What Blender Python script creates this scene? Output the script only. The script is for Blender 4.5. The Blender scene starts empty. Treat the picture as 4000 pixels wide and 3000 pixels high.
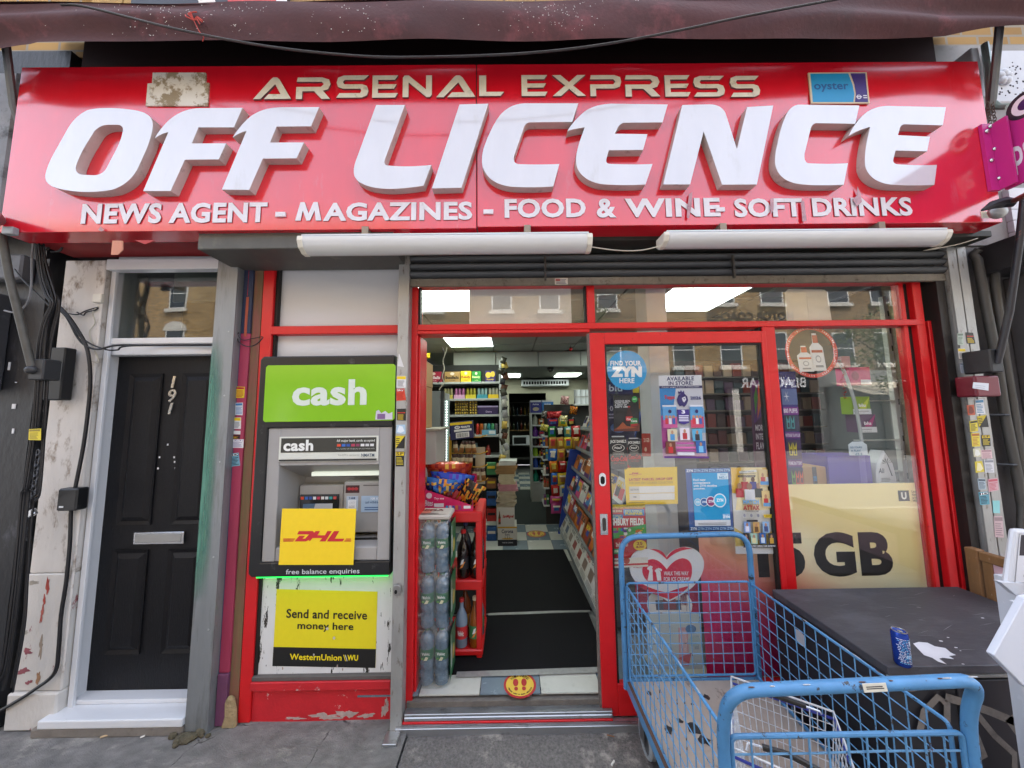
import bpy, bmesh, math, random
from mathutils import Vector, Matrix
from mathutils.geometry import tessellate_polygon
random.seed(7)
rad = math.radians
sc = bpy.context.scene
COL = sc.collection

# ---------------------------------------------------------------- camera, world, sun, exposure
cam_d = bpy.data.cameras.new('camera'); cam = bpy.data.objects.new('camera', cam_d); COL.objects.link(cam)
sc.camera = cam
cam_d.sensor_width = 36.0; cam_d.lens = 36.0*1300/4000; cam_d.clip_start = 0.05; cam_d.clip_end = 400
YAW, PITCH, ROLL = rad(.317), rad(5.31), rad(-.70)
fw = Vector((math.sin(YAW)*math.cos(PITCH), math.cos(YAW)*math.cos(PITCH), math.sin(PITCH)))
r0 = Vector((math.cos(YAW), -math.sin(YAW), 0)); u0 = r0.cross(fw)
rr = r0*math.cos(ROLL) + u0*math.sin(ROLL); uu = -r0*math.sin(ROLL) + u0*math.cos(ROLL)
m3 = Matrix((rr, uu, -fw)).transposed()
cam.matrix_world = Matrix.Translation((0, -2.11, 1.76)) @ m3.to_4x4()

SUN_EL, SUN_AZ = 60, 25          # the sun stands behind the shop row: the front is in open shade
world = bpy.data.worlds.new('World'); sc.world = world; world.use_nodes = True
wn, wl = world.node_tree.nodes, world.node_tree.links
sky = wn.new('ShaderNodeTexSky'); sky.sky_type = 'NISHITA'; sky.sun_disc = False
sky.sun_elevation = rad(SUN_EL); sky.sun_rotation = rad(SUN_AZ)
sky.air_density = 1.0; sky.dust_density = 3.0; sky.ozone_density = 1.0
hs = wn.new('ShaderNodeHueSaturation'); hs.inputs['Saturation'].default_value = .55
wl.new(sky.outputs[0], hs.inputs['Color']); wl.new(hs.outputs[0], wn['Background'].inputs['Color'])
wn['Background'].inputs['Strength'].default_value = .15
sd = bpy.data.lights.new('sun', 'SUN'); sun = bpy.data.objects.new('sun', sd); COL.objects.link(sun)
sd.energy = 2.6; sd.angle = rad(3); sd.color = (1, .95, .88)
sdir = Vector((math.sin(rad(SUN_AZ))*math.cos(rad(SUN_EL)), math.cos(rad(SUN_AZ))*math.cos(rad(SUN_EL)), math.sin(rad(SUN_EL))))
sun.rotation_euler = sdir.to_track_quat('Z', 'Y').to_euler(); sun.location = sdir*30
vs = sc.view_settings
sc.display_settings.display_device = 'sRGB'; vs.view_transform = 'Standard'; vs.look = 'None'
vs.exposure = 2.55; vs.gamma = 1.0; vs.use_curve_mapping = False
sc.render.engine = 'CYCLES'
cy = sc.cycles
cy.use_denoising = True; cy.use_adaptive_sampling = True; cy.adaptive_threshold = .02; cy.max_bounces = 7; cy.diffuse_bounces = 3; cy.glossy_bounces = 3; cy.transparent_max_bounces = 16
cy.transmission_bounces = 4; cy.sample_clamp_indirect = 6; cy.caustics_reflective = False; cy.caustics_refractive = False

# ---------------------------------------------------------------- materials
def lin(h):
    h = h.lstrip('#'); o = []
    for i in (0, 2, 4):
        c = int(h[i:i+2], 16)/255
        o.append(c/12.92 if c <= .04045 else ((c+.055)/1.055)**2.4)
    return o
MATS = {}
def mat(key, col='808080', rough=.5, metal=0., var=.10, scale=5., bump=0., bscale=80., dirt=None, spec=.5, emit=None, stretch=None, coat=0., rvar=.08, crack=None):
    """Principled surface with noise in colour and roughness, optional fine relief, optional dirt (colour, amount 0-1, scale)."""
    if key in MATS: return MATS[key]
    m = bpy.data.materials.new(key); m.use_nodes = True; MATS[key] = m
    n, l = m.node_tree.nodes, m.node_tree.links
    b = n['Principled BSDF']; c = lin(col)
    tc = n.new('ShaderNodeTexCoord'); co = tc.outputs['Object']
    if stretch:
        mp = n.new('ShaderNodeMapping'); mp.inputs['Scale'].default_value = stretch
        l.new(co, mp.inputs[0]); co = mp.outputs[0]
    nz = n.new('ShaderNodeTexNoise'); nz.inputs['Scale'].default_value = scale; nz.inputs['Detail'].default_value = 6
    nz.inputs['Roughness'].default_value = .65
    l.new(co, nz.inputs['Vector'])
    mx = n.new('ShaderNodeMix'); mx.data_type = 'RGBA'
    mx.inputs['A'].default_value = [max(0, v*(1-2*var)) for v in c]+[1]
    mx.inputs['B'].default_value = [min(1, v*(1+2*var)) for v in c]+[1]
    l.new(nz.outputs['Fac'], mx.inputs['Factor']); out = mx.outputs['Result']
    if dirt:
        dn = n.new('ShaderNodeTexNoise'); dn.inputs['Scale'].default_value = dirt[2]; dn.inputs['Detail'].default_value = 8
        dn.inputs['Roughness'].default_value = .7; l.new(co, dn.inputs['Vector'])
        mr = n.new('ShaderNodeMapRange'); t = .68-.36*dirt[1]
        mr.inputs['From Min'].default_value = t; mr.inputs['From Max'].default_value = t+(dirt[3] if len(dirt) > 3 else .12)
        l.new(dn.outputs['Fac'], mr.inputs['Value'])
        m2 = n.new('ShaderNodeMix'); m2.data_type = 'RGBA'; m2.inputs['B'].default_value = lin(dirt[0])+[1]
        l.new(mr.outputs[0], m2.inputs['Factor']); l.new(out, m2.inputs['A']); out = m2.outputs['Result']
    if crack:
        cn_ = n.new('ShaderNodeTexNoise'); cn_.inputs['Scale'].default_value = 3; cn_.inputs['Detail'].default_value = 6; l.new(tc.outputs['Object'], cn_.inputs['Vector'])
        va = n.new('ShaderNodeVectorMath'); va.operation = 'MULTIPLY_ADD'; va.inputs[1].default_value = (.35, .35, 0); l.new(cn_.outputs['Color'], va.inputs[0]); l.new(tc.outputs['Object'], va.inputs[2])
        vo = n.new('ShaderNodeTexVoronoi'); vo.feature = 'DISTANCE_TO_EDGE'; vo.inputs['Scale'].default_value = crack[0]; l.new(va.outputs[0], vo.inputs['Vector'])
        cr = n.new('ShaderNodeMapRange'); cr.inputs['From Min'].default_value = crack[1]; cr.inputs['From Max'].default_value = crack[1]*.3; l.new(vo.outputs['Distance'], cr.inputs['Value'])
        m4 = n.new('ShaderNodeMix'); m4.data_type = 'RGBA'; m4.inputs['B'].default_value = (.035, .033, .031, 1)
        ck = n.new('ShaderNodeMapRange'); ck.inputs['From Min'].default_value = .45; ck.inputs['From Max'].default_value = .62; l.new(nz.outputs['Fac'], ck.inputs['Value'])
        cm = n.new('ShaderNodeMath'); cm.operation = 'MULTIPLY'; l.new(cr.outputs[0], cm.inputs[0]); l.new(ck.outputs[0], cm.inputs[1]); l.new(cm.outputs[0], m4.inputs['Factor']); l.new(out, m4.inputs['A']); out = m4.outputs['Result']
    l.new(out, b.inputs['Base Color'])
    rm = n.new('ShaderNodeMapRange'); rm.inputs['To Min'].default_value = max(.02, rough-rvar); rm.inputs['To Max'].default_value = min(1, rough+rvar)
    l.new(nz.outputs['Fac'], rm.inputs['Value']); l.new(rm.outputs[0], b.inputs['Roughness'])
    b.inputs['Metallic'].default_value = metal; b.inputs['Specular IOR Level'].default_value = spec
    if coat: b.inputs['Coat Weight'].default_value = coat; b.inputs['Coat Roughness'].default_value = .08
    if bump:
        bn = n.new('ShaderNodeTexNoise'); bn.inputs['Scale'].default_value = bscale; bn.inputs['Detail'].default_value = 5
        l.new(co, bn.inputs['Vector'])
        bp = n.new('ShaderNodeBump'); bp.inputs['Strength'].default_value = bump; bp.inputs['Distance'].default_value = .01
        l.new(bn.outputs['Fac'], bp.inputs['Height']); l.new(bp.outputs[0], b.inputs['Normal'])
    if emit:
        b.inputs['Emission Color'].default_value = lin(emit[0])+[1]; b.inputs['Emission Strength'].default_value = emit[1]
    return m
def ink(h, rough=.45):                      # a flat printed colour
    return mat('ink_'+h+('' if rough == .45 else str(rough)), h, rough, var=.03, scale=30, rvar=.03)
def glass_mat(key, tint=(.93, .96, .95), boost=1.5, wave=.03, wscale=1.7, smear=0.):
    if key in MATS: return MATS[key]
    m = bpy.data.materials.new(key); m.use_nodes = True; MATS[key] = m
    n, l = m.node_tree.nodes, m.node_tree.links; n.remove(n['Principled BSDF'])
    tr = n.new('ShaderNodeBsdfTransparent'); tr.inputs[0].default_value = (*tint, 1)
    gl = n.new('ShaderNodeBsdfGlossy'); gl.inputs['Roughness'].default_value = .004
    ge = n.new('ShaderNodeNewGeometry'); dt = n.new('ShaderNodeVectorMath'); dt.operation = 'DOT_PRODUCT'
    l.new(ge.outputs['Normal'], dt.inputs[0]); l.new(ge.outputs['Incoming'], dt.inputs[1])
    def mth(op, x, y):
        q = n.new('ShaderNodeMath'); q.operation = op
        for i, w in enumerate((x, y)):
            if w is None: continue
            if isinstance(w, (int, float)): q.inputs[i].default_value = w
            else: l.new(w, q.inputs[i])
        return q.outputs[0]
    pw = mth('POWER', mth('SUBTRACT', 1.0, mth('ABSOLUTE', dt.outputs['Value'], None)), 5.0)   # Schlick reflectance of one glass face
    mu = n.new('ShaderNodeMath'); mu.operation = 'MULTIPLY'; mu.inputs[1].default_value = boost; mu.use_clamp = True
    ms = n.new('ShaderNodeMixShader')
    l.new(mth('ADD', mth('MULTIPLY', pw, .96), .04), mu.inputs[0]); l.new(mu.outputs[0], ms.inputs[0]); l.new(tr.outputs[0], ms.inputs[1]); l.new(gl.outputs[0], ms.inputs[2])
    nz = n.new('ShaderNodeTexNoise'); nz.inputs['Scale'].default_value = wscale; tc = n.new('ShaderNodeTexCoord'); l.new(tc.outputs['Object'], nz.inputs[0])
    bp = n.new('ShaderNodeBump'); bp.inputs['Strength'].default_value = wave; bp.inputs['Distance'].default_value = .02
    l.new(nz.outputs['Fac'], bp.inputs['Height']); l.new(bp.outputs[0], gl.inputs['Normal'])
    if smear:                                # thin film of dust and wipe marks on the pane
        sn = n.new('ShaderNodeTexNoise'); sn.inputs['Scale'].default_value = 5; sn.inputs['Detail'].default_value = 8; mp = n.new('ShaderNodeMapping'); mp.inputs['Rotation'].default_value = (0, .5, 0); mp.inputs['Scale'].default_value = (1, 1, .25)
        l.new(tc.outputs['Object'], mp.inputs[0]); l.new(mp.outputs[0], sn.inputs[0]); mr = n.new('ShaderNodeMapRange'); mr.inputs['From Min'].default_value = .42; mr.inputs['From Max'].default_value = .75; mr.inputs['To Max'].default_value = smear; l.new(sn.outputs['Fac'], mr.inputs[0])
        df = n.new('ShaderNodeBsdfDiffuse'); df.inputs[0].default_value = (.6, .6, .58, 1); m2 = n.new('ShaderNodeMixShader'); l.new(mr.outputs[0], m2.inputs[0]); l.new(ms.outputs[0], m2.inputs[1]); l.new(df.outputs[0], m2.inputs[2]); ms = m2
    l.new(ms.outputs[0], n['Material Output'].inputs[0])
    return m
GLASS = glass_mat('shop_glass', tint=(.985, .995, .99), boost=1.6, smear=.014)
FANGLASS = glass_mat('fanlight_glass', tint=(.7, .72, .71), boost=2.0)

# ---------------------------------------------------------------- mesh building helpers
NUM = 'one two three four five six seven eight nine ten eleven twelve thirteen fourteen fifteen sixteen seventeen eighteen nineteen twenty twenty-one twenty-two'.split()
class MB:
    def __init__(s): s.v = []; s.f = []; s.m = []; s.M = None
    def add(s, vs_, fs, mi=0):
        k = len(s.v)
        if s.M is not None: vs_ = [tuple(s.M @ Vector(p)) for p in vs_]
        s.v += [tuple(p) for p in vs_]; s.f += [tuple(i+k for i in f) for f in fs]; s.m += [mi]*len(fs); return s
    def box(s, x0, x1, y0, y1, z0, z1, mi=0):
        return s.add([(x, y, z) for x in (x0, x1) for y in (y0, y1) for z in (z0, z1)],
                     [(0, 1, 3, 2), (4, 6, 7, 5), (0, 4, 5, 1), (2, 3, 7, 6), (0, 2, 6, 4), (1, 5, 7, 3)], mi)
    def hexa(s, pts, mi=0):                 # 8 points ordered like box()
        return s.add(pts, [(0, 1, 3, 2), (4, 6, 7, 5), (0, 4, 5, 1), (2, 3, 7, 6), (0, 2, 6, 4), (1, 5, 7, 3)], mi)
    def tube(s, pts, r, n=8, mi=0, closed=False):
        pts = [Vector(p) for p in pts]; N = len(pts); vs_ = []; fs = []
        up = Vector((0, 0, 1)); prev = None
        for i, p in enumerate(pts):
            a = pts[i-1] if (i > 0 or closed) else p; b = pts[(i+1) % N] if (i < N-1 or closed) else p
            t = (b-a).normalized()
            if prev is None:
                q = t.cross(up)
                if q.length < .05: q = t.cross(Vector((1, 0, 0)))
            else: q = prev - t*prev.dot(t)
            q.normalize(); prev = q; w = t.cross(q)
            ri = r[i] if isinstance(r, (list, tuple)) else r
            for k in range(n):
                a_ = 2*math.pi*k/n; vs_.append(p + (q*math.cos(a_) + w*math.sin(a_))*ri)
        M = N if closed else N-1
        for i in range(M):
            for k in range(n):
                a, b = i*n+k, i*n+(k+1) % n; c, d = ((i+1) % N)*n+(k+1) % n, ((i+1) % N)*n+k
                fs.append((a, b, c, d))
        if not closed: fs += [tuple(range(n-1, -1, -1)), tuple((N-1)*n+k for k in range(n))]
        return s.add(vs_, fs, mi)
    def rod(s, a, b, r, n=6, mi=0): return s.tube([a, b], r, n, mi)
    def prism(s, loops, y0, y1, mi=0, side=None):   # loops of (x, z); front face at y0
        flat = [p for lp in loops for p in lp]; k = len(flat)
        tri = tessellate_polygon([[Vector((p[0], p[1], 0)) for p in lp] for lp in loops])
        vs_ = [(x, y0, z) for x, z in flat]+[(x, y1, z) for x, z in flat]
        s.add(vs_, [tuple(t) for t in tri], mi)
        fs = [tuple(i+k for i in reversed(t)) for t in tri]; o = 0
        s.f += [tuple(i+len(s.v)-2*k for i in f) for f in fs]; s.m += [mi]*len(fs)
        base = len(s.v)-2*k
        for lp in loops:
            n = len(lp)
            for i in range(n):
                a, b = base+o+i, base+o+(i+1) % n
                s.f.append((a, b, b+k, a+k)); s.m.append(mi if side is None else side)
            o += n
        return s
    def lathe(s, prof, c, n=14, mi=0):
        vs_ = [(c[0]+r*math.cos(2*math.pi*k/n), c[1]+r*math.sin(2*math.pi*k/n), c[2]+z) for r, z in prof for k in range(n)]; fs = []
        for i in range(len(prof)-1):
            for k in range(n): fs.append((i*n+k, i*n+(k+1) % n, (i+1)*n+(k+1) % n, (i+1)*n+k))
        fs += [tuple(range(n-1, -1, -1)), tuple((len(prof)-1)*n+k for k in range(n))]
        return s.add(vs_, fs, mi)
    def ball(s, c, rx, ry, rz, nu=10, nv=7, mi=0):
        return s.lathe2([(math.sin(math.pi*(i+.02)/(nv+.04)), -math.cos(math.pi*(i+.02)/(nv+.04))) for i in range(nv+1)], c, rx, ry, rz, nu, mi)
    def lathe2(s, prof, c, rx, ry, rz, n, mi):
        vs_ = [(c[0]+r*rx*math.cos(2*math.pi*k/n), c[1]+r*ry*math.sin(2*math.pi*k/n), c[2]+z*rz) for r, z in prof for k in range(n)]; fs = []
        for i in range(len(prof)-1):
            for k in range(n): fs.append((i*n+k, i*n+(k+1) % n, (i+1)*n+(k+1) % n, (i+1)*n+k))
        return s.add(vs_, fs, mi)
    def grid(s, fn, nu, nv, mi=0):
        vs_ = [fn(i/nu, j/nv) for j in range(nv+1) for i in range(nu+1)]
        return s.add(vs_, [(j*(nu+1)+i, j*(nu+1)+i+1, (j+1)*(nu+1)+i+1, (j+1)*(nu+1)+i) for j in range(nv) for i in range(nu)], mi)
    def build(s, name, mats, parent=None, smooth=False, bevel=0., seg=1, fix=True):
        me = bpy.data.meshes.new(name); off = Vector((0, 0, 0))
        if parent is not None:
            p = parent
            while p is not None: off += p.location; p = p.parent
            pts = [tuple(Vector(v)-off) for v in s.v]
        else:
            xs = [v[0] for v in s.v]; ys = [v[1] for v in s.v]; zs = [v[2] for v in s.v]
            off = Vector(((min(xs)+max(xs))/2, (min(ys)+max(ys))/2, min(zs))); pts = [tuple(Vector(v)-off) for v in s.v]
        me.from_pydata(pts, [], s.f)
        if not isinstance(mats, (list, tuple)): mats = [mats]
        for m in mats: me.materials.append(m)
        me.polygons.foreach_set('material_index', s.m)
        if bevel or fix:
            bm = bmesh.new(); bm.from_mesh(me)
            if fix: bmesh.ops.recalc_face_normals(bm, faces=bm.faces)
            if bevel:
                es = [e for e in bm.edges if len(e.link_faces) == 2 and e.calc_face_angle(0) > .6]
                bmesh.ops.bevel(bm, geom=es, offset=bevel, segments=seg, profile=.5, affect='EDGES', clamp_overlap=True)
            bm.to_mesh(me); bm.free()
        if smooth:
            me.polygons.foreach_set('use_smooth', [True]*len(me.polygons))
            try: me.set_sharp_from_angle(angle=rad(40))
            except Exception: pass
        o = bpy.data.objects.new(name, me); COL.objects.link(o)
        if parent is not None: o.parent = parent
        else: o.location = off
        return o
def tag(o, label, cat, group=None):
    o['label'] = label; o['category'] = cat
    if group: o['group'] = group
    return o
def struct(o): o['kind'] = 'structure'; return o
def thing(name, label, cat, loc=(0, 0, 0), group=None):
    o = bpy.data.objects.new(name, None); COL.objects.link(o); o.location = loc; o.empty_display_size = .1
    return tag(o, label, cat, group)
def copy_tree(o, loc=None, label=None, parent=None):
    c = o.copy(); COL.objects.link(c)
    if parent is not None: c.parent = parent
    if loc is not None: c.location = loc
    if label: c['label'] = label
    for ch in o.children: copy_tree(ch, parent=c)
    return c
def B(x0, x1, y0, y1, z0, z1): return MB().box(x0, x1, y0, y1, z0, z1)
def path(sv, steps=7):                      # 'M x z L x z Q cx cz x z Z' -> list of loops
    tk = sv.split(); i = 0; loops = []; cur = []; mode = 'L'
    while i < len(tk):
        t = tk[i]
        if t.isalpha():
            if t == 'Z':
                loops.append(cur); cur = []
            mode = t; i += 1; continue
        if mode in 'ML': cur.append((float(tk[i]), float(tk[i+1]))); i += 2
        elif mode == 'Q':
            x0, z0 = cur[-1]; cx, cz, x1, z1 = map(float, tk[i:i+4]); i += 4
            for k in range(1, steps+1):
                q = k/steps; cur.append(((1-q)**2*x0+2*q*(1-q)*cx+q*q*x1, (1-q)**2*z0+2*q*(1-q)*cz+q*q*z1))
    if cur: loops.append(cur)
    out = []
    for lp in loops:
        c = [p for j, p in enumerate(lp) if (abs(p[0]-lp[j-1][0])+abs(p[1]-lp[j-1][1])) > 1e-5]
        out.append(c)
    return out
TC = {}
def glyphs(txt, bold=0., shear=0.):
    k = (txt, bold, shear)
    if k not in TC:
        c = bpy.data.curves.new('t', 'FONT'); c.body = txt; c.size = 1; c.offset = bold; c.resolution_u = 3 if len(txt) > 2 else 4; c.shear = shear; c.space_character = 1+bold*1.5
        o = bpy.data.objects.new('t', c); m = o.to_mesh()
        v = [(q.co.x, q.co.y) for q in m.vertices]; f = [tuple(p.vertices) for p in m.polygons]
        o.to_mesh_clear(); bpy.data.objects.remove(o); bpy.data.curves.remove(c)
        x0 = min(p[0] for p in v); x1 = max(p[0] for p in v); y0 = min(p[1] for p in v); y1 = max(p[1] for p in v)
        TC[k] = ([((p[0]-x0)/(x1-x0), (p[1]-y0)/(y1-y0)) for p in v], f)
    return TC[k]
class Print:
    """Flat print on a (possibly tilted) four-sided sheet: corners TL, TR, BL, BR; u runs right, v runs up."""
    def __init__(s, corners, lift=.0006):
        s.c = [Vector(p) for p in corners]; s.n = (s.c[2]-s.c[0]).cross(s.c[1]-s.c[0]).normalized()
        s.h = lift; s.b = MB(); s.mi = {}; s.mats = []
    def P(s, u, v): return s.c[0]*(1-u)*v + s.c[1]*u*v + s.c[2]*(1-u)*(1-v) + s.c[3]*u*(1-v) + s.n*s.h
    def col(s, c):
        if c not in s.mi: s.mi[c] = len(s.mats); s.mats.append(MATS[c] if c in MATS else ink(c))
        return s.mi[c]
    def poly(s, pts, c):
        s.h += .00035
        if len(pts) > 4 or True:
            tri = tessellate_polygon([[Vector((p[0], p[1], 0)) for p in pts]])
            s.b.add([s.P(*p) for p in pts], [tuple(t) for t in tri], s.col(c))
        return s
    def rect(s, u0, v0, u1, v1, c): return s.poly([(u0, v0), (u1, v0), (u1, v1), (u0, v1)], c)
    def ell(s, u, v, ru, rv, c, n=22): return s.poly([(u+ru*math.cos(2*math.pi*k/n), v+rv*math.sin(2*math.pi*k/n)) for k in range(n)], c)
    def text(s, t, u0, v0, u1, v1, c, bold=.012, shear=0.):
        s.h += .00035; v, f = glyphs(t, bold, shear)
        s.b.add([s.P(u0+(u1-u0)*p[0], v0+(v1-v0)*p[1]) for p in v], f, s.col(c)); return s
    def lines(s, u0, v0, u1, v1, n, c, fill=.5, rag=.3):
        st = (v1-v0)/n
        for i in range(n):
            e = u1-(u1-u0)*rag*random.random(); s.h -= .00035; s.rect(u0, v0+st*i, e, v0+st*(i+fill), c)
        s.h += .00035; return s
    def build(s, parent, name='print'): return s.b.build(name, s.mats, parent, fix=False)
def sheet(corners, thick):                   # thin slab whose front is the four corners
    c = [Vector(p) for p in corners]; n = (c[2]-c[0]).cross(c[1]-c[0]).normalized()
    m = MB(); b = [p-n*thick for p in c]
    m.hexa([c[2], c[0], b[2], b[0], c[3], c[1], b[3], b[1]]); return m
def poster(name, label, cat, corners, base, draw, thick=.0015, group=None, parent=None):
    bm_ = sheet(corners, thick); m = MATS[base] if base in MATS else ink(base)
    o = bm_.build(name, m, parent)
    if parent is None: tag(o, label, cat, group)
    p = Print(corners); draw(p)
    if p.b.v: p.build(o)
    return o
def rc(r, Y): return ((r[0], Y, r[3]), (r[1], Y, r[3]), (r[0], Y, r[2]), (r[1], Y, r[2]))   # rect -> corners

# ================================================================ the setting
M_conc = mat('pavement_concrete', '7c7976', .88, var=.42, scale=9, bump=.9, bscale=150, dirt=('aaa59c', .36, 3.0, .14), stretch=(1, 1.8, 1), crack=(.8, .006))
M_asph = mat('pavement_asphalt', '6a6663', .9, var=.55, scale=70, bump=1.0, bscale=90, dirt=('a8a298', .36, 4, .10))
M_road = mat('road_asphalt', '77777a', .9, var=.15, scale=30, bump=.5)
M_kerb = mat('kerb_stone', '9a9894', .85, var=.15, scale=12, bump=.3)
def lumpy(x0, x1, y0, y1, z, nx, ny, amp, seed):
    rnd = random.Random(seed); b = MB()
    ph = [(rnd.uniform(4, 16), rnd.uniform(4, 16), rnd.uniform(0, 6), rnd.uniform(.3, 1)) for _ in range(7)]
    def fn(u, v):
        x = x0+(x1-x0)*u; y = y0+(y1-y0)*v
        h = sum(a*math.sin(p*x+q*y+o) for p, q, o, a in ph)/7*amp + (rnd.random()-.5)*amp*.35
        return (x, y, z+h)
    return b.grid(fn, nx, ny)
pv = struct(lumpy(-9, -.60, -4, .30, -.004, 180, 90, .007, 1).build('pavement', M_conc, smooth=True))
pa = struct(lumpy(-.592, 9, -4, .30, -.012, 200, 90, .010, 2).build('asphalt_pavement', M_asph, smooth=True))
struct(B(-60, 60, -4.12, -4.002, -.13, .0).build('kerb', M_kerb)); struct(B(-60, 60, -10.3, -10.18, -.13, 0).build('kerb', M_kerb))
struct(B(-60, 60, -10.178, -4.122, -.4, -.12).build('road', M_road))
struct(B(-60, 60, -13.0, -10.302, -.4, 0).build('pavement', M_conc))
gb = MB()
gb.box(-60, -9.002, -4, .3, -.4, 0); gb.box(9.002, 60, -4, .3, -.4, 0); struct(gb.build('pavement', M_conc))
struct(B(-200, 200, -200, 200, -.9, -.42).build('ground', M_road))

# little things lying on the pavement
M_butt = mat('litter_white', 'e6e2da', .8); M_leaf = mat('dry_leaf', '8a5a34', .8)
for k, (n_, lb, cat_, p, sz, a, mm) in enumerate([
    ('cigarette_butt', 'white cigarette butt on the asphalt in front of the doorway', 'litter', (0.4952, -0.266), (.030, .008, .008), .8, M_butt),
    ('cigarette_butt', 'small white crumb of litter under the red sliding door corner', 'litter', (0.6156, -0.0654), (.014, .010, .008), .2, M_butt),
    ('twig', 'thin brown twig lying on the asphalt left of the trolley wheel', 'litter', (0.5269, -0.1213), (.040, .004, .004), -.3, M_leaf),
    ('wood_splinter', 'pale wood splinter on the concrete before the black door', 'litter', (-2.2769, -0.0693), (.045, .009, .006), .5, mat('splinter', 'c9ad86', .8)),
    ('paper_scrap', 'tiny white paper scrap beside the wood splinter', 'litter', (-2.0649, -0.0781), (.018, .010, .004), .6, M_butt)]):
    b = MB(); b.M = Matrix.Translation((p[0], p[1], .004)) @ Matrix.Rotation(a, 4, 'Z'); b.box(-sz[0]/2, sz[0]/2, -sz[1]/2, sz[1]/2, 0, sz[2])
    tag(b.build(n_, mm, bevel=.001), lb, cat_)

# ---- the other side of the street (seen mirrored in the panes)
def brick_mat(key, c1, c2, mortar, sc_=1.0, bump=.5):
    if key in MATS: return MATS[key]
    m = bpy.data.materials.new(key); m.use_nodes = True; MATS[key] = m
    n, l = m.node_tree.nodes, m.node_tree.links; b = n['Principled BSDF']
    tc = n.new('ShaderNodeTexCoord'); mp = n.new('ShaderNodeMapping'); mp.inputs['Rotation'].default_value = (rad(90), 0, 0)
    l.new(tc.outputs['Object'], mp.inputs[0])
    br = n.new('ShaderNodeTexBrick'); br.inputs['Scale'].default_value = sc_; br.inputs['Brick Width'].default_value = .225; br.inputs['Row Height'].default_value = .075
    br.inputs['Mortar Size'].default_value = .009; br.inputs['Color1'].default_value = lin(c1)+[1]; br.inputs['Color2'].default_value = lin(c2)+[1]; br.inputs['Mortar'].default_value = lin(mortar)+[1]
    br.inputs['Bias'].default_value = -.1
    l.new(mp.outputs[0], br.inputs['Vector'])
    nz = n.new('ShaderNodeTexNoise'); nz.inputs['Scale'].default_value = 1.3; nz.inputs['Detail'].default_value = 8; l.new(tc.outputs['Object'], nz.inputs[0])
    mx = n.new('ShaderNodeMix'); mx.data_type = 'RGBA'; mx.blend_type = 'MULTIPLY'; mx.inputs['Factor'].default_value = .5
    l.new(br.outputs['Color'], mx.inputs['A']); l.new(nz.outputs['Color'], mx.inputs['B']); l.new(br.outputs['Color'], mx.inputs['A'])
    bw = n.new('ShaderNodeRGBToBW'); l.new(nz.outputs['Color'], bw.inputs[0])
    mr = n.new('ShaderNodeMapRange'); mr.inputs['From Min'].default_value = .3; mr.inputs['From Max'].default_value = .7; mr.inputs['To Min'].default_value = .75; mr.inputs['To Max'].default_value = 1.2
    l.new(bw.outputs[0], mr.inputs[0]); l.new(mr.outputs[0], mx.inputs['B'])
    l.new(mx.outputs['Result'], b.inputs['Base Color']); b.inputs['Roughness'].default_value = .9
    return m
M_stock = brick_mat('stock_brick', 'b08d55', '8a6a3c', '8d8577')
M_stock2 = brick_mat('stock_brick_dark', '9a7a4c', '71583a', '7d776b')
M_wframe = mat('white_window_paint', 'd8d8d4', .5)
M_dglass = mat('dark_window_glass', '20262a', .08, spec=.8, var=.05)
M_stone = mat('painted_stone', 'cfcac0', .7)
M_dshop = mat('dark_shop_paint', '1d1d20', .4)
def terrace(x0, x1, h, brick, label, wins, shop=M_dshop, fascia_z=3.6, arch=False):
    t = thing('brick_terrace', label, 'building', ((x0+x1)/2, -13.0, 0), 'terraced houses across the street')
    W = MB(); W.box(x0, x1, -19, -13.0, fascia_z, h); W.build('wall', brick, t)
    W = MB(); W.box(x0, x1, -19, -13.25, 0, fascia_z-.003); W.build('shop_recess', shop, t)
    B(x0, x1, -13.25, -12.85, fascia_z-.75, fascia_z-.004).build('shop_fascia', shop, t)
    B(x0, x1, -13.02, -12.9, h-.004, h+.25).build('cornice', M_stone, t)
    n = max(1, int((x1-x0)/2.6))
    for i in range(n+1):
        x = x0+.15+(x1-x0-.3)*i/n; B(x-.15, x+.15, -13.2, -12.9, 0, fascia_z-.76).build('pilaster', M_stone if i % 2 else shop, t)
    for (a, b, z0, z1) in wins:
        w = B(a, b, -13.03, -12.975, z0, z1).build('window', M_wframe, t)
        p = MB(); mz = (z0+z1)/2
        p.box(a+.06, b-.06, -12.9745, -12.97, z0+.06, mz-.025); p.box(a+.06, b-.06, -12.9745, -12.97, mz+.025, z1-.06); p.build('pane', M_dglass, w)
        B(a-.1, b+.1, -12.9745, -12.88, z0-.16, z0-.002).build('sill', M_stone, w)
        if arch:
            ar = MB(); pts = [((a+b)/2+(b-a)*.62*math.cos(q*math.pi/10), z1-.05+(b-a)*.5*math.sin(q*math.pi/10)) for q in range(11)]
            ar.prism([pts], -12.974, -12.95); ar.build('arch_head', M_stone, w)
    return t
def wl_(xs, w, z0, z1): return [(x-w/2, x+w/2, z0, z1) for x in xs]
w1 = wl_([8.0, 10.2, 12.4], 1.0, 3.85, 5.45) + wl_([7.9, 10.05, 12.35], 1.1, 6.82, 8.3)
terrace(6.4, 14.0, 9.4, M_stock, 'yellow brick terrace with dark bar front mirrored in the sliding door', w1)
terrace(14.02, 24, 9.0, M_stock2, 'darker brick terrace mirrored at the right window edge', wl_([15.5, 17.5, 19.5, 21.5], 1.0, 3.9, 5.4)+wl_([15.5, 17.5, 19.5, 21.5], 1.0, 6.8, 8.2), shop=mat('grey_shop_paint', '8a8a86', .5))
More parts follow.
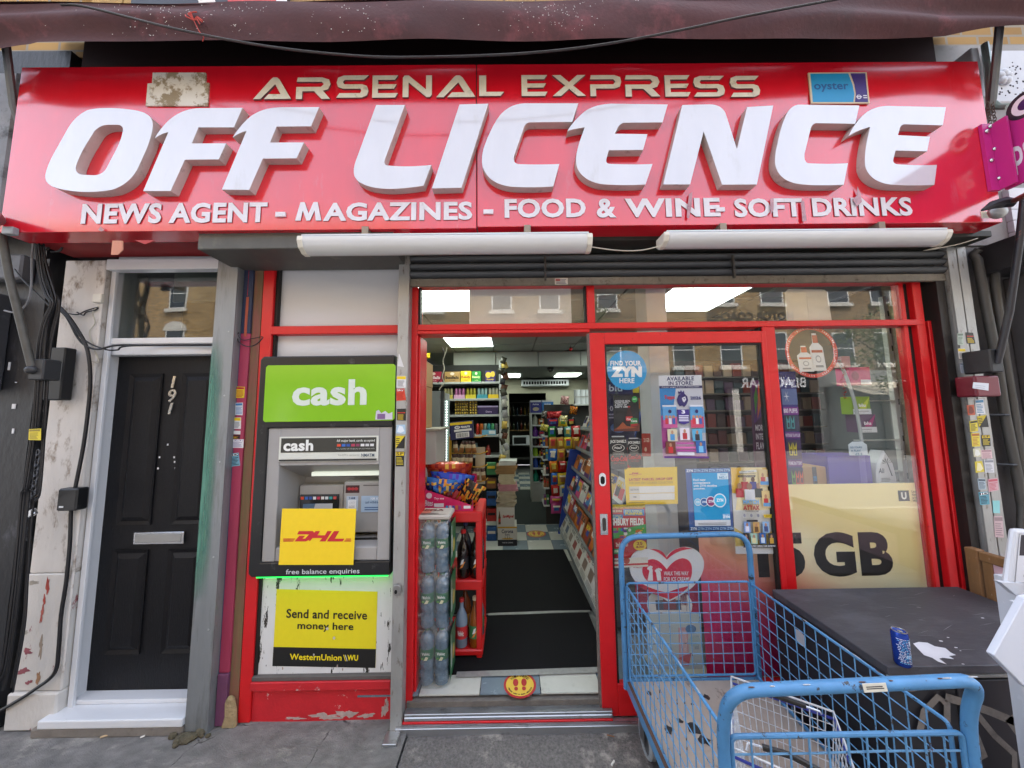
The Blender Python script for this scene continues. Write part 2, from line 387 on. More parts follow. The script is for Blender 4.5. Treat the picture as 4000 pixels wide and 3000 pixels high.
terrace(-4.5, 6.38, 9.6, M_stock2, 'brick terrace mirrored in the panes above the doorway', wl_([-3.6, -.35, 1.9, 4.6], .95, 6.6, 8.1)+wl_([-3.6, -.35, 1.9, 4.6], 1.0, 3.85, 5.4))
terrace(-24, -4.52, 10.5, M_stock, 'pale brick terrace with arched windows mirrored in the fanlight', wl_([-20.2, -18, -15.55, -13.1, -10.8, -8.4, -6.2], .85, 6.9, 8.4)+wl_([-20.2, -18, -15.55, -13.1, -10.8, -8.4, -6.2], .9, 4.6, 5.9), arch=True)
def far_text(s, xr, xl, z0, z1, y, m, name, label):
    v, f = glyphs(s, .02); b = MB()
    b.add([(xr+(xl-xr)*p[0], y, z0+(z1-z0)*p[1]) for p in v], f); b.add([(xr+(xl-xr)*p[0], y+.02, z0+(z1-z0)*p[1]) for p in v], f)
    return tag(b.build(name, m), label, 'lettering')
far_text('MOTOR COACHES', 13.3, 9.2, 6.02, 6.42, -12.99, mat('old_letter_paint', '3a3630', .8), 'wall_lettering', 'MOTOR COACHES wall lettering mirrored in the transom pane')
far_text('BLACK BAR', 13.4, 10.4, 2.85, 3.3, -12.83, mat('bar_letter', 'cfcfcf', .6), 'bar_lettering', 'white BAR lettering on the dark front mirrored in the sliding door')
# awning and van opposite
aw = MB(); aw.hexa([(14.6, -12.8, 3.0), (14.6, -12.8, 3.03), (14.6, -11.2, 2.4), (14.6, -11.2, 2.43), (19.5, -12.8, 3.0), (19.5, -12.8, 3.03), (19.5, -11.2, 2.4), (19.5, -11.2, 2.43)])
tag(aw.build('canvas_awning', mat('cream_canvas', 'cfc6b2', .8)), 'cream canvas shop awning mirrored low in the right window', 'awning')
# street trees with leaf clumps
M_bark = mat('bark', '5a4a38', .9, var=.25, scale=20); M_lf = mat('street_tree_leaf', '5d6a2c', .6, var=.35, scale=2); 
def tree(x, y, h, r, label, seed):
    rnd = random.Random(seed); t = thing('street_tree', label, 'tree', (x, y, 0), 'street trees across the road')
    b = MB(); b.tube([(x, y, 0), (x+.05, y, h*.3), (x-.05, y+.05, h*.6), (x, y, h*.9)], [.13, .1, .07, .03], 8); 
    for k in range(7):
        a = rnd.uniform(0, 6.28); z = h*rnd.uniform(.4, .7); b.tube([(x, y, z), (x+r*.5*math.cos(a), y+r*.5*math.sin(a), z+.5), (x+r*.85*math.cos(a), y+r*.85*math.sin(a), z+1.1)], [.05, .035, .012], 5)
    b.build('trunk', M_bark, t)
    c = MB(); cl = [(rnd.gauss(0, .45)*r, rnd.gauss(0, .45)*r, h*.72+rnd.gauss(0, .42)*r) for _ in range(46)]
    for (a, b_, z) in cl:
        for _ in range(60):
            p = Vector((x+a+rnd.gauss(0, .2), y+b_+rnd.gauss(0, .2), z+rnd.gauss(0, .18))); s = rnd.uniform(.04, .08)
            q = Vector((rnd.gauss(0, 1), rnd.gauss(0, 1), rnd.gauss(0, 1))).normalized(); w = q.orthogonal().normalized()
            c.add([p, p+q*s+w*s*.5, p+q*s*2, p+q*s-w*s*.5], [(0, 1, 2, 3)])
    o = c.build('crown', M_lf, t, fix=False)
tree(3.2, -10.9, 7.0, 1.5, 'leafy street tree mirrored above the doorway transom', 3)
tree(15.6, -11.0, 6.2, 1.4, 'leafy street tree mirrored in the right window', 5)

# ================================================================ the shop building
M_red = mat('red_frame_paint', 'd01a20', .34, var=.07, scale=9, bump=.06, bscale=40, dirt=('8f1216', .12, 30, .1))
M_redold = mat('red_riser_paint', 'c2202a', .55, var=.14, scale=7, bump=.2, bscale=60, dirt=('c9b9b2', .16, 9, .05))
M_steel = mat('worn_galvanised', 'a9a9a6', .5, .55, var=.18, scale=8, bump=.15, dirt=('6b5c4c', .30, 26, .12), stretch=(1, 1, .35))
M_alu = mat('aluminium', 'b9bbbd', .35, .85, var=.12, scale=10, dirt=('6a6560', .35, 18, .2), stretch=(.4, 1, 1))
M_black = mat('black_plastic', '17181a', .35, var=.15, scale=8, dirt=('4a4a4c', .18, 10, .1))
M_whitepan = mat('white_panel', 'cfd0d2', .45, var=.06, scale=3, dirt=('9a948a', .16, 5, .3), stretch=(.3, 1, 1.2))
M_gasket = mat('rubber_gasket', '14110f', .6)
M_dark = mat('dark_void', '0b0b0c', .9)
bld = thing('shop_building', 'brick shop building above and around the red shopfront', 'building', (0, 0, 0))
M_bmort = mat('mortar', '8d8372', .95, var=.2, scale=20, bump=.4)
M_brick = mat('yellow_stock_brick', 'a98a58', .9, var=.30, scale=14, bump=.5, bscale=60)
M_brick2 = mat('sooty_brick', '7d6346', .9, var=.30, scale=14, bump=.5, bscale=60)
# wall above the fascia, party walls, back mass
ub = MB(); ub.box(-8, 8, .02, .28, 4.3, 7.8); ub.build('upper_wall', M_stock, bld)
ub = MB(); ub.box(-2.9, 2.975, -.036, .3, 2.845, 4.44); ub.build('lintel_wall', mat('awning_gap_shade', '2a1216', .9), bld)  # raised and coloured dark to stand for the shade in the awning gap
B(-8, 8, .3, 9.2, 2.95, 3.2).build('upper_floor', M_dark, bld)
B(-8, 8, .3, 9.2, 7.5, 7.8).build('roof', M_dark, bld)
# individual bricks of the strip seen over the awning
rowz0, bw_, bh_ = 4.46, .225, .075
bmesh_ = None
for row in range(5):
    for i in range(27):
        x = -3.05+i*bw_+(.1125 if row % 2 else 0)
        if -1.02 < x < -.35 or 1.0 < x < 1.6: continue          # sash window openings
        o = B(x+.005, x+bw_-.005, .0, .0195, rowz0+row*bh_+.005, rowz0+(row+1)*bh_-.005)
        if bmesh_ is None:
            bmesh_ = o.build('brick', M_brick, bld); b0x, b0z = x, rowz0
        else:
            c = bmesh_.copy(); COL.objects.link(c); c.location = (x-b0x, 0, row*bh_)
for (xa, xb) in ((-1.0, -.37), (1.02, 1.58)):
    w = B(xa, xb, -.03, .019, 4.5, 5.6).build('window', M_wframe, bld)
    B(xa+.05, xb-.05, -.034, -.0301, 4.62, 5.5).build('pane', mat('sky_glass', '9fb4c8', .05, spec=.8, var=.05), w); B(xa-.05, xb+.05, -.09, -.0345, 4.44, 4.52).build('sill', M_stone, w)
# neighbour's board up at the top left: dark, white and red
nb = poster('hoarding_board', 'dark and red board with a white edge above the awning, top left', 'sign', rc((-2.6, -1.52, 4.4, 5.2), -.045), '2a2c33', lambda p: (p.poly([(.50, 0), (.62, 0), (.36, 1), (.28, 1)], 'd9d4cc'), p.rect(.62, 0, .93, 1, 'c9353d'), p.rect(.93, 0, 1, 1, 'e3e3e8')), thick=.03)
# low brick bits: exposed brick beside the right jamb
M_rb = mat('exposed_red_brick', '74402c', .95, var=.35, scale=20, bump=.7, bscale=50, dirt=('2a2220', .35, 12, .2))
px0, px1 = 2.815, 2.905
B(px0-.02, px1+.06, .05, .3, 0, 2.82).build('pier', M_bmort, bld)
for k in range(34):
    z = .02+k*.081
    B(px0+random.uniform(-.006, .004), px1+random.uniform(0, .01), .02+random.uniform(0, .02), .0498, z+.005, z+.074).build('brick', M_rb, bld)

# ================================================================ shopfront
sf = thing('shopfront', 'red painted aluminium shopfront with transoms and fixed window', 'shopfront', (.6, 0, 0))
def bar(x0, x1, z0, z1, y0=0., y1=.07, m=M_red, name='frame_bar', bv=.003): return B(x0, x1, y0, y1, z0, z1).build(name, m, sf, bevel=bv)
XL0 = -1.6049; XL1 = -1.5351; XR = -.720
zt = 2.80
bar(XL0, XL1, .0, zt)                                                       # left jamb of the cash machine bay
rA = (-1.5553, -0.728, 2.2942, 2.3472)
bar(XL1, XR, rA[2], rA[3], -.004, .066)                                     # transom over the cash machine
wp = (-1.5428, -0.7429, 2.3608, 2.8797)
bar(XL1+.0, XR, rA[3], zt, .05, .06, M_whitepan, 'infill_panel', 0); bar(XL1, XR, 2.02, rA[2], .05, .06, M_whitepan, 'infill_panel', 0)
bar(XL1, XL1+.018, rA[3], zt, .02, .049, M_gasket, 'gasket', 0); bar(XL1, XL1+.012, 1.9, rA[2], .02, .049, M_gasket, 'gasket', 0)
# riser below the cash machine
zs = 0.223; zr = 0.1758
bar(XL1, XR, zr, zs, -.012, .05, M_redold)
bar(XL1, XR, -.02, zr, .012, .05, M_redold, 'stall_riser')
bar(XL1, XR, zs, zs+.025, -.004, .05, mat('dirty_sill', '5c5553', .7, var=.2, scale=12), 'sill')
M_wb = mat('scuffed_white_board', 'd9d9d8', .55, var=.05, scale=4, dirt=('26241f', .27, 8, .012), stretch=(3, 1, .55))
zb = 0.2456; za = 0.7933
bar(XL1+.02, XR, zb, za+.06, .02, .03, M_wb, 'white_board', 0)
bar(XL1, XL1+.02, zb, za, .012, .03, M_gasket, 'gasket', 0)
# doorway jamb, head, mullions
JL0, JL1 = -0.6388, -0.5938
bar(JL0, JL1, .0, 2.60, .0, .12)
bar(JL1, JL1+.012, .1, 2.28, .03, .20)                                      # inner reveal of the jamb
hz0, hz1 = 2.2872, 2.3088; tz1 = 2.3478
bar(JL1, 2.70, hz1, tz1, -.006, .07)
bar(JL1, .52, hz0, hz1, .0, .12)
MX0, MX1 = 0.5067, 0.558
bar(MX0, MX1, tz1, 2.72, .0, .07)
bar(MX0-.012, MX0, tz1, 2.72, .012, .05, M_gasket, 'gasket', 0); bar(JL1, JL1+.014, tz1, 2.72, .012, .05, M_gasket, 'gasket', 0)
# fixed mullion right of the sliding door and the right jamb
FX0, FX1 = 1.6406, 1.721
bar(FX0, FX1, .0, hz1, -.002, .07)
bar(FX0-.014, FX0, .1, hz1, .012, .05, M_gasket, 'gasket', 0)
RX = [2.5913, 2.628, 2.6911, 2.7174, 2.7857]
RX = [x_+d_ for x_, d_ in zip(RX, (.028, .022, .014, .012, .010))]
bar(RX[0]-.03, RX[0], .0, 2.70, .02, .07, M_red, 'frame_bar'); bar(RX[0], RX[1], .0, 2.70, .03, .05, M_gasket, 'gasket', 0)
bar(RX[1], RX[2], .0, 2.70, -.004, .07); bar(RX[2], RX[3], .0, 2.35, .02, .05, mat('groove', '4a1012', .6), 'groove', 0); bar(RX[3], RX[4], .0, hz1+.03, .0, .07)
bar(JL1, RX[1], 2.60, 2.76, .0, .07)
def pane(x0, x1, z0, z1, y=.035): return B(x0, x1, y-.003, y+.003, z0, z1).build('window_pane', GLASS, sf)
pane(JL1+.014, MX0-.012, tz1, 2.62); pane(MX1, RX[0]-.03, tz1, 2.62); pane(FX1, RX[0]-.03, .12, hz1)
bar(FX1, RX[0]-.03, .0, .12)
# boards behind the transom panes
rb = (-0.267, 0.414, 2.3703, 2.6248)
bar(rb[0], rb[1], tz1-.01, 2.62, .055, .062, mat('white_transom_board', 'd6d4d0', .5, var=.05), 'transom_board', 0)
rb = (1.8487, 2.1494, 2.3621, 2.5744)
pb = MB(); pb.prism([[(rb[0], rb[2]-.02), (rb[1], rb[2]-.02), (rb[1]-.012, rb[3]-.02), (rb[1]-.03, rb[3]), (rb[0]+.03, rb[3]+.004), (rb[0]+.004, rb[3]-.02)]], .05, .054); pb.build('transom_board', mat('paper_board', 'd2ccc0', .7, var=.06), sf)
# threshold
TX0, TX1 = JL1-.03, .56
M_tile_edge = mat('grimy_step', '6f6962', .85, var=.25, scale=18, bump=.4)
bar(TX0, TX1, .02, .105, -.012, .06, M_tile_edge, 'step', 0)
bar(TX0, TX1, .062, .074, -.055, -.012, M_alu, 'threshold_plate', .002)
for k in range(7): bar(TX0, TX1, .0741, .0775, -.053+k*.006, -.0505+k*.006, M_alu, 'threshold_rib', 0)
bar(TX0, .56, .040, .0615, -.060, -.012, M_alu, 'threshold_lip', .004)
bar(TX0-.02, .56, .026, .0395, -.064, -.012, M_red, 'threshold_lip', .002)
bar(TX0-.04, 1.78, -.02, .0255, -.085, -.012, M_alu, 'sliding_track', .003)
for k in range(3): bar(TX0-.04, 1.78, .0257, .031, -.083+k*.009, -.080+k*.009, M_alu, 'track_rib', 0)

# ---- sliding door
DX0, DX1 = 0.5078, FX0-.006
sd_ = thing('sliding_door', 'red framed sliding glass door standing open, covered in posters', 'door', ((DX0+DX1)/2, -.02, .03))
GX0, GX1 = 0.6014, 1.6037; GZ1 = 2.1995; GZ0 = .20
def dbar(x0, x1, z0, z1, nm='door_frame'): return B(x0, x1, -.035, .005, z0, z1).build(nm, M_red, sd_, bevel=.003)
st_ = dbar(DX0, GX0, .03, 2.275, 'stile'); dbar(GX1, DX1, .03, 2.275, 'stile'); dbar(GX0, GX1, GZ1, 2.275, 'top_rail'); dbar(GX0, GX1, .03, GZ0, 'bottom_rail')
B(DX0-.012, DX0-.0005, -.03, .0, .04, 2.27).build('brush_seal', mat('brush_seal', '6d625c', .9, var=.3, scale=60), sd_)
gk = MB(); gk.box(GX0, GX0+.012, -.026, -.004, GZ0, GZ1); gk.box(GX1-.016, GX1, -.026, -.004, GZ0, GZ1); gk.box(GX0+.012, GX1-.016, -.026, -.004, GZ1-.01, GZ1); gk.build('gasket', M_gasket, sd_)
B(GX0, GX1, -.016, -.010, GZ0, GZ1).build('door_pane', GLASS, sd_)
lk = (0.5346, 0.5761, 1.3224, 1.4015); hd = (0.5322, 0.5773, 1.0372, 1.1579)
M_chrome = mat('satin_chrome', 'c4c6c8', .22, .95, var=.05)
def pill(x0, x1, z0, z1, n=8):
    r_ = (x1-x0)/2; cx_ = (x0+x1)/2
    return [(cx_+r_*math.cos(a*math.pi/n), z1-r_+r_*math.sin(a*math.pi/n)) for a in range(n+1)] + [(cx_-r_*math.cos(a*math.pi/n), z0+r_-r_*math.sin(a*math.pi/n)) for a in range(n+1)]
lo = MB(); lo.prism([pill(*lk)], -.043, -.0352); L1 = lo.build('lock_plate', M_chrome, st_)
lo = MB(); lo.prism([pill(lk[0]+.008, lk[1]-.008, lk[2]+.012, lk[3]-.02)], -.0445, -.0432); lo.build('keyhole', M_dark, st_)
lo = MB(); lo.prism([[(hd[0], hd[2]), (hd[1], hd[2]), (hd[1], hd[3]), (hd[0], hd[3])], pill(hd[0]+.012, hd[1]-.010, hd[2]+.022, hd[3]-.022)[::-1]], -.041, -.0352); lo.build('pull_handle', M_chrome, st_)
lo = MB(); lo.prism([pill(hd[0]+.012, hd[1]-.010, hd[2]+.022, hd[3]-.022)], -.0362, -.0353); lo.build('pull_recess', mat('recess_metal', '54524f', .4, .8), st_)

# ================================================================ shutters, rails, post
rs = thing('roller_shutter', 'grey steel roller shutter rolled up above the shop window', 'shutter', (1.1, -.05, 2.58))
sx0, sx1 = -.665, 2.84
zb0, zb1 = 2.585, 2.635
B(sx0, sx1, -.052, -.030, zb0, zb1).build('bottom_bar', mat('rusty_shutter_bar', '7d776b', .6, .4, var=.2, scale=14, dirt=('463c30', .38, 20, .2), bump=.2), rs, bevel=.004)
M_slat = mat('dark_shutter_steel', '4b4d4f', .45, .5, var=.15, scale=9, dirt=('24221f', .35, 8, .3), stretch=(.15, 1, 1))
for k in range(3):
    z0_ = zb1+.002+k*.052; b = MB()
    pr = [(-.046, z0_), (-.058, z0_+.008), (-.068, z0_+.020), (-.070, z0_+.032), (-.060, z0_+.042), (-.046, z0_+.0505), (-.040, z0_+.0505), (-.040, z0_)]
    b.add([(x, y, z) for x in (sx0+.01, sx1-.02) for y, z in pr], [tuple(range(8)), tuple(range(15, 7, -1))]+[(i, (i+1) % 8, 8+(i+1) % 8, 8+i) for i in range(8)]); b.build('slat', M_slat, rs, smooth=True)
hb = B(-.70, 2.93, -.20, .03, zb1+.165, 2.84).build('shutter_box', mat('shutter_box_steel', '34342f', .6, .2, var=.2, scale=6, dirt=('6b665a', .2, 10, .2)), rs, bevel=.004)
lst = (0.2935, 0.3758, 2.5857, 2.6273)
poster('label_sticker', 'small torn white label stuck on the shutter bottom bar', 'sticker', rc(lst, -.0535), 'cfc8bc', lambda p: (p.rect(.05, .55, .4, .9, 'b5544a'), p.lines(.1, .1, .95, .9, 4, '5b5b66', .5, .3)), thick=.001)
for nm, xx in (('hook', 0.231), ('hook', 1.4259)):
    B(xx-.006, xx+.006, -.088, -.074, zb1-.03, zb1+.12).build('chain_hook', mat('hook_steel', '55534f', .5, .6), rs)
RLx = (-0.6963, -0.6307)
def rail(x0, x1, label, y0=-.075, y1=-.004, zt_=2.83):
    t = thing('shutter_rail', label, 'shutter rail', ((x0+x1)/2, -.04, 0), 'steel shutter guide rails')
    b = MB(); b.box(x0, x1, y0, y0+.012, -.02, zt_); b.box(x0, x0+.008, y0+.012, y1, -.02, zt_); b.box(x1-.008, x1, y0+.012, y1, -.02, zt_); b.build('channel', M_steel, t, bevel=.001)
    return t
rl = rail(RLx[0], RLx[1], 'worn galvanised shutter rail between cash machine and doorway')
fx = (-0.6496, -0.1342)
B(RLx[0]-.012, RLx[1]-.004, -.155, -.0755, -.006, .012).build('foot_plate', M_alu, rl, bevel=.002)
lkz = 0.7641; b = MB(); cxr = (RLx[0]+RLx[1])/2
b.prism([pill(cxr-.02, cxr+.022, lkz-.03, lkz+.032)], -.100, -.0752); b.build('lock_boss', mat('lock_metal', '9a9896', .4, .8), rl, bevel=.006, smooth=True)
b = MB(); b.prism([pill(cxr-.013, cxr+.003, lkz-.016, lkz+.006)], -.1015, -.1003); b.build('lock_hole', M_dark, rl)
RRx = (2.8132, 2.9345)
rl2 = rail(RRx[0], (RRx[0]+RRx[1])/2-.004, 'pale steel shutter rail beside the right jamb, inner channel'); rl3 = rail((RRx[0]+RRx[1])/2+.004, RRx[1], 'pale steel shutter rail plastered with trade stickers, outer channel')
B(RRx[0]-.065, RRx[0]-.012, -.05, .04, 0, 2.7).build('dark_channel', mat('dark_channel', '25211f', .5, .3, var=.2), rl2)

# steel post in front of the magenta pilaster
PX0, PX1 = -1.8536, -1.7235
def post_mat():
    m = mat('post_steel', '8a8e90', .5, .45, var=.16, scale=5, bump=.1, dirt=('4c4a46', .46, 9, .3), stretch=(1.5, 1, .2)); return m
po = thing('steel_post', 'grey steel channel post beside the black door with green streak', 'post', ((PX0+PX1)/2, -.03, 0))
b = MB(); b.box(PX0, PX0+.008, -.06, -.0, -.02, 2.81); b.box(PX0+.008, PX1, -.062, -.050, -.02, 2.81); b.box(PX1-.008, PX1, -.050, .0, -.02, 2.81); b.build('channel', post_mat(), po, bevel=.001)
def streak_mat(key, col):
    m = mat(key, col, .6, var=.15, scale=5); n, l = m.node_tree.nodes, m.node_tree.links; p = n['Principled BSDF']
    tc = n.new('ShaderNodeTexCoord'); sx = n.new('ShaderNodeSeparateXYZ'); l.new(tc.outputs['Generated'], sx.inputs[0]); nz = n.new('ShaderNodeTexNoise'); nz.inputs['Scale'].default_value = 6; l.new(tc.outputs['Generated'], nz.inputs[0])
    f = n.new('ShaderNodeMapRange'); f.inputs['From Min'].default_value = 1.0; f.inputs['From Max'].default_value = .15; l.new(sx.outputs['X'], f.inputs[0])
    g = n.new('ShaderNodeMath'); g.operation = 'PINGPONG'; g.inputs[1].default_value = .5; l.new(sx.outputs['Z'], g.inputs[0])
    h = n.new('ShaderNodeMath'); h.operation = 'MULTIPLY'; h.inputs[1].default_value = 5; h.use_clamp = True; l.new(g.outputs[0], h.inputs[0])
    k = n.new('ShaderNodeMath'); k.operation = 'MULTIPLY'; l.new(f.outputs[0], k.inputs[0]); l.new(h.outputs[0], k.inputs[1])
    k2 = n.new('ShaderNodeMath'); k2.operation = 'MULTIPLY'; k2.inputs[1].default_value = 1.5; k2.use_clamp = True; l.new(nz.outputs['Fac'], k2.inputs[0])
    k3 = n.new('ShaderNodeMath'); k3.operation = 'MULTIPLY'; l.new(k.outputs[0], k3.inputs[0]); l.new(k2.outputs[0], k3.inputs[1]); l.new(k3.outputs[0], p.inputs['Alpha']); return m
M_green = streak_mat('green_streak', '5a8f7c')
b = MB(); b.box(PX0+.001, PX0+.085, -.0632, -.0621, .70, 2.25); b.build('green_tint', M_green, po)  # green tint, strongest at the left edge, fading right and towards both ends
for z in (.55, .95, 1.5, 1.9, 2.3): b = MB(); b.lathe([(.005, 0), (.004, .003), (.001, .004)], (0, 0, 0), 8); b.v = [(PX1-.03+x, -.0625-zz, z+y) for x, y, zz in b.v]; b.build('rivet', M_alu, po)
rub = MB()
rnd = random.Random(9)
for k in range(34):
    a = rnd.uniform(0, 6.28); rr_ = rnd.uniform(.02, .10); s = rnd.uniform(.012, .034)
    rub.ball((PX0+.05+rr_*math.cos(a)*1.0, -.075+rr_*math.sin(a)*.6, s*.25), s, s*.8, s*.7, 6, 4)
ro = rub.build('post_rubble', mat('rubble', '57503f', .95, var=.4, scale=40, bump=.8), po)

# magenta pilaster
PIx0, PIx1 = PX1-.02, XL0-.002
M_mag = mat('magenta_pilaster_paint', '9c3350', .6, var=.16, scale=4, bump=.25, bscale=50, dirt=('6f5a3a', .25, 3, .4), stretch=(1.2, 1, .35))
pi = thing('pilaster', 'magenta painted pilaster with blue edge and stuck trade stickers', 'pilaster', ((PIx0+PIx1)/2, .05, 0))
B(PIx0+.022, PIx1-.055, -.012, .2, .28, 2.30).build('shaft', M_mag, pi, bevel=.003)
B(PIx1-.0545, PIx1, .0, .2, .0, 2.8).build('side_strip', mat('olive_strip', '6a5a3c', .7, var=.35, scale=6, dirt=('963c48', .62, 4, .3), stretch=(3, 1, .3)), pi)
B(PIx0, PIx0+.0215, -.010, .2, .0, 2.80).build('blue_edge', mat('blue_edge_paint', '33477a', .6, var=.25, scale=9, dirt=('6e5a66', .35, 9, .2)), pi)
B(PIx0+.022, PIx1-.055, -.012, .2, 2.302, 2.80).build('top_block', mat('dark_blue_block', '26324e', .6, var=.3, scale=6, dirt=('12141a', .4, 5, .3)), pi)
B(PIx0+.05, PIx1-.085, -.0135, -.0121, 2.55, 2.74).build('red_patch', M_redold, pi)
B(PIx0+.045, PIx1-.075, -.0135, -.0121, 2.28, 2.54).build('orange_patch', mat('faded_orange', 'a9523a', .7, var=.25, scale=6, dirt=('9c3350', .4, 8, .2)), pi)
B(PIx0+.022, PIx1-.055, -.02, .2, .0, .278).build('base_block', mat('purple_base_paint', '70405f', .65, var=.22, scale=6, bump=.3, dirt=('6a5a60', .3, 9, .3)), pi, bevel=.003)
MB().prism([[(PIx1-.075, -.01), (PIx1+.012, -.01), (PIx1+.004, .09), (PIx1-.012, .15), (PIx1-.04, .165), (PIx1-.062, .13), (PIx1-.058, .05)]], -.03, -.001).build('patch', mat('sandy_mortar', 'a08c68', .95, var=.25, scale=25, bump=.7), pi, bevel=.01)

# bare plaster where the red paint has flaked off along the foot of the riser
rnd = random.Random(17)
def flake(parent, cx, cz, w, h, y, m, name='paint_flake', ny=26):
    pts = []; ph = [rnd.uniform(0, 6) for _ in range(3)]
    for k in range(ny):
        a = 2*math.pi*k/ny; q = .72+.22*math.sin(2*a+ph[0])+.16*math.sin(5*a+ph[1])+rnd.uniform(-.2, .2); pts.append((cx+w*q*math.cos(a), max(-.005, cz+h*q*math.sin(a))))
    b = MB(); b.prism([pts], y-.0012, y); b.build(name, m, parent)
M_plast = mat('bare_plaster', 'b09c94', .9, var=.2, scale=30, bump=.4)
for cx, cz, w, h in ((-1.10, .02, .10, .022), (-.98, .03, .06, .030), (-.86, .02, .05, .018), (-.76, .045, .022, .05), (-.745, .09, .012, .03), (-1.28, .012, .06, .01)): flake(sf, cx, cz, w, h, .0115, M_plast)
for cx, cz in ((-1.35, .30), (-1.03, .31), (-1.0, .29), (-1.42, .20)): flake(sf, cx, cz, .008, .010, -.0125 if cz > .25 else .0115, M_plast, ny=6)

# ================================================================ fascia sign
M_sign = mat('sign_red_acrylic', 'd4182a', .17, var=.07, scale=3, bump=.02, bscale=5, dirt=('c07078', .22, 4, .4), rvar=.08, spec=1.0, coat=.6, stretch=(2.2, 1, .5))
M_signedge = mat('sign_red_return', 'b01820', .4, var=.12, scale=6, dirt=('5a1014', .25, 8, .3))
SY = -.32
SX0, SX1, SZ0, SZ1 = -2.852, 2.818, 2.812, 3.832
SM = -0.1778
sg = thing('shop_sign', 'long red fascia sign with raised white OFF LICENCE letters', 'sign', ((SX0+SX1)/2, SY, SZ0))
def sbox(x0, x1, name, zsh=0.): return B(x0, x1, SY, -.20, SZ0+zsh, SZ1).build(name, M_sign, sg, bevel=.002)
sbox(SX0, SM-.003, 'sign_panel'); sbox(SM+.003, SX1, 'sign_panel', .008)
B(SM-.003, SM+.003, SY+.004, -.20, SZ0, SZ1).build('panel_joint', mat('joint_dark', '4a1518', .7), sg)
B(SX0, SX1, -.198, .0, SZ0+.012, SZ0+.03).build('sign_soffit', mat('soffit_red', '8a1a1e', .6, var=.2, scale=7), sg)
B(SX0+.02, SX1-.02, -.198, .0, SZ1-.06, SZ1-.03).build('sign_backing', M_dark, sg)
LY = SY-.048
M_letter = mat('white_acrylic_letter', 'cbcbd2', .12, var=.05, scale=3, spec=1.0, coat=.5, dirt=('a8a49e', .24, 4, .35), stretch=(1.6, 1, .5))
M_letside = mat('letter_return', 'b9b2ad', .55, var=.12, scale=10, dirt=('6f6258', .30, 14, .2))
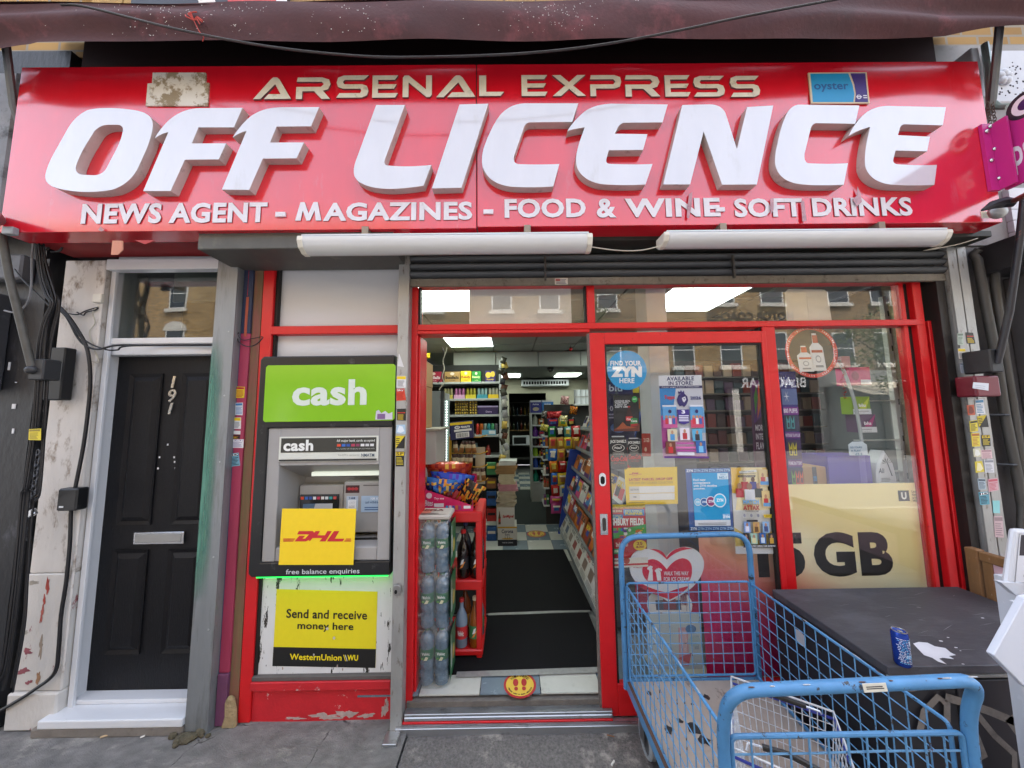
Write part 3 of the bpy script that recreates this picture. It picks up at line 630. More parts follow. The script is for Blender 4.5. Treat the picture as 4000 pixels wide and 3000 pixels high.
big = [
'M -2.3041 3.5172 Q -2.1990 3.5212 -2.1094 3.5042 Q -1.9978 3.4841 -1.9972 3.4075 Q -1.9971 3.3457 -2.0218 3.2610 L -2.0559 3.1585 Q -2.0901 3.0616 -2.1856 3.0276 Q -2.2780 3.0082 -2.3819 3.0183 Q -2.4772 3.0284 -2.5227 3.0517 Q -2.5732 3.0798 -2.5625 3.1351 Q -2.5560 3.1907 -2.5218 3.2699 L -2.4742 3.3876 Q -2.4398 3.4731 -2.3732 3.5062 Q -2.3391 3.5156 -2.3041 3.5172 Z M -2.2413 3.4161 L -2.1976 3.4158 Q -2.1580 3.4136 -2.1626 3.3708 Q -2.1664 3.3187 -2.1909 3.2577 L -2.2255 3.1693 Q -2.2415 3.1137 -2.2974 3.1124 L -2.3667 3.1167 Q -2.4111 3.1291 -2.3994 3.1801 Q -2.3814 3.2547 -2.3527 3.3108 L -2.3242 3.3721 Q -2.2982 3.4166 -2.2413 3.4161 Z',
'M -1.9801 3.3314 Q -1.9584 3.3834 -1.9146 3.4355 Q -1.8461 3.5117 -1.7405 3.5138 L -1.5006 3.5139 L -1.5414 3.3943 L -1.7405 3.3959 L -1.7707 3.2985 L -1.5787 3.2969 L -1.6131 3.2013 L -1.8015 3.2010 L -1.8652 3.0164 L -2.0156 3.0178 L -1.9064 3.3687 Q -1.9476 3.3595 -1.9801 3.3314 Z',
'M -1.5435 3.3325 Q -1.5206 3.3846 -1.4714 3.4415 Q -1.4052 3.5131 -1.2904 3.5151 L -1.0667 3.5153 L -1.1084 3.3975 L -1.3018 3.3971 L -1.3334 3.3005 L -1.1435 3.2989 L -1.1801 3.2042 L -1.3681 3.2039 L -1.4326 3.0189 L -1.5835 3.0221 L -1.4689 3.3718 Q -1.5104 3.3626 -1.5435 3.3325 Z',
'M -0.7436 3.5254 L -0.5806 3.5242 L -0.6837 3.2017 Q -0.6965 3.1678 -0.6781 3.1580 Q -0.5784 3.1426 -0.4267 3.1577 L -0.4686 3.0357 Q -0.5851 3.0148 -0.6750 3.0184 Q -0.8188 3.0264 -0.8522 3.0919 Q -0.8670 3.1306 -0.8464 3.1934 Z',
'M -0.2700 3.5248 L -0.1057 3.5285 L -0.2571 3.0214 L -0.4217 3.0181 Z',
'M 0.0976 3.5290 L 0.4075 3.5266 L 0.3700 3.4126 L 0.1325 3.4115 Q 0.1049 3.4097 0.0953 3.3820 L 0.0361 3.2053 Q 0.0283 3.1616 0.0646 3.1583 Q 0.1916 3.1524 0.2899 3.1574 L 0.2522 3.0245 Q 0.1347 3.0159 0.0176 3.0246 Q -0.1084 3.0421 -0.1396 3.1436 Q -0.1485 3.1923 -0.1346 3.2507 Q -0.1068 3.3390 -0.0697 3.4082 Q -0.0134 3.5228 0.0976 3.5290 Z',
'M 0.3408 3.3572 Q 0.3670 3.4047 0.4287 3.4641 Q 0.4860 3.5189 0.5974 3.5231 L 0.9190 3.5156 L 0.8833 3.4055 L 0.6664 3.4053 Q 0.6387 3.4025 0.6234 3.3678 L 0.6084 3.3381 L 0.7939 3.3337 L 0.7644 3.2383 L 0.5723 3.2379 L 0.5568 3.1911 Q 0.5464 3.1571 0.5736 3.1549 Q 0.7008 3.1480 0.8131 3.1528 L 0.7679 3.0314 Q 0.6317 3.0230 0.5146 3.0365 Q 0.4069 3.0615 0.3851 3.1488 Q 0.3795 3.2073 0.4096 3.2953 L 0.4398 3.3792 Q 0.3798 3.3698 0.3408 3.3572 Z',
'M 1.0025 3.5119 L 1.1594 3.5146 Q 1.2222 3.5141 1.2454 3.4634 L 1.2956 3.2378 L 1.3733 3.4964 L 1.5239 3.5050 L 1.3910 3.0259 L 1.1965 3.0258 L 1.1145 3.3489 L 1.0174 3.0293 L 0.8671 3.0306 Z',
'M 1.6707 3.5087 L 2.0190 3.5012 L 1.9833 3.3880 L 1.7629 3.3936 Q 1.7361 3.3938 1.7233 3.3535 L 1.6768 3.2109 Q 1.6645 3.1544 1.6949 3.1494 Q 1.8046 3.1419 1.9157 3.1475 L 1.8784 3.0197 Q 1.7390 3.0135 1.6434 3.0237 Q 1.5131 3.0388 1.5048 3.1464 Q 1.5052 3.2029 1.5287 3.2691 Q 1.5494 3.3550 1.5821 3.4221 Q 1.6163 3.5043 1.6707 3.5087 Z',
'M 1.9378 3.3135 Q 1.9718 3.3804 2.0318 3.4379 Q 2.0922 3.4957 2.1824 3.4970 L 2.5166 3.4866 L 2.4836 3.3744 L 2.2676 3.3828 Q 2.2405 3.3811 2.2322 3.3494 L 2.2192 3.3159 L 2.4011 3.3049 L 2.3736 3.2164 L 2.1947 3.2227 L 2.1750 3.1689 Q 2.1674 3.1425 2.1979 3.1385 Q 2.3073 3.1282 2.4188 3.1338 L 2.3882 3.0142 Q 2.2481 3.0071 2.1352 3.0193 Q 2.0230 3.0389 2.0114 3.1326 Q 2.0153 3.2081 2.0426 3.2935 L 2.0670 3.3681 Q 1.9954 3.3513 1.9378 3.3135 Z']
for s_ in big:
    b = MB(); b.prism(path(s_, 9), LY, SY-.001, 0, 1); b.build('raised_letter', [M_letter, M_letside], sg, smooth=False)
G = {'A': [(0, 0), (.45, .93), (.5, 1), (.6, 1), (.67, .9), (1, 0), (.28, 0), (.40, .22), (.72, .22), (.56, .68), (.19, 0)],
     'R': [(.03, 1), (.75, 1), (.95, .9), (1, .68), (.93, .45), (.78, .38), (1, 0), (.75, 0), (.52, .36), (.18, .36), (.18, 0), (0, 0), (0, .56), (.72, .56), (.8, .68), (.74, .8), (0, .8)],
     'P': [(.03, 1), (.78, 1), (.97, .9), (1, .68), (.95, .45), (.78, .36), (.18, .36), (.18, 0), (0, 0), (0, .56), (.74, .56), (.81, .68), (.75, .8), (0, .8)],
     'S': [(1, 1), (.22, 1), (.04, .9), (0, .68), (.05, .48), (.2, .4), (.75, .4), (.78, .3), (.74, .2), (.1, .2), (0, 0), (.8, 0), (.96, .1), (1, .3), (.95, .52), (.8, .6), (.25, .6), (.2, .7), (.25, .8), (.85, .8)],
     'E': [(0, 1), (1, 1), (.88, .8), (.22, .8), (.22, .6), (.95, .6), (.85, .4), (.22, .4), (.22, .2), (1, .2), (.9, 0), (0, 0)],
     'N': [(0, 0), (0, .9), (.06, 1), (.2, 1), (.8, .35), (.8, 1), (1, 1), (1, .1), (.94, 0), (.82, 0), (.2, .68), (.2, 0)],
     'L': [(0, 1), (.28, 1), (.28, .2), (1, .2), (.85, 0), (0, 0)],
     'X': [(0, 1), (.25, 1), (.5, .66), (.75, 1), (1, 1), (.62, .5), (1, 0), (.75, 0), (.5, .34), (.25, 0), (0, 0), (.38, .5)]}
M_gold = mat('tarnished_gold_letter', 'd6cfbd', .4, .05, var=.14, scale=14, dirt=('7d705a', .28, 18, .2))
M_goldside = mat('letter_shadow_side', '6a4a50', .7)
ars = [('A', (-1.4755, -1.2562, 3.607, 3.7445)), ('R', (-1.2281, -1.0294, 3.6052, 3.7427)), ('S', (-0.9946, -0.8079, 3.6123, 3.7541)), ('E', (-0.7853, -0.6363, 3.6108, 3.7527)), ('N', (-0.608, -0.438, 3.6125, 3.7513)), ('A', (-0.4115, -0.1828, 3.6108, 3.7497)), ('L', (-0.161, -0.0152, 3.6164, 3.7482)),
       ('E', (0.0871, 0.2387, 3.6145, 3.7485)), ('X', (0.2691, 0.4635, 3.613, 3.747)), ('P', (0.4901, 0.6734, 3.6103, 3.7454)), ('R', (0.6961, 0.8986, 3.6066, 3.7438)), ('E', (0.9291, 1.0777, 3.6049, 3.7413)), ('S', (1.0978, 1.2815, 3.6035, 3.7359)), ('S', (1.3136, 1.4882, 3.5999, 3.7344))]
for ch, (x0, x1, z0, z1) in ars:
    b = MB(); b.prism([[(x0+(x1-x0)*u, z0+(z1-z0)*v) for u, v in G[ch]]], SY-.010, SY-.001, 0, 1); b.build('gold_letter', [M_gold, M_goldside], sg)
M_sub = mat('white_sub_letter', 'd8d5dc', .45, var=.06, scale=14, dirt=('a89aa0', .15, 12, .2))
def word(s, r, y, m, side, name, parent, d=.005, bold=.034):
    """One mesh per letter: the word is laid out once and cut at the letters."""
    x0, x1, z0, z1 = r; v, f = glyphs(s, bold)
    # connected pieces -> letters by x overlap
    par = list(range(len(v)))
    def fd(a):
        while par[a] != a: par[a] = par[par[a]]; a = par[a]
        return a
    for q in f:
        for k in q[1:]: par[fd(k)] = fd(q[0])
    comps = {}
    for q in f: comps.setdefault(fd(q[0]), []).append(q)
    for fs in comps.values():
        ids = sorted({i for q in fs for i in q}); mp = {i: n for n, i in enumerate(ids)}
        b = MB(); k = len(ids)
        b.add([(x0+(x1-x0)*v[i][0], y-d, z0+(z1-z0)*v[i][1]) for i in ids]+[(x0+(x1-x0)*v[i][0], y-.0005, z0+(z1-z0)*v[i][1]) for i in ids], [tuple(mp[i] for i in q) for q in fs])
        cnt = {}
        for q in fs:
            for a, c in zip(q, q[1:]+q[:1]): cnt[(a, c)] = 1
        for (a, c) in cnt:
            if (c, a) not in cnt: b.f.append((mp[a], mp[c], mp[c]+k, mp[a]+k)); b.m.append(1)
        b.build(name, [m, side], parent, fix=False)
for s_, r_ in (('NEWS AGENT', (-2.3985, -1.3594, 2.855, 2.9754)), ('AGAZINES', (-1.0435, -0.203, 2.8588, 2.9685)), ('FOOD', (-0.0201, 0.4399, 2.868, 2.9822)), ('&', (0.5023, 0.6124, 2.8647, 2.979)), ('WINE', (0.6631, 1.2057, 2.866, 2.9775)), ('SOFT DRINKS', (1.2862, 2.3026, 2.8602, 2.9726))):
    word(s_, r_, SY, M_sub, M_goldside, 'sub_letter', sg)
r_ = (-1.1996, -1.0523, 2.8636, 2.9731); b = MB(); b.prism([[(r_[0]+(r_[1]-r_[0])*u, r_[2]+(r_[3]-r_[2])*v) for u, v in ((0, 0), (.17, 1), (.33, 1), (.5, .38), (.67, 1), (.83, 1), (1, 0), (.79, 0), (.725, .55), (.57, 0), (.43, 0), (.275, .55), (.21, 0))]], SY-.005, SY-.0005, 0, 1); b.build('sub_letter', [M_sub, M_goldside], sg)
for r_ in ((-1.3089, -1.2538, 2.8863, 2.9132), (-0.1391, -0.0843, 2.8922, 2.9173), (1.1793, 1.2282, 2.8937, 2.918)):
    B(r_[0], r_[1], SY-.010, SY-.0005, r_[2], r_[3]).build('sub_letter', M_sub, sg)
# bare sticker plate on the left, travel-card plate on the right
pl = MB(); pl.prism([[(x, z) for x, z in path('M -2.0732 3.7833 L -1.7654 3.7811 L -1.7607 3.7158 L -1.7416 3.7156 L -1.7383 3.5695 L -2.0952 3.5723 L -2.0970 3.7132 L -2.0717 3.7151 Z')[0]]], SY-.008, SY-.0005)
pl.build('bare_plate', mat('peeled_adhesive', 'd2cfc6', .7, var=.08, scale=8, dirt=('8d7f66', .52, 9, .06)), sg)
oy = ((1.7836, -0.33, 3.7525), (2.1301, -0.33, 3.753), (1.7813, -0.33, 3.5543), (2.1261, -0.33, 3.5516))
op = sheet(oy, .006).build('card_plate', ink('cfc0a2'), sg)
p = Print(oy); p.poly([(.03, .04), (.72, .04), (.75, .3), (.735, .6), (.68, .96), (.03, .96)], '1c8ec4'); p.poly([(.745, .04), (.97, .04), (.97, .96), (.715, .96), (.765, .6), (.775, .3)], '3a2a78'); p.text('oyster', .07, .36, .66, .66, '14508c', .02); p.ell(.82, .2, .04, .07, 'd9d9e6'); p.ell(.82, .2, .025, .045, '3a2a78'); p.rect(.77, .185, .87, .215, 'd9d9e6'); p.text('=', .89, .15, .955, .25, 'd9d9e6'); p.build(op)
# peeled tape scraps on the sub lettering
for k, c in enumerate(([(1.029, -0.335, 2.997), (1.065, -0.335, 3.011), (1.041, -0.335, 2.912), (1.011, -0.335, 2.852), (0.989, -0.335, 2.857), (1.002, -0.335, 2.922)], [(1.489, -0.335, 2.964), (1.525, -0.335, 2.969), (1.514, -0.335, 2.899), (1.49, -0.335, 2.876), (1.48, -0.335, 2.908)], [(1.995, -0.335, 3.035), (2.018, -0.335, 2.997), (2.021, -0.335, 2.941), (1.964, -0.335, 2.913), (1.929, -0.335, 2.96), (1.98, -0.335, 2.979)], [(1.666, -0.335, 2.953), (1.692, -0.335, 2.949), (1.699, -0.335, 2.832), (1.654, -0.335, 2.828)], [(-2.286, -0.335, 2.815), (-2.267, -0.335, 2.837), (-2.23, -0.335, 2.814), (-2.255, -0.335, 2.805)])):
    b = MB(); b.prism([[(q[0]*.55+c[0][0]*.45, q[2]) for q in c]], SY-.0125, SY-.011); b.build('tape_scrap', mat('old_tape', 'b08088', .18, var=.3, scale=30, dirt=('6a4a50', .35, 25, .2)), sg)

# ---- fluorescent batten lights under the sign
def batten(x0, x1, label, za_, zb_, y0=-.36):
    t = thing('batten_light', label, 'light fitting', ((x0+x1)/2, y0+.05, zb_), 'batten lights under the sign')
    h = za_-zb_; b = MB()
    pr = [(y0+.10, za_), (y0+.0, za_-.005), (y0-.002, za_-h*.35), (y0+.012, zb_+h*.25), (y0+.045, zb_), (y0+.075, zb_), (y0+.10, zb_+.02)]
    n = len(pr)
    def ext(xa, xb, g):
        q = MB(); P_ = [((y-(y0+.05))*g+y0+.05, (z-(za_+zb_)/2)*g+(za_+zb_)/2) for y, z in pr]
        q.add([(x, y, z) for x in (xa, xb) for y, z in P_], [tuple(range(n)), tuple(range(2*n-1, n-1, -1))]+[(i, (i+1) % n, n+(i+1) % n, n+i) for i in range(n)]); return q
    ext(x0+.03, x1-.03, 1.0).build('diffuser', mat('diffuser_plastic', 'd3d5d6', .25, var=.05, scale=3, dirt=('a6925e', .25, 3, .3), stretch=(.3, 1, 1)), t, smooth=True)
    ext(x0, x0+.0298, 1.07).build('end_cap', mat('cream_plastic', 'd9d5c8', .4), t, bevel=.004); ext(x1-.0298, x1, 1.07).build('end_cap', mat('cream_plastic'), t, bevel=.004)
    B(x0+.02, x1-.02, y0+.005, y0+.095, za_+.001, za_+.009).build('spine', mat('white_enamel', 'cfd2d6', .35), t)
    for fx_ in (.22, .78):
        xx = x0+(x1-x0)*fx_; B(xx-.018, xx+.018, y0+.03, y0+.16, za_+.0095, SZ0+.011).build('bracket', mat('bracket_steel', '8d8274', .5, .6), t)
    return t
batten(-1.1615, 0.465, 'white batten light under the sign, left of the two', 2.7567, 2.6732)
batten(0.8592, 2.4659, 'white batten light under the sign, right of the two with stained diffuser', 2.7607, 2.6936)
gb_ = B(-1.7702, -.66, -.29, .0, 2.7189, SZ0+.010).build('lintel_box', mat('grey_lintel_steel', '5a5a56', .6, .3, var=.2, scale=7, dirt=('8a8474', .3, 9, .3)), bevel=.004)
tag(gb_, 'grey steel box beam under the sign above the black door post', 'beam')

# ================================================================ awning over the sign
M_canvas = mat('weathered_canvas', '48292b', .85, var=.34, scale=3.5, bump=.25, bscale=60, dirt=('7a4248', .36, 4.5, .22), stretch=(.8, 1, .7))
aw = thing('awning', 'folded weathered maroon canvas awning over the sign', 'awning', (0, -.4, 3.75))
rnd = random.Random(21)
def canvas(u, v):
    x = -3.12+6.24*u; edge = abs(2*u-1)
    zt_ = 4.005-.03*edge**2*0; zb_ = 3.770+.003*math.sin(9*u)+.005*math.sin(31*u+1)
    if u > .88: zb_ += .05*math.sin((u-.88)/.12*math.pi)*(1 if u < .97 else .4)
    if u < .10: zb_ += -.02+.01*math.sin(80*u)
    z = zb_+(zt_-zb_)*v
    y = -.50-.02*math.sin(v*3.1)
    f1 = max(0, (.32-u)/.32); f2 = max(0, (u-.68)/.32)
    y += f1*.022*math.sin(9*v-14*u*f1+1)+f2*.028*math.sin(8*v+15*(u-.68))+.004*math.sin(40*u+6*v)
    return (x, y, z)
b = MB(); b.grid(canvas, 160, 16); cv = b.build('valance', M_canvas, aw, smooth=True, fix=False)
b = MB()
def roofc(u, v): x = -3.12+6.24*u; y = -.50+.50*v; return (x, y, 4.005+.42*v-.02*math.sin(math.pi*v)+.012*math.sin(20*u)*(1-v))
b.grid(roofc, 60, 8); b.build('canopy', M_canvas, aw, smooth=True, fix=False)
b = MB(); b.box(-3.1, 3.1, -.46, -.42, 3.96, 4.0); b.build('front_bar', M_dark, aw)
for s_, xx in ((-1, -2.80), (1, 2.80)):
    b = MB(); b.tube([(xx, -.44, 3.98), (xx+s_*.10, -.30, 3.60), (xx+s_*.16, -.05, 3.1)], .018, 8); b.build('arm', mat('awning_arm_steel', '6a6e70', .5, .6, var=.2), aw)
# lichen flecks and frayed orange string on the valance
fl = MB()
for k in range(260):
    u = min(.97, max(.03, rnd.choice([rnd.gauss(.205, .012), rnd.gauss(.545, .02), rnd.gauss(.2, .03), rnd.gauss(.27, .015), rnd.gauss(.53, .05), rnd.gauss(.36, .02), rnd.gauss(.55, .03)]))); v = rnd.uniform(.12, .95); p = canvas(u, v); s = rnd.uniform(.0008, .0032)
    fl.add([(p[0]-s, p[1]-.004, p[2]-s*.6), (p[0]+s, p[1]-.004, p[2]-s), (p[0]+s*.7, p[1]-.004, p[2]+s), (p[0]-s*.8, p[1]-.004, p[2]+s*.7)], [(0, 1, 2, 3)])
fo = fl.build('lichen', mat('lichen_fleck', 'b6b2ac', .9), aw, fix=False); fo['kind'] = 'stuff'
b = MB(); q0 = (-1.649, -0.53, 3.856)
for k in range(9):
    a = rnd.uniform(-2, 2); b.tube([q0, (q0[0]+.03*math.sin(a), q0[1]-.012, q0[2]+.03*math.cos(a)), (q0[0]+.055*math.sin(a+.5), q0[1]-.004, q0[2]+.045*math.cos(a+.4))], .003, 5)
b.tube([q0, (-1.6103, -0.535, 3.785), (-1.5882, -0.53, 3.7547), (-1.6048, -0.52, 3.7444)], .0022, 5); b.build('string_knot', mat('orange_string', 'b5463c', .8), aw)

def cable(name, label, pts, r, m, n=6, group=None, sub=8):
    P_ = [Vector(p) for p in pts]; out = []
    for i in range(len(P_)-1):
        a = P_[max(0, i-1)]; b_ = P_[i]; c_ = P_[i+1]; d_ = P_[min(len(P_)-1, i+2)]
        for k in range(sub):
            t = k/sub; out.append(.5*((2*b_)+(c_-a)*t+(2*a-5*b_+4*c_-d_)*t*t+(3*b_-a-3*c_+d_)*t**3))
    out.append(P_[-1]); bb = MB(); bb.tube(out, r, n)
    return tag(bb.build(name, m, smooth=True), label, 'cable', group)
M_cab = mat('black_cable', '1c1c1f', .45); M_cabg = mat('grey_cable', '77777a', .5)
cable('overhead_cable', 'black overhead cable sagging across the sign top', [(-2.3114, -0.56, 3.9096), (-2.173, -0.56, 3.8969), (-1.7268, -0.56, 3.7718), (-1.2383, -0.56, 3.6655), (-0.7667, -0.56, 3.6064), (-0.3924, -0.56, 3.5974), (0.1079, -0.56, 3.616), (0.5282, -0.56, 3.667), (0.9113, -0.56, 3.7439), (1.229, -0.56, 3.8164), (1.6984, -0.56, 3.9101), (1.8166, -0.56, 3.9325)], .0055, M_cab)
cable('light_flex', 'thin pale flex drooping between the two batten lights', [(0.4667, -0.33, 2.689), (0.602, -0.33, 2.6688), (0.7381, -0.33, 2.6674), (0.8621, -0.33, 2.6946)], .003, mat('pale_flex', 'b8b2a2', .6))
cable('light_flex', 'thin pale flex from the right batten light to the corner', [(2.4839, -0.33, 2.7141), (2.4612, -0.3, 2.6865), (2.4361, -0.25, 2.6903), (2.6661, -0.22, 2.738), (2.8351, -0.2, 2.788)], .003, mat('pale_flex'))

# ---- bullet camera bottom-left, flood lamp bottom-right, projecting sign
def bullet(label, c):
    t = thing('security_camera', label, 'security camera', c)
    b = MB(); b.tube([(c[0]-.10, c[1]+.02, c[2]+.015), (c[0]-.02, c[1]-.05, c[2]+.004), (c[0]+.025, c[1]-.085, c[2]-.006)], [.034, .036, .036], 14); b.build('body', mat('camera_grey', '8d9194', .4, .2), t, smooth=True)
    b = MB(); b.tube([(c[0]+.0255, c[1]-.0855, c[2]-.0062), (c[0]+.029, c[1]-.088, c[2]-.0072)], [.028, .026], 14); b.build('lens', mat('camera_glass', '0d0d10', .06, spec=.9), t)
    B(c[0]-.045, c[0]+.015, SY-.03, SY-.001, c[2]-.075, c[2]-.032).build('bracket', mat('camera_grey'), t, bevel=.004); return t
bullet('grey bullet camera on the bottom left corner of the sign', (-2.7506, -0.36, 2.8633))
fc = (2.672, -0.4, 2.8325)
t = thing('flood_lamp', 'black taped lamp arm on the bottom right corner of the sign', 'lamp', fc)
b = MB(); b.tube([(2.5564, -0.42, 2.8286), (2.6005, -0.43, 2.8506), (2.6471, -0.44, 2.8593), (2.679, -0.46, 2.8429)], [.006, .022, .028, .02], 8); b.build('taped_arm', mat('black_tape', '1a1820', .5, var=.3, scale=30), t)
b = MB(); b.tube([(2.6816, -0.45, 2.8574), (2.5272, -0.6, 2.8002)], .014, 8); b.build('tube', mat('copper_tube', '7d4a44', .4, .5), t)
b = MB(); b.ball((2.7188, -0.37, 2.8513), .045, .03, .04, 10, 6); b.build('lamp_head', mat('lamp_grey', '9a9a98', .35, .3), t, smooth=True)
poster('rating_label', 'small yellowed label on the bottom right corner of the sign', 'sticker', rc((2.698, 2.7714, 2.8447, 2.8837), -.3215), 'd8cba8', lambda p: p.lines(.08, .12, .95, .9, 5, '6a6058', .4, .2), thick=.001)
XP = 2.835
pc = [(XP, -.335, 3.420), (XP, -1.0, 3.420), (XP, -.335, 3.003), (XP, -1.0, 3.003)]
M_purp = mat('magenta_sign_vinyl', 'c02c84', .35, var=.06, scale=4)
pj = sheet([pc[0], pc[1], pc[2], pc[3]], .02).build('projecting_sign', M_purp); tag(pj, 'magenta projecting sign bolted to the right end of the fascia', 'sign')
q = Print([pc[0], pc[1], pc[2], pc[3]]); q.text('pay', .068, .12, .24, .52, 'e6e0ea', .02); q.build(pj); q = Print(pc); q.ell(.165, 1.0, .095, .17, '2a2430', 32); q.ell(.17, 1.0, .07, .125, 'e8e6ee', 32); q.ell(.175, 1.0, .04, .07, '3a1a5a', 32); q.build(pj)
b = MB(); b.box(XP-.080, XP-.022, -.3375, -.3215, 3.003, 3.41); b.box(XP-.0335, XP-.0215, -.40, -.338, 3.003, 3.40); b.build('flange', M_purp, pj)
for z, xx in ((3.36, -.06), (3.39, -.035), (3.25, -.03), (3.18, -.058), (3.07, -.03)):
    b = MB(); b.ball((XP+xx, -.341, z), .012, .008, .012, 8, 5); b.build('bolt', M_chrome, pj, smooth=True)

# ================================================================ neighbours: left
M_blackw = mat('black_painted_wall', '18191d', .5, var=.35, scale=3, bump=.3, bscale=30, dirt=('5c5e66', .24, 5, .2), stretch=(1, 1, .5))
WX = -2.7212
nl = thing('neighbour_front', 'black painted shop corner left of the door, hung with cables', 'building', (-3.5, 0, 0))
B(-6, -2.9043-.06, -.03, .3, .0, 2.80).build('wall', M_blackw, nl)
B(-6, -2.99, -.03, .3, 2.802, 4.29).build('upper_wall', M_blackw, nl)
b = MB(); zz = [2.888, 2.1782]
B(-3.35, -3.16, -.12, -.031, 1.95, 2.55).build('pilaster_block', mat('dark_grey_block', '3a3b40', .55, var=.25, scale=5, dirt=('75767a', .3, 6, .3)), nl, bevel=.006)
B(-3.6, -3.04, -.10, -.031, 2.64, 2.80).build('corbel', mat('grey_corbel', '5c5e63', .6, var=.3, scale=5, dirt=('25262a', .4, 6, .2)), nl, bevel=.01)
B(-4.2, -3.05, -.20, -.031, 2.95, 3.95).build('scroll_bracket', mat('grey_scroll', '7b7e83', .6, var=.35, scale=6, dirt=('2a2b2f', .45, 7, .15)), nl, bevel=.02)
# cream jamb with peeling paint
M_cream = mat('peeling_cream_paint', 'd0cbc5', .65, var=.10, scale=4, bump=.3, bscale=40, dirt=('7d6a56', .40, 5, .10), stretch=(1.3, 1, .6))
M_creaml = mat('peeling_cream_paint_low', 'ccc8c2', .65, var=.10, scale=4, bump=.4, bscale=40, dirt=('86474a', .30, 3.2, .03), stretch=(1.4, 1, .6))
CX0, CX1 = -2.8215-.07, -2.6242
jm = thing('door_jamb', 'cream painted timber jamb with peeling red paint beside the black door', 'jamb', ((CX0+CX1)/2, 0, 0))
B(CX0, CX1, -.01, .25, .85, 2.80).build('plank', M_cream, jm, bevel=.006)
B(CX0-.005, CX1, -.014, .25, .20, .848).build('plank', M_creaml, jm, bevel=.006); B(CX0-.02, CX1, -.03, .25, .0, .198).build('plinth', M_creaml, jm, bevel=.008)
B(CX1-.045, CX1+.012, -.022, -.0105, .3, 2.76).build('moulding', M_cream, jm, bevel=.005)
jb = (-2.6486, -2.5927, 2.5043, 2.5602)
tag(B(jb[0], jb[1], -.045, -.0225, jb[2], jb[3]).build('junction_box', mat('cream_plastic'), bevel=.004), 'small cream junction box on the jamb above the cables', 'junction box')
for cx, cz, w, h, c_ in ((.125, .78, .012, .06, 'a8483c'), (.11, .62, .012, .05, 'a8584c'), (.05, .42, .035, .02, '8f5058'), (.125, .44, .014, .07, '9a8a7a'), (.04, .31, .04, .022, '8f5058'), (.08, .25, .025, .014, '8f5058'), (.13, .27, .012, .05, 'a07a5a'), (.115, .70, .008, .04, 'a8483c'), (.04, .80, .05, .012, '9d978c'), (.02, .52, .03, .012, '9d978c')):
    flake(jm, CX0+cx, cz, w, h, -.0145, mat('flaked_'+c_, c_, .85, var=.2, scale=25, bump=.3), 'paint_patch')
# front door 191
fd_ = thing('front_door', 'black panelled front door numbered 191 in a white frame', 'door', (-2.2, .08, .08))
M_upvc = mat('white_upvc', 'd8dadd', .3, var=.03, scale=4, dirt=('a8a49c', .12, 6, .3))
M_door = mat('black_woodgrain_door', '151518', .45, var=.2, scale=9, bump=.3, bscale=70, stretch=(5, 1, .5), dirt=('4a4a4c', .05, 14, .1), spec=.22)
DL, DR = -2.612, -1.66; DZ0, DZ1 = .114, 2.178
FL0 = CX1+.0125
def fr_(x0, x1, z0, z1, y0=.02, y1=.16, nm='frame', bv=.008): return B(x0, x1, y0, y1, z0, z1).build(nm, M_upvc, fd_, bevel=bv, seg=2)
fr_(FL0, DL, .08, 2.80, .03); fr_(FL0, FL0+.03, .08, 2.80, .012, .0295, 'architrave', .003)
fr_(DL, DR, DZ1, 2.2428, .04); fr_(DL, DR, DZ1+.07, DZ1+.11, .025, .0395, 'transom_bead', .004)
fz0, fz1 = 2.2715, 2.8613
fr_(DL, DR, 2.2438, fz0, .035, nm='transom'); fr_(DL, DR, fz1, 2.80, .04, nm='head'); fr_(FL0, DR, 2.73, 2.80, -.02, .039, 'head_trim', .004)
B(DL, DR, .08, .086, fz0, fz1).build('fanlight_pane', FANGLASS, fd_)
bx = (-2.2782, -1.9627, 2.549, 2.8936)
B(bx[0], DR, .09, .10, bx[2], fz1).build('fanlight_board', mat('grey_backing', '8a908c', .6), fd_)
B(DL, DR, .50, .52, fz0-.1, fz1+.1).build('hall_wall', mat('dim_hall', '7d7a70', .8), fd_)
leaf = B(DL, DR, .10, .15, DZ0, DZ1).build('door_leaf', M_door, fd_)
fr_(DL, DR, .09, DZ0-.001, .03, .15, 'bottom_rail', .004)
fr_(FL0-.05, PX0-.003, .045, .089, -.075, .10, 'sill', .006)
tag(B(-2.7017, PX0-.004, -.07, .2, -.005, .044).build('door_step', mat('worn_stone_step', '7b746c', .85, var=.2, scale=8, bump=.4, dirt=('55504a', .35, 9, .3)), bevel=.006), 'worn grey stone step under the white door sill', 'step')
def panel(x0, x1, z0, z1):
    b = MB(); y0 = .0995; d = .022; g = .05
    o_ = [(x0, z0), (x1, z0), (x1, z1), (x0, z1)]; i_ = [(x0+d, z0+d), (x1-d, z0+d), (x1-d, z1-d), (x0+d, z1-d)]; c_ = [(x0+g, z0+g), (x1-g, z0+g), (x1-g, z1-g), (x0+g, z1-g)]
    vs_ = [(x, y0-.008, z) for x, z in o_]+[(x, y0+.0, z) for x, z in i_]+[(x, y0-.014, z) for x, z in c_]
    vs_ += [(x, y0+.0004, z) for x, z in o_]
    f = [(0, 1, 5, 4), (1, 2, 6, 5), (2, 3, 7, 6), (3, 0, 4, 7), (4, 5, 9, 8), (5, 6, 10, 9), (6, 7, 11, 10), (7, 4, 8, 11), (8, 9, 10, 11), (0, 12, 13, 1), (1, 13, 14, 2), (2, 14, 15, 3), (3, 15, 12, 0)]
    b.add(vs_, f); return b.build('door_panel', M_door, leaf)
p1 = (-2.5057, -2.2962, 2.0612, 2.0612); zA1 = 2.0613; zA0 = 1.0921; zB1 = 0.9389; zB0 = 0.3224
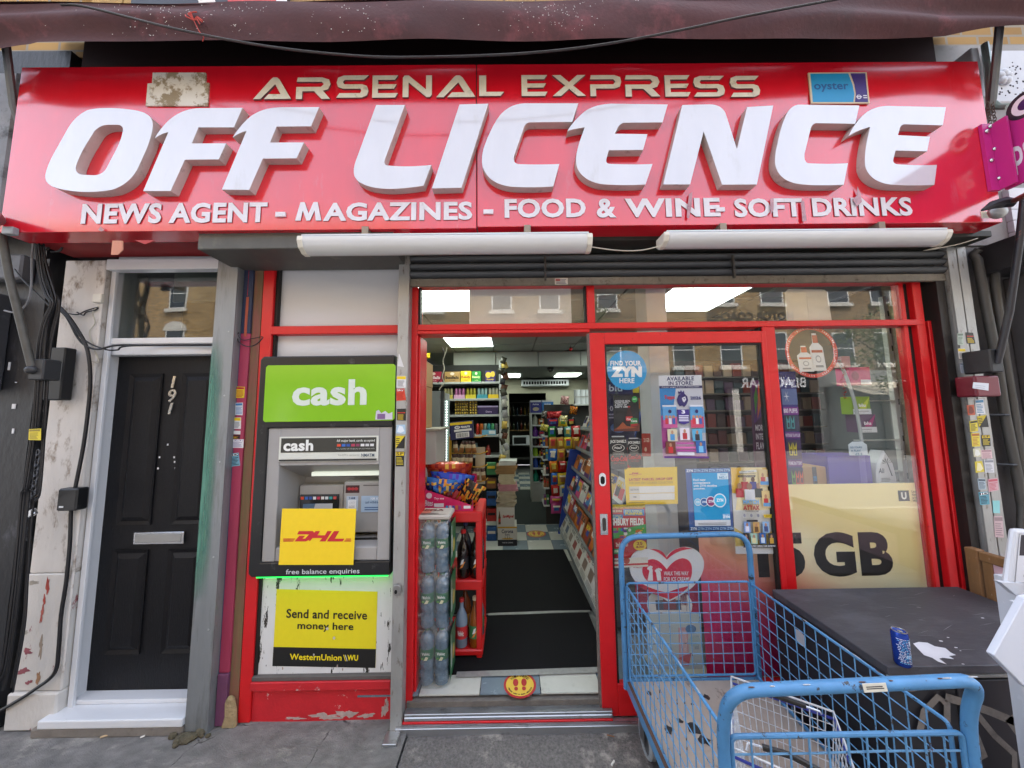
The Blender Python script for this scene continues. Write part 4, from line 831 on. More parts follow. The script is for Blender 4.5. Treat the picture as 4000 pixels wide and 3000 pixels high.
xl0, xl1 = -2.5208, -2.3017; xr0 = -2.1732
panel(xl0, xl1, zA0, zA1); panel(xr0, xr0+(xl1-xl0), zA0, zA1); panel(xl0, xl1, zB0, zB1); panel(xr0, xr0+(xl1-xl0), zB0, zB1)
lp = (-2.3937, -2.0793, 0.9737, 1.0485)
lt = B(lp[0], lp[1], .085, .0995, lp[2], lp[3]).build('letter_plate', M_chrome, leaf, bevel=.003); B(lp[0]+.012, lp[1]-.012, .0815, .0848, lp[2]+.012, lp[3]-.010).build('letter_flap', mat('brushed_flap', 'a6a6a4', .35, .9), lt, bevel=.002)
for ch, r_ in (('1', (-2.2426, -2.2182, 1.966, 2.0432)), ('9', (-2.2555, -2.2048, 1.8721, 1.9558)), ('1', (-2.2485, -2.2192, 1.7931, 1.8661))):
    v, f = glyphs(ch, .01, .15); b = MB(); b.add([(r_[0]+(r_[1]-r_[0])*q[0], .0905, r_[2]+(r_[3]-r_[2])*q[1]) for q in v], f); b.add([(r_[0]+(r_[1]-r_[0])*q[0], .0985, r_[2]+(r_[3]-r_[2])*q[1]) for q in v], f); b.build('door_number', M_chrome, leaf)
for c in ((1088, 1388), (1035, 1470), (1025, 1540), (1130, 1470), (1132, 1500), (1138, 1540)):
    pass
for k, c in enumerate([(-2.2381, 0.099, 1.5946), (-2.2843, 0.099, 1.5139), (-2.2882, 0.099, 1.4431), (-2.1894, 0.099, 1.5127), (-2.184, 0.099, 1.483), (-2.1758, 0.099, 1.4436)]):
    B(c[0]-.005, c[0]+.004, .0975, .0993, c[2]-.006, c[2]+.006).build('adhesive_patch', ink('d8d8da'), leaf)
# key safe, chain, padlock, boxes, pipes, cables
ks = (-2.6779, -2.5629, 1.2293, 1.3581)
t = thing('key_safe', 'black key safe box on the jamb beside the front door', 'key safe', (ks[0], -.03, ks[2]))
B(ks[0], ks[1], -.085, -.0225, ks[2], ks[3]).build('cover', M_black, t, bevel=.008); B(ks[0]+.02, ks[0]+.045, -.0865, -.0852, ks[2]+.02, ks[2]+.03).build('logo', ink('d0d4d8'), t)
bx = (-2.8407, -2.7003, 1.8828, 2.206)
tag(B(bx[0]+.01, bx[1]-.02, -.09, -.031, bx[2], bx[3]).build('switch_box', mat('black_box_metal', '1d1e21', .4, .2, var=.25), bevel=.006), 'black metal box behind the thick pole on the left wall', 'box')
t = thing('awning_pole', 'long grey diagonal awning pole fixed to the left wall', 'pole', (-2.8327, -0.14, 2.0642))
b = MB(); b.tube([(-2.8696, -0.3, 2.818), (-2.8559, -0.26, 2.5817), (-2.753, -0.2, 2.0729)], .017, 10); b.build('pole', mat('grimy_pole', '55534e', .6, .3, var=.3, scale=14), t, smooth=True)
b = MB(); b.box(*(-2.7704, -2.6858), -.20, -.12, *(1.9943, 2.1165)); b.build('bracket', mat('dark_bracket', '3b3c3e', .5, .4), t, bevel=.006)
b = MB(); b.ball((-2.7458, -0.2, 2.0505), .03, .03, .025, 10, 6); b.build('knuckle', mat('dark_bracket'), t, smooth=True)
def wires(name, labels, starts, mats_, r):
    for lb, pts, mm, rr_ in zip(labels, starts, mats_, r): cable(name, lb, pts, rr_, mm, group='cables on the left corner')
LC = [
 ('thick black cable running down the jamb beside the white frame', [(-2.899, -0.05, 2.52), (-2.803, -0.05, 2.439), (-2.714, -0.05, 2.329), (-2.638, -0.05, 2.201), (-2.6, -0.05, 2.026), (-2.592, -0.05, 1.835), (-2.598, -0.05, 1.601), (-2.619, -0.05, 1.364), (-2.643, -0.04, 1.235), (-2.63, -0.04, 1.037), (-2.627, -0.04, 0.816), (-2.636, -0.04, 0.627), (-2.629, -0.04, 0.442), (-2.639, -0.04, 0.314), (-2.745, -0.04, 0.226), (-2.843, -0.04, 0.165), (-2.924, -0.04, 0.121)], .0095, M_cab),
 ('black cable loop drooping across to the white transom', [(-2.897, -0.05, 2.5), (-2.79, -0.05, 2.409), (-2.708, -0.05, 2.28), (-2.644, -0.05, 2.22), (-2.566, -0.05, 2.2), (-2.453, -0.05, 2.223), (-2.298, 0.02, 2.236), (-1.911, 0.02, 2.235)], .006, M_cab),
 ('second black cable drooping under the first to the transom', [(-2.804, -0.05, 2.449), (-2.733, -0.05, 2.329), (-2.647, -0.05, 2.25), (-2.527, -0.05, 2.199), (-2.45, -0.05, 2.194), (-2.366, -0.05, 2.219), (-1.906, 0.015, 2.23)], .005, M_cab),
 ('bundle cable down the black wall, nearest the pole', [(-2.861, -0.17, 2.843), (-2.811, -0.17, 2.62), (-2.761, -0.17, 2.505), (-2.727, -0.17, 2.448), (-2.759, -0.17, 2.336), (-2.769, -0.17, 2.187), (-2.756, -0.17, 1.969), (-2.744, -0.17, 1.754), (-2.745, -0.17, 1.614), (-2.752, -0.17, 1.391), (-2.803, -0.14, 1.329), (-2.792, -0.14, 1.011), (-2.787, -0.14, 0.74), (-2.794, -0.14, 0.432), (-2.829, -0.14, 0.346)], .008, M_cab),
 ('bundle cable down the black wall, middle', [(-2.84, -0.16, 2.829), (-2.802, -0.16, 2.663), (-2.737, -0.16, 2.499), (-2.72, -0.16, 2.432), (-2.751, -0.16, 2.301), (-2.749, -0.16, 2.134), (-2.736, -0.16, 1.879), (-2.734, -0.16, 1.701), (-2.74, -0.16, 1.526), (-2.74, -0.16, 1.389), (-2.783, -0.13, 1.326), (-2.778, -0.13, 1.007), (-2.773, -0.13, 0.734), (-2.777, -0.13, 0.468), (-2.792, -0.13, 0.295)], .0075, M_cab),
 ('bundle cable down the black wall, right', [(-2.884, -0.15, 2.844), (-2.799, -0.15, 2.677), (-2.745, -0.15, 2.531), (-2.71, -0.15, 2.464), (-2.731, -0.15, 2.247), (-2.732, -0.15, 2.098), (-2.714, -0.15, 1.789), (-2.698, -0.15, 1.386), (-2.768, -0.12, 1.285), (-2.752, -0.12, 0.911), (-2.738, -0.12, 0.638), (-2.761, -0.12, 0.304)], .007, M_cab),
 ('thin grey cable looping over the grey block', [(-2.98, -0.18, 2.41), (-2.916, -0.18, 2.4), (-2.858, -0.18, 2.446), (-2.842, -0.18, 2.54), (-2.858, -0.18, 2.712), (-2.863, -0.18, 2.828)], .005, M_cabg),
 ('thin black cable crossing the grey block', [(-2.969, -0.17, 2.669), (-2.92, -0.17, 2.611), (-2.837, -0.17, 2.534), (-2.755, -0.17, 2.458), (-2.725, -0.17, 2.429)], .004, M_cab),
 ('small cable knot on the cream jamb', [(-2.829, -0.03, 2.441), (-2.75, -0.03, 2.43), (-2.694, -0.03, 2.455), (-2.628, -0.03, 2.474), (-2.636, -0.03, 2.459), (-2.693, -0.03, 2.444), (-2.711, -0.03, 2.425), (-2.752, -0.03, 2.445)], .004, M_cab),
 ('thin white wire hanging on the peeling jamb', [(-2.619, -0.03, 2.484), (-2.654, -0.03, 2.444), (-2.632, -0.03, 2.374), (-2.66, -0.03, 2.314), (-2.632, -0.03, 2.234), (-2.583, -0.03, 2.125), (-2.621, -0.03, 2.126)], .003, mat('pale_flex')),
 ('cable tail curling above the corbel', [(-2.851, -0.13, 2.805), (-2.809, -0.13, 2.854), (-2.761, -0.13, 2.844), (-2.766, -0.13, 2.804), (-2.821, -0.13, 2.795)], .006, M_cab)]
LC += [(lb_, [(p[0]+dx, p[1]-.012, p[2]+dz) for p in LC[i][1]], .0045, M_cab) for i, dx, dz, lb_ in ((3, .030, .0, 'thin stray cable beside the left bundle'), (4, .022, .03, 'thin stray cable over the middle bundle cable'), (5, .025, -.02, 'thin stray cable right of the bundle'))]
for lb, pts, r_, mm in LC: cable('wall_cable', lb, pts, r_, mm, group='cables on the left corner')
t = thing('chain', 'steel chain hanging on the black wall at the left', 'chain', (-2.7753, -0.1, 1.3767))
cz0, cz1 = 1.0798, 1.5723; cxm = -2.7978
k = 0; z = cz1
M_chain = mat('chain_steel', '55565a', .45, .7)
while z > cz0:
    a = [(0.010*math.cos(q*math.pi/4), .020*math.sin(q*math.pi/4)) for q in range(8)]; b = MB()
    b.tube([(cxm+(u if k % 2 == 0 else 0), -.10+(u if k % 2 else 0), z+w) for u, w in a], .0035, 5, closed=True); b.build('link', M_chain, t, smooth=True); z -= .030; k += 1
pdk = (-2.7619, -0.12, 1.2327)
b = MB(); b.box(pdk[0]-.022, pdk[0]+.022, -.13, -.11, pdk[2]-.02, pdk[2]+.02); b.v = [(pdk[0]+(x-pdk[0])*.8-(z-pdk[2])*.5, y, pdk[2]+(z-pdk[2])*.8+(x-pdk[0])*.5) for x, y, z in b.v]
tag(b.build('padlock', M_chrome, bevel=.004), 'small steel padlock hanging on the chain at the left', 'padlock')
M_scruff = ink('d0d0d2')
for k, (c, s) in enumerate(zip([(-3.074, -0.032, 1.8506), (-3.0597, -0.032, 1.6989), (-3.0784, -0.032, 1.9995), (-3.1343, -0.032, 2.1021), (-2.8861, -0.032, 1.8245)], ((.022, .03), (.012, .03), (.010, .006), (.012, .05), (.006, .02)))):
    B(c[0]-s[0]/2, c[0]+s[0]/2, -.0335, -.0305, c[2]-s[1]/2, c[2]+s[1]/2).build('paper_remnant', M_scruff, nl)
rags = [(-2.223, -0.31, 2.761), (-2.167, -0.31, 2.76), (-2.161, -0.31, 2.706), (-2.185, -0.31, 2.679), (-2.223, -0.31, 2.679)]
b = MB(); b.prism([[(q_[0], q_[2]) for q_ in rags]], -.315, -.310); tag(b.build('torn_rag', mat('orange_rag', 'c98a72', .8, var=.2)), 'torn orange paper rag hanging under the left end of the sign', 'rag')
b = MB(); b.prism([[(q_[0], q_[2]) for q_ in [(-2.11, -0.3, 2.769), (-1.997, -0.3, 2.767), (-2.051, -0.3, 2.744)]]], -.305, -.30); tag(b.build('torn_strip', M_signedge), 'torn red strip hanging under the sign above the fanlight', 'rag')
cable('loose_wire', 'short loop of black wire poking out of the magenta pilaster', [(-1.718, -0.03, 2.302), (-1.73, -0.03, 2.28), (-1.715, -0.03, 2.244), (-1.678, -0.03, 2.217), (-1.634, -0.03, 2.212), (-1.592, -0.03, 2.234), (-1.563, -0.03, 2.269)], .0035, M_cab)
cable('loose_wire', 'second thin wire between steel post and red frame', [(-1.73, -0.025, 2.29), (-1.693, -0.025, 2.254), (-1.641, -0.025, 2.262), (-1.571, -0.025, 2.275)], .0025, M_cab)

# ================================================================ neighbours: right
M_gwall = mat('dark_grey_wall', '4c4a4b', .6, var=.14, scale=3, bump=.15, dirt=('2b2a2b', .3, 4, .3))
nr = thing('neighbour_front', 'dark grey shop corner with pipes right of the shutter rail', 'building', (3.5, 0, 0))
gx0 = RRx[1]+.012
B(gx0, 6, -.02, .3, 0, 2.83).build('wall', M_gwall, nr); B(gx0-.06, 6, -.03, .3, 2.832, 4.29).build('upper_wall', mat('grimy_render', '8f8d8c', .7, var=.2, scale=4, dirt=('4a4744', .35, 5, .3)), nr)
B(gx0+.28, gx0+.34, -.14, -.021, 0, 2.6).build('pilaster_edge', M_gwall, nr, bevel=.005)
sr = (3.2767, 3.3847, 2.2395, 2.6006)
B(sr[0], 5, -.06, -.021, sr[2], sr[3]).build('shutter_mesh', mat('pale_shutter', 'a8a9a4', .6, var=.1, scale=20), nr)
B(gx0+.1, 6, -.35, -.021, 2.62, 2.80).build('canopy_box', mat('dark_canopy', '2b2a2c', .5), nr)
wt = (3.2969, 3.385, 2.7474, 3.2514)
for k in range(5): B(wt[0], wt[0]+.6, -.06, -.031, 2.84+k*.075, 2.84+k*.075+.07).build('clapboard', mat('white_clapboard', 'd3d5da', .5), nr)
# carved white corbel, top right
cb = thing('stone_corbel', 'white painted carved stone corbel at the top right', 'corbel', (3.2, -.1, 3.5))
c0 = (3.3042, 3.5188, 3.8222, 4.2206)
B(c0[0], c0[1]+.3, -.06, -.0301, c0[2], c0[3]).build('block', mat('white_stone_paint', 'c9ccd2', .6, var=.08, scale=6), cb, bevel=.01)
rnd = random.Random(4); b = MB(); cxx, czz = c0[0]+.07, (c0[2]+c0[3])/2-.02
for k in range(5): b.ball((cxx+.028*math.cos(k*1.257+.3), -.07, czz+.03*math.sin(k*1.257+.3)), .026, .02, .03, 8, 6)
b.build('carved_flower', mat('white_stone_paint'), cb, smooth=True)
b = MB()
for k in range(46):
    xx = rnd.uniform(c0[0]+.006, c0[1]); z_ = rnd.uniform(c0[2]+.05, c0[3]-.09)
    if math.hypot((xx-cxx)/.055, (z_-czz)/.06) > 1: b.ball((xx, -.0605, z_), rnd.uniform(.004, .009), .002, rnd.uniform(.004, .009), 6, 4)
b.build('carved_holes', mat('carving_dark', '34323c', .8), cb)
t = thing('awning_bracket', 'white and green awning housing with chain at the top right end of the sign', 'bracket', (2.9393, -0.25, 3.8561))
b = MB(); r_ = (2.8976, 2.9466, 3.6737, 4.0071); b.box(r_[0], r_[1], -.25, -.16, r_[2], r_[3]); b.build('white_plate', mat('bracket_white', 'c3cad0', .5, dirt=('55545c', .3, 12, .1)), t, bevel=.004)
b = MB(); b.tube([(2.9726, -0.26, 4.0187), (2.9553, -0.27, 3.8332), (2.9187, -0.28, 3.6169), (2.9315, -0.3, 3.5536), (2.926, -0.34, 3.5159)], .016, 8); b.build('green_tube', mat('pale_green_metal', '8fa09c', .4, .4), t, smooth=True)
for k in range(11):
    b = MB(); c = ((2.8661, -0.3, 3.5817), (2.8955, -0.3, 3.4666))
    for j, pp in enumerate(c):
        a = [(.007*math.cos(q*math.pi/4), .012*math.sin(q*math.pi/4)) for q in range(8)]
        z = c[0][2]-k*.018; b.tube([(pp[0]+(u if (k+j) % 2 == 0 else 0), -.30+(u if (k+j) % 2 else 0), z+w) for u, w in a], .0025, 4, closed=True)
    b.build('chain_link', mat('rusty_chain', '5a4a44', .6, .5), t)
# pipes
def pipe(label, pts, r, m, clips=()):
    t = thing('wall_pipe', label, 'pipe', pts[-1], 'pipes on the right corner'); b = MB(); b.tube(pts, r, 12); b.build('tube', m, t, smooth=True)
    for (x, y, z) in clips: b = MB(); b.tube([(x-r-.035, y+r, z), (x-r*.5, y-r-.002, z), (x+r*.5, y-r-.002, z), (x+r+.035, y+r, z)], .008, 6); b.build('pipe_clip', mat('dark_bracket'), t)
    return t
M_pipe = mat('dark_grey_pipe', '45433f', .5, var=.18, scale=9)
pipe('dark grey pipe nearest the stickered rail, curved at its top', [(3.0001, -0.06, 2.7553), (3.012, -0.08, 2.7777)][::-1]+[(3.007, -0.07, 2.718), (3.02, -0.07, 2.376), (3.036, -0.07, 2.065), (3.036, -0.07, 1.723), (3.057, -0.07, 1.343), (3.065, -0.07, 1.013), (2.9831, -0.07, 0.9972)], .022, M_pipe, [(3.0107, -0.07, 1.7234), (3.0107, -0.07, 1.4252)])
pipe('dark grey pipe second from the stickered rail', [(3.127, -0.07, 2.782), (3.097, -0.07, 2.545), (3.09, -0.07, 2.085), (3.095, -0.07, 1.782), (3.094, -0.07, 1.39), (3.0341, -0.07, 1.0337)], .020, M_pipe)
t = thing('awning_pole', 'black diagonal awning pole at the right edge', 'pole', (2.8494, -0.2, 2.0267))
b = MB(); b.tube([(2.91, -0.35, 2.934), (2.8922, -0.32, 2.6933), (2.87, -0.26, 2.3176), (2.8447, -0.2, 2.0267)], .016, 10); b.build('pole', mat('chipped_black_pole', '26252a', .45, var=.2, scale=10, dirt=('8a4a3c', .14, 14, .05)), t, smooth=True)
r_ = (2.8086, 2.8814, 1.9748, 2.1112); B(r_[0], r_[1], -.20, -.076, r_[2], r_[3]).build('bracket', mat('dark_bracket'), t, bevel=.006)
bx = (2.7426, 2.8888, 1.8336, 1.9578)
t = thing('alarm_box', 'maroon metal box with taped labels on the right shutter rail', 'box', (bx[0], -.1, bx[2]))
B(bx[0], bx[1], -.17, -.076, bx[2], bx[3]).build('case', mat('maroon_paint', '6c1c2c', .4, var=.1), t, bevel=.01, seg=2)
poster('label', '', '', ((2.7291, -0.1715, 1.9188), (2.8184, -0.1715, 1.911), (2.7184, -0.1715, 1.8835), (2.8102, -0.1715, 1.8681)), 'cfd4dc', lambda p: p.lines(.1, .2, .9, .8, 2, '9aa0aa', .2), parent=t)
xb = bx[1]; poster('label', '', '', ((xb+.001, -.165, bx[3]-.015), (xb+.001, -.09, bx[3]-.02), (xb+.001, -.165, bx[2]+.012), (xb+.001, -.09, bx[2]+.015)), 'c4cfd8', lambda p: p.lines(.1, .3, .9, .85, 3, '4a6a9a', .4), parent=t)

# ================================================================ cash machine
zT = 2.1403; zB = 0.8328
AX0 = -1.54665; AX1 = XR+.005
am = thing('cash_machine', 'grey cash machine in a black surround with green cash panel', 'cash machine', ((AX0+AX1)/2, -.06, zB))
ix0, ix1 = -1.477, -0.7234; iz1 = 1.6969; iz0 = 0.9161
gz = (-1.5042, -0.7063, 1.7347, 2.0826)
b = MB(); b.prism([[(AX0+.02, zB), (AX1, zB), (AX1, zT), (AX0+.02, zT), (AX0, zT-.02), (AX0, zB+.02)], [(ix0, iz0), (ix0, iz1), (ix1, iz1), (ix1, iz0)]], -.065, .0)
b.build('surround', M_black, am, bevel=.008, seg=2)
gp = MB(); gp.prism([[(gz[0]+.012, gz[2]), (gz[1]-.012, gz[2]), (gz[1], gz[2]+.012), (gz[1], gz[3]-.012), (gz[1]-.012, gz[3]), (gz[0]+.012, gz[3]), (gz[0], gz[3]-.012), (gz[0], gz[2]+.012)]], -.072, -.0652)
gpo = gp.build('green_panel', mat('green_acrylic', '82b42a', .12, var=.05, scale=2, bump=.02, bscale=3, emit=('86d81e', .015)), am, bevel=.002)
q = Print(rc(gz, -.0725)); q.text('cash', .215, .275, .785, .735, 'd4ded4', .035); q.poly([(.855, .02), (.985, .02), (.985, .15), (.955, .12), (.93, .17), (.90, .13), (.88, .19), (.86, .17)], 'c9c2d0'); q.rect(.87, .03, .93, .12, '7a5a8a'); q.build(gpo)
M_atm = mat('grey_atm_plastic', '9c9a98', .42, var=.05, scale=6, dirt=('6a6662', .15, 9, .3)); M_atmd = mat('grey_atm_recess', '8b8987', .45, var=.06, scale=6)
# fascia with the recess opening
o_ = (-1.4024, -0.7997, 0.9127, 1.4707); ox0, ox1 = o_[0], o_[1]; oz0, oz1 = iz0, o_[3]
b = MB(); b.box(ix0, ox0, -.055, .02, iz0, iz1); b.box(ox1, ix1, -.055, .02, iz0, iz1); b.box(ox0, ox1, -.055, .02, oz1, iz1); fa = b.build('fascia', M_atm, am, bevel=.003)
b = MB(); yb = .13
sh = 0.9902
b.add([(ox0, -.05, oz1), (ox1, -.05, oz1), (ox1-.03, yb, oz1-.10), (ox0+.05, yb, oz1-.10), (ox0, -.05, oz0), (ox1, -.05, oz0), (ox1-.03, yb, sh-.03), (ox0+.05, yb, sh-.03)], [(0, 1, 2, 3), (0, 3, 7, 4), (1, 5, 6, 2), (3, 2, 6, 7), (4, 7, 6, 5)])
b.build('recess', M_atmd, am, fix=False)
tl_ = (-1.2806, -0.821, 1.4023, 1.4586)
B(ox0+.16, ox1-.01, .01, .10, oz1-.075, oz1-.05).build('canopy_light', mat('translucent_canopy', 'c8cfc4', .3, emit=('dfe8d8', .10)), am)
# shelf along the bottom, screen block, card block
b = MB(); b.hexa([(ox0, -.05, oz0), (ox0, -.05, sh), (ox0, .02, oz0), (ox0, .08, sh+.03), (ox1, -.05, oz0), (ox1, -.05, sh), (ox1, .02, oz0), (ox1, .08, sh+.03)]); b.build('shelf', M_atm, am, bevel=.004)
s0 = (-1.354, -1.0711, 0.9809, 1.3278)
B(s0[0], s0[1], .075, .129, s0[2], s0[3]).build('screen_block', M_atm, am, bevel=.006)
sc_ = (-1.3437, -1.0971, 1.0814, 1.2715)
so = B(sc_[0], sc_[1], .066, .0748, sc_[2]-.06, sc_[3]).build('screen_bezel', mat('dark_bezel', '24272c', .25), am, bevel=.002)
q = Print(rc((sc_[0], sc_[1], sc_[2]-.06, sc_[3]), .0655))
for k, c in enumerate(('d84a2a', '3a6ac0', '2a50a0', 'd8d8e0', 'c03a5a', 'e0e0e0', 'd0d8e0', '3a9a9a', 'c04a4a')): q.rect(.03+k*.105, .88, .11+k*.105, .95, c)
q.rect(.10, .05, .86, .78, '56708c'); q.poly([(.28, .3), (.86, .05), (.86, .78), (.42, .78)], 'b7bcc4'); q.rect(.72, .45, .9, .55, 'd2d8e0'); q.build(so)
c0_ = (-1.0512, -0.8379, 1.0847, 1.3539)
cb_ = B(c0_[0], ox1-.006, .035, .129, c0_[2]-.04, c0_[3]).build('card_block', M_atm, am, bevel=.006)
q = Print(rc((c0_[0], ox1-.006, c0_[2]-.04, c0_[3]), .0345)); q.rect(.05, .78, .40, .93, '3a1014'); q.ell(.14, .86, .05, .03, 'a02028'); q.ell(.23, .86, .05, .03, 'a02028'); q.ell(.32, .86, .05, .03, 'a02028')
q.rect(.08, .42, .38, .72, 'a7b4c4'); q.rect(.12, .47, .33, .64, 'e2e6ec'); q.lines(.14, .49, .31, .62, 5, '6a7080', .4, .1); q.text('NM', .15, .66, .3, .70, '33557a'); q.rect(.5, .92, .98, .935, '4a4846'); q.rect(.46, .40, 1.0, .72, '9db4cc'); q.text('NM ATM', .70, .64, .98, .69, 'e6ecf2'); q.text('cash withdrawals', .56, .57, .99, .62, '2a4a70'); q.lines(.55, .44, .95, .52, 2, '3a5a88', .5, .2); q.build(cb_)
B(c0_[0]+.04, ox1-.012, .02, .0345, c0_[2]-.12, c0_[2]-.07).build('cash_slot', mat('slot_black', '121214', .3), am); B(c0_[0]+.03, ox1-.008, .0, .06, c0_[2]-.19, c0_[2]-.122).build('slot_roller', M_atm, am, bevel=.01)
lb = (-1.4052, -0.8049, 1.4634, 1.6446); lz0 = 1.4953
lbl = B(lb[0], lb[1], -.0595, -.0552, lz0, lb[3]).build('label_strip', ink('d4d6cc'), am)
q = Print(rc((lb[0], lb[1], lz0, lb[3]), -.0600)); q.rect(.02, .36, .98, .94, '35352f'); q.text('cash', .045, .42, .345, .87, 'e8eae6', .035); q.text('All major bank cards accepted', .58, .74, .965, .86, 'e0e2de', .01)
for k, c in enumerate(('d84a2a', '3a6ac0', '2a50a0', 'b03a5a', '8a3a5a', 'e0e0e0', 'd0d0d0', 'd8d8d8')): q.rect(.585+k*.048, .58, .622+k*.048, .68, c)
q.text('This machine will charge you for cash withdrawals', .58, .45, .965, .52, 'b8bab4', 0); q.text('This ATM is operated by', .60, .19, .815, .27, '8a9086', 0); q.text('NMATM', .835, .16, .965, .29, '33475a', .01); q.rect(.01, .02, .99, .09, '2a2a28'); q.build(lbl)
q = Print(rc((AX0, AX1, zB, zB+.06), -.0665)); q.text('free balance enquiries', .27, .14, .785, .74, 'd0d4d6', .008); q.build(am, 'lettering')
b = B(AX0+.04, AX1-.02, -.05, -.01, zB-.010, zB-.001).build('green_light_strip', mat('green_led', '20ff50', .4, emit=('20ff55', .42)), am)
# boards hung on and below the machine
def dhl(p):
    p.h += .0
    v = [(.20, .43), (.235, .485), (.40, .485), (.445, .55), (.28, .55), (.30, .575), (.47, .575), (.51, .56), (.51, .53), (.46, .46), (.42, .43)]
    # D, H, L in heavy italic strokes
    R_ = 'c8282e'
    p.poly([(.195, .415), (.255, .515), (.335, .515), (.30, .465), (.335, .465), (.385, .54), (.225, .54), (.245, .60), (.43, .60), (.455, .575), (.44, .53), (.39, .44), (.345, .415)], R_)
    p.poly([(.40, .415), (.435, .475), (.565, .475), (.53, .415), (.61, .415), (.69, .60), (.63, .60), (.60, .525), (.50, .525), (.53, .60), (.47, .60), (.39, .44)][:12], R_)
    p.poly([(.635, .415), (.84, .415), (.865, .465), (.735, .465), (.79, .60), (.72, .60), (.64, .44)], R_)
    for k in range(3):
        p.rect(.045, .415+k*.021, .18+k*.012, .427+k*.021, R_); p.rect(.865-.0*k+.012*k, .415+k*.021, .955, .427+k*.021, R_)
poster('courier_board', 'yellow courier board with red letters leaning on the cash machine', 'sign', ((-1.3581, -0.075, 1.2239), (-0.9208, -0.075, 1.2181), (-1.3619, -0.075, 0.9065), (-0.9278, -0.075, 0.9004)), 'f6d220', dhl, thick=.003)
wu = ((-1.4287, 0.0185, 0.7266), (-0.8185, 0.0185, 0.7034), (-1.4308, 0.0185, 0.2938), (-0.8203, 0.0185, 0.2738))
def wud(p):
    p.rect(0, 0, 1, .245, '191817'); p.text('Send and receive', .11, .625, .905, .745, '191817', .02); p.text('money here', .225, .455, .775, .58, '191817', .02)
    p.text('WesternUnion', .165, .085, .67, .165, 'f0d81a', .02); p.text('WU', .725, .09, .83, .165, 'f0d81a', .03)
    for k in range(2): p.poly([(.685+k*.016, .165), (.693+k*.016, .165), (.713+k*.016, .085), (.705+k*.016, .085)], ('f0d81a', 'd8d8d0')[k])
    p.ell(.52, .50, .014, .018, 'c9c6c0'); p.ell(.59, .38, .012, .02, 'c9c6c0'); p.ell(.40, .16, .008, .016, 'b9b6b0')
poster('money_transfer_poster', 'yellow and black money transfer poster on the white board', 'poster', wu, 'e6d51e', wud, thick=.002)

# ================================================================ stickers on rails and pilaster
def stick(label, corners, base, kind, text=None, accent='1a1a1a', group='trade stickers'):
    def d(p):
        if kind == 'lines': p.lines(.1, .1, .92, .72, 6, accent, .45, .35); p.rect(.06, .78, .94, .95, accent)
        elif kind == 'band': p.rect(.03, .72, .97, .97, 'e8c81e'); p.lines(.1, .12, .92, .66, 6, accent, .4, .3)
        elif kind == 'diag': p.poly([(0, 0), (1, 1), (1, 0)], accent); p.lines(.05, .3, .5, .9, 4, accent, .4, .4)
        elif kind == 'dark': p.lines(.1, .08, .92, .55, 5, 'e0c020', .4, .3); p.rect(.08, .62, .92, .7, 'c03020')
        elif kind == 'torn': p.poly([(.1, .2), (.5, .1), (.9, .3), (.7, .8), (.3, .9)], accent)
        if text: p.text(text, .08, .76, .92, .95, 'f0f0f0' if kind in ('lines', 'dark') else '1a1a1a', .02)
    poster('sticker', label, 'sticker', corners, base, d, thick=.0008, group=group)
YP = -.0128; YR = -.0768
stick('yellow and red sticker, topmost on the magenta pilaster', ((-1.727, -0.0128, 1.9591), (-1.6726, -0.0128, 1.9565), (-1.7263, -0.0128, 1.8881), (-1.6722, -0.0128, 1.8874)), 'dcc426', 'lines', None, 'b03028')
stick('white sticker with blue head on the magenta pilaster', ((-1.7242, -0.0128, 1.8561), (-1.6781, -0.0128, 1.8575), (-1.7213, -0.0128, 1.7809), (-1.675, -0.0128, 1.7784)), 'd6dade', 'lines', None, '3a78b0')
stick('white sticker with yellow head on the magenta pilaster', ((-1.7356, -0.0128, 1.7647), (-1.6838, -0.0128, 1.7651), (-1.733, -0.0128, 1.6949), (-1.6812, -0.0128, 1.6933)), 'e2e2e0', 'band', None, '77808a')
stick('narrow white strip sticker above the black one on the magenta pilaster', ((-1.7456, -0.0128, 1.6836), (-1.6824, -0.0128, 1.6819), (-1.7462, -0.0128, 1.6627), (-1.682, -0.0128, 1.66)), 'd8d8d8', 'plain')
stick('black phone number sticker on the magenta pilaster', ((-1.7478, -0.0128, 1.658), (-1.6828, -0.0128, 1.6571), (-1.7481, -0.0128, 1.6342), (-1.6832, -0.0128, 1.6334)), '1c1c1e', 'dark')
stick('white square sticker below the black one on the magenta pilaster', ((-1.744, -0.0128, 1.6304), (-1.6581, -0.0128, 1.6293), (-1.7426, -0.0128, 1.5793), (-1.6586, -0.0128, 1.5764)), 'dcdce2', 'lines', 'BAJ', '8a86a8')
stick('blue tilted sticker, lowest on the magenta pilaster', ((-1.7401, -0.0128, 1.5416), (-1.6854, -0.0128, 1.5484), (-1.7292, -0.0128, 1.4628), (-1.6709, -0.0128, 1.4695)), '6fa6bc', 'lines', 'JD', '1d2a36')
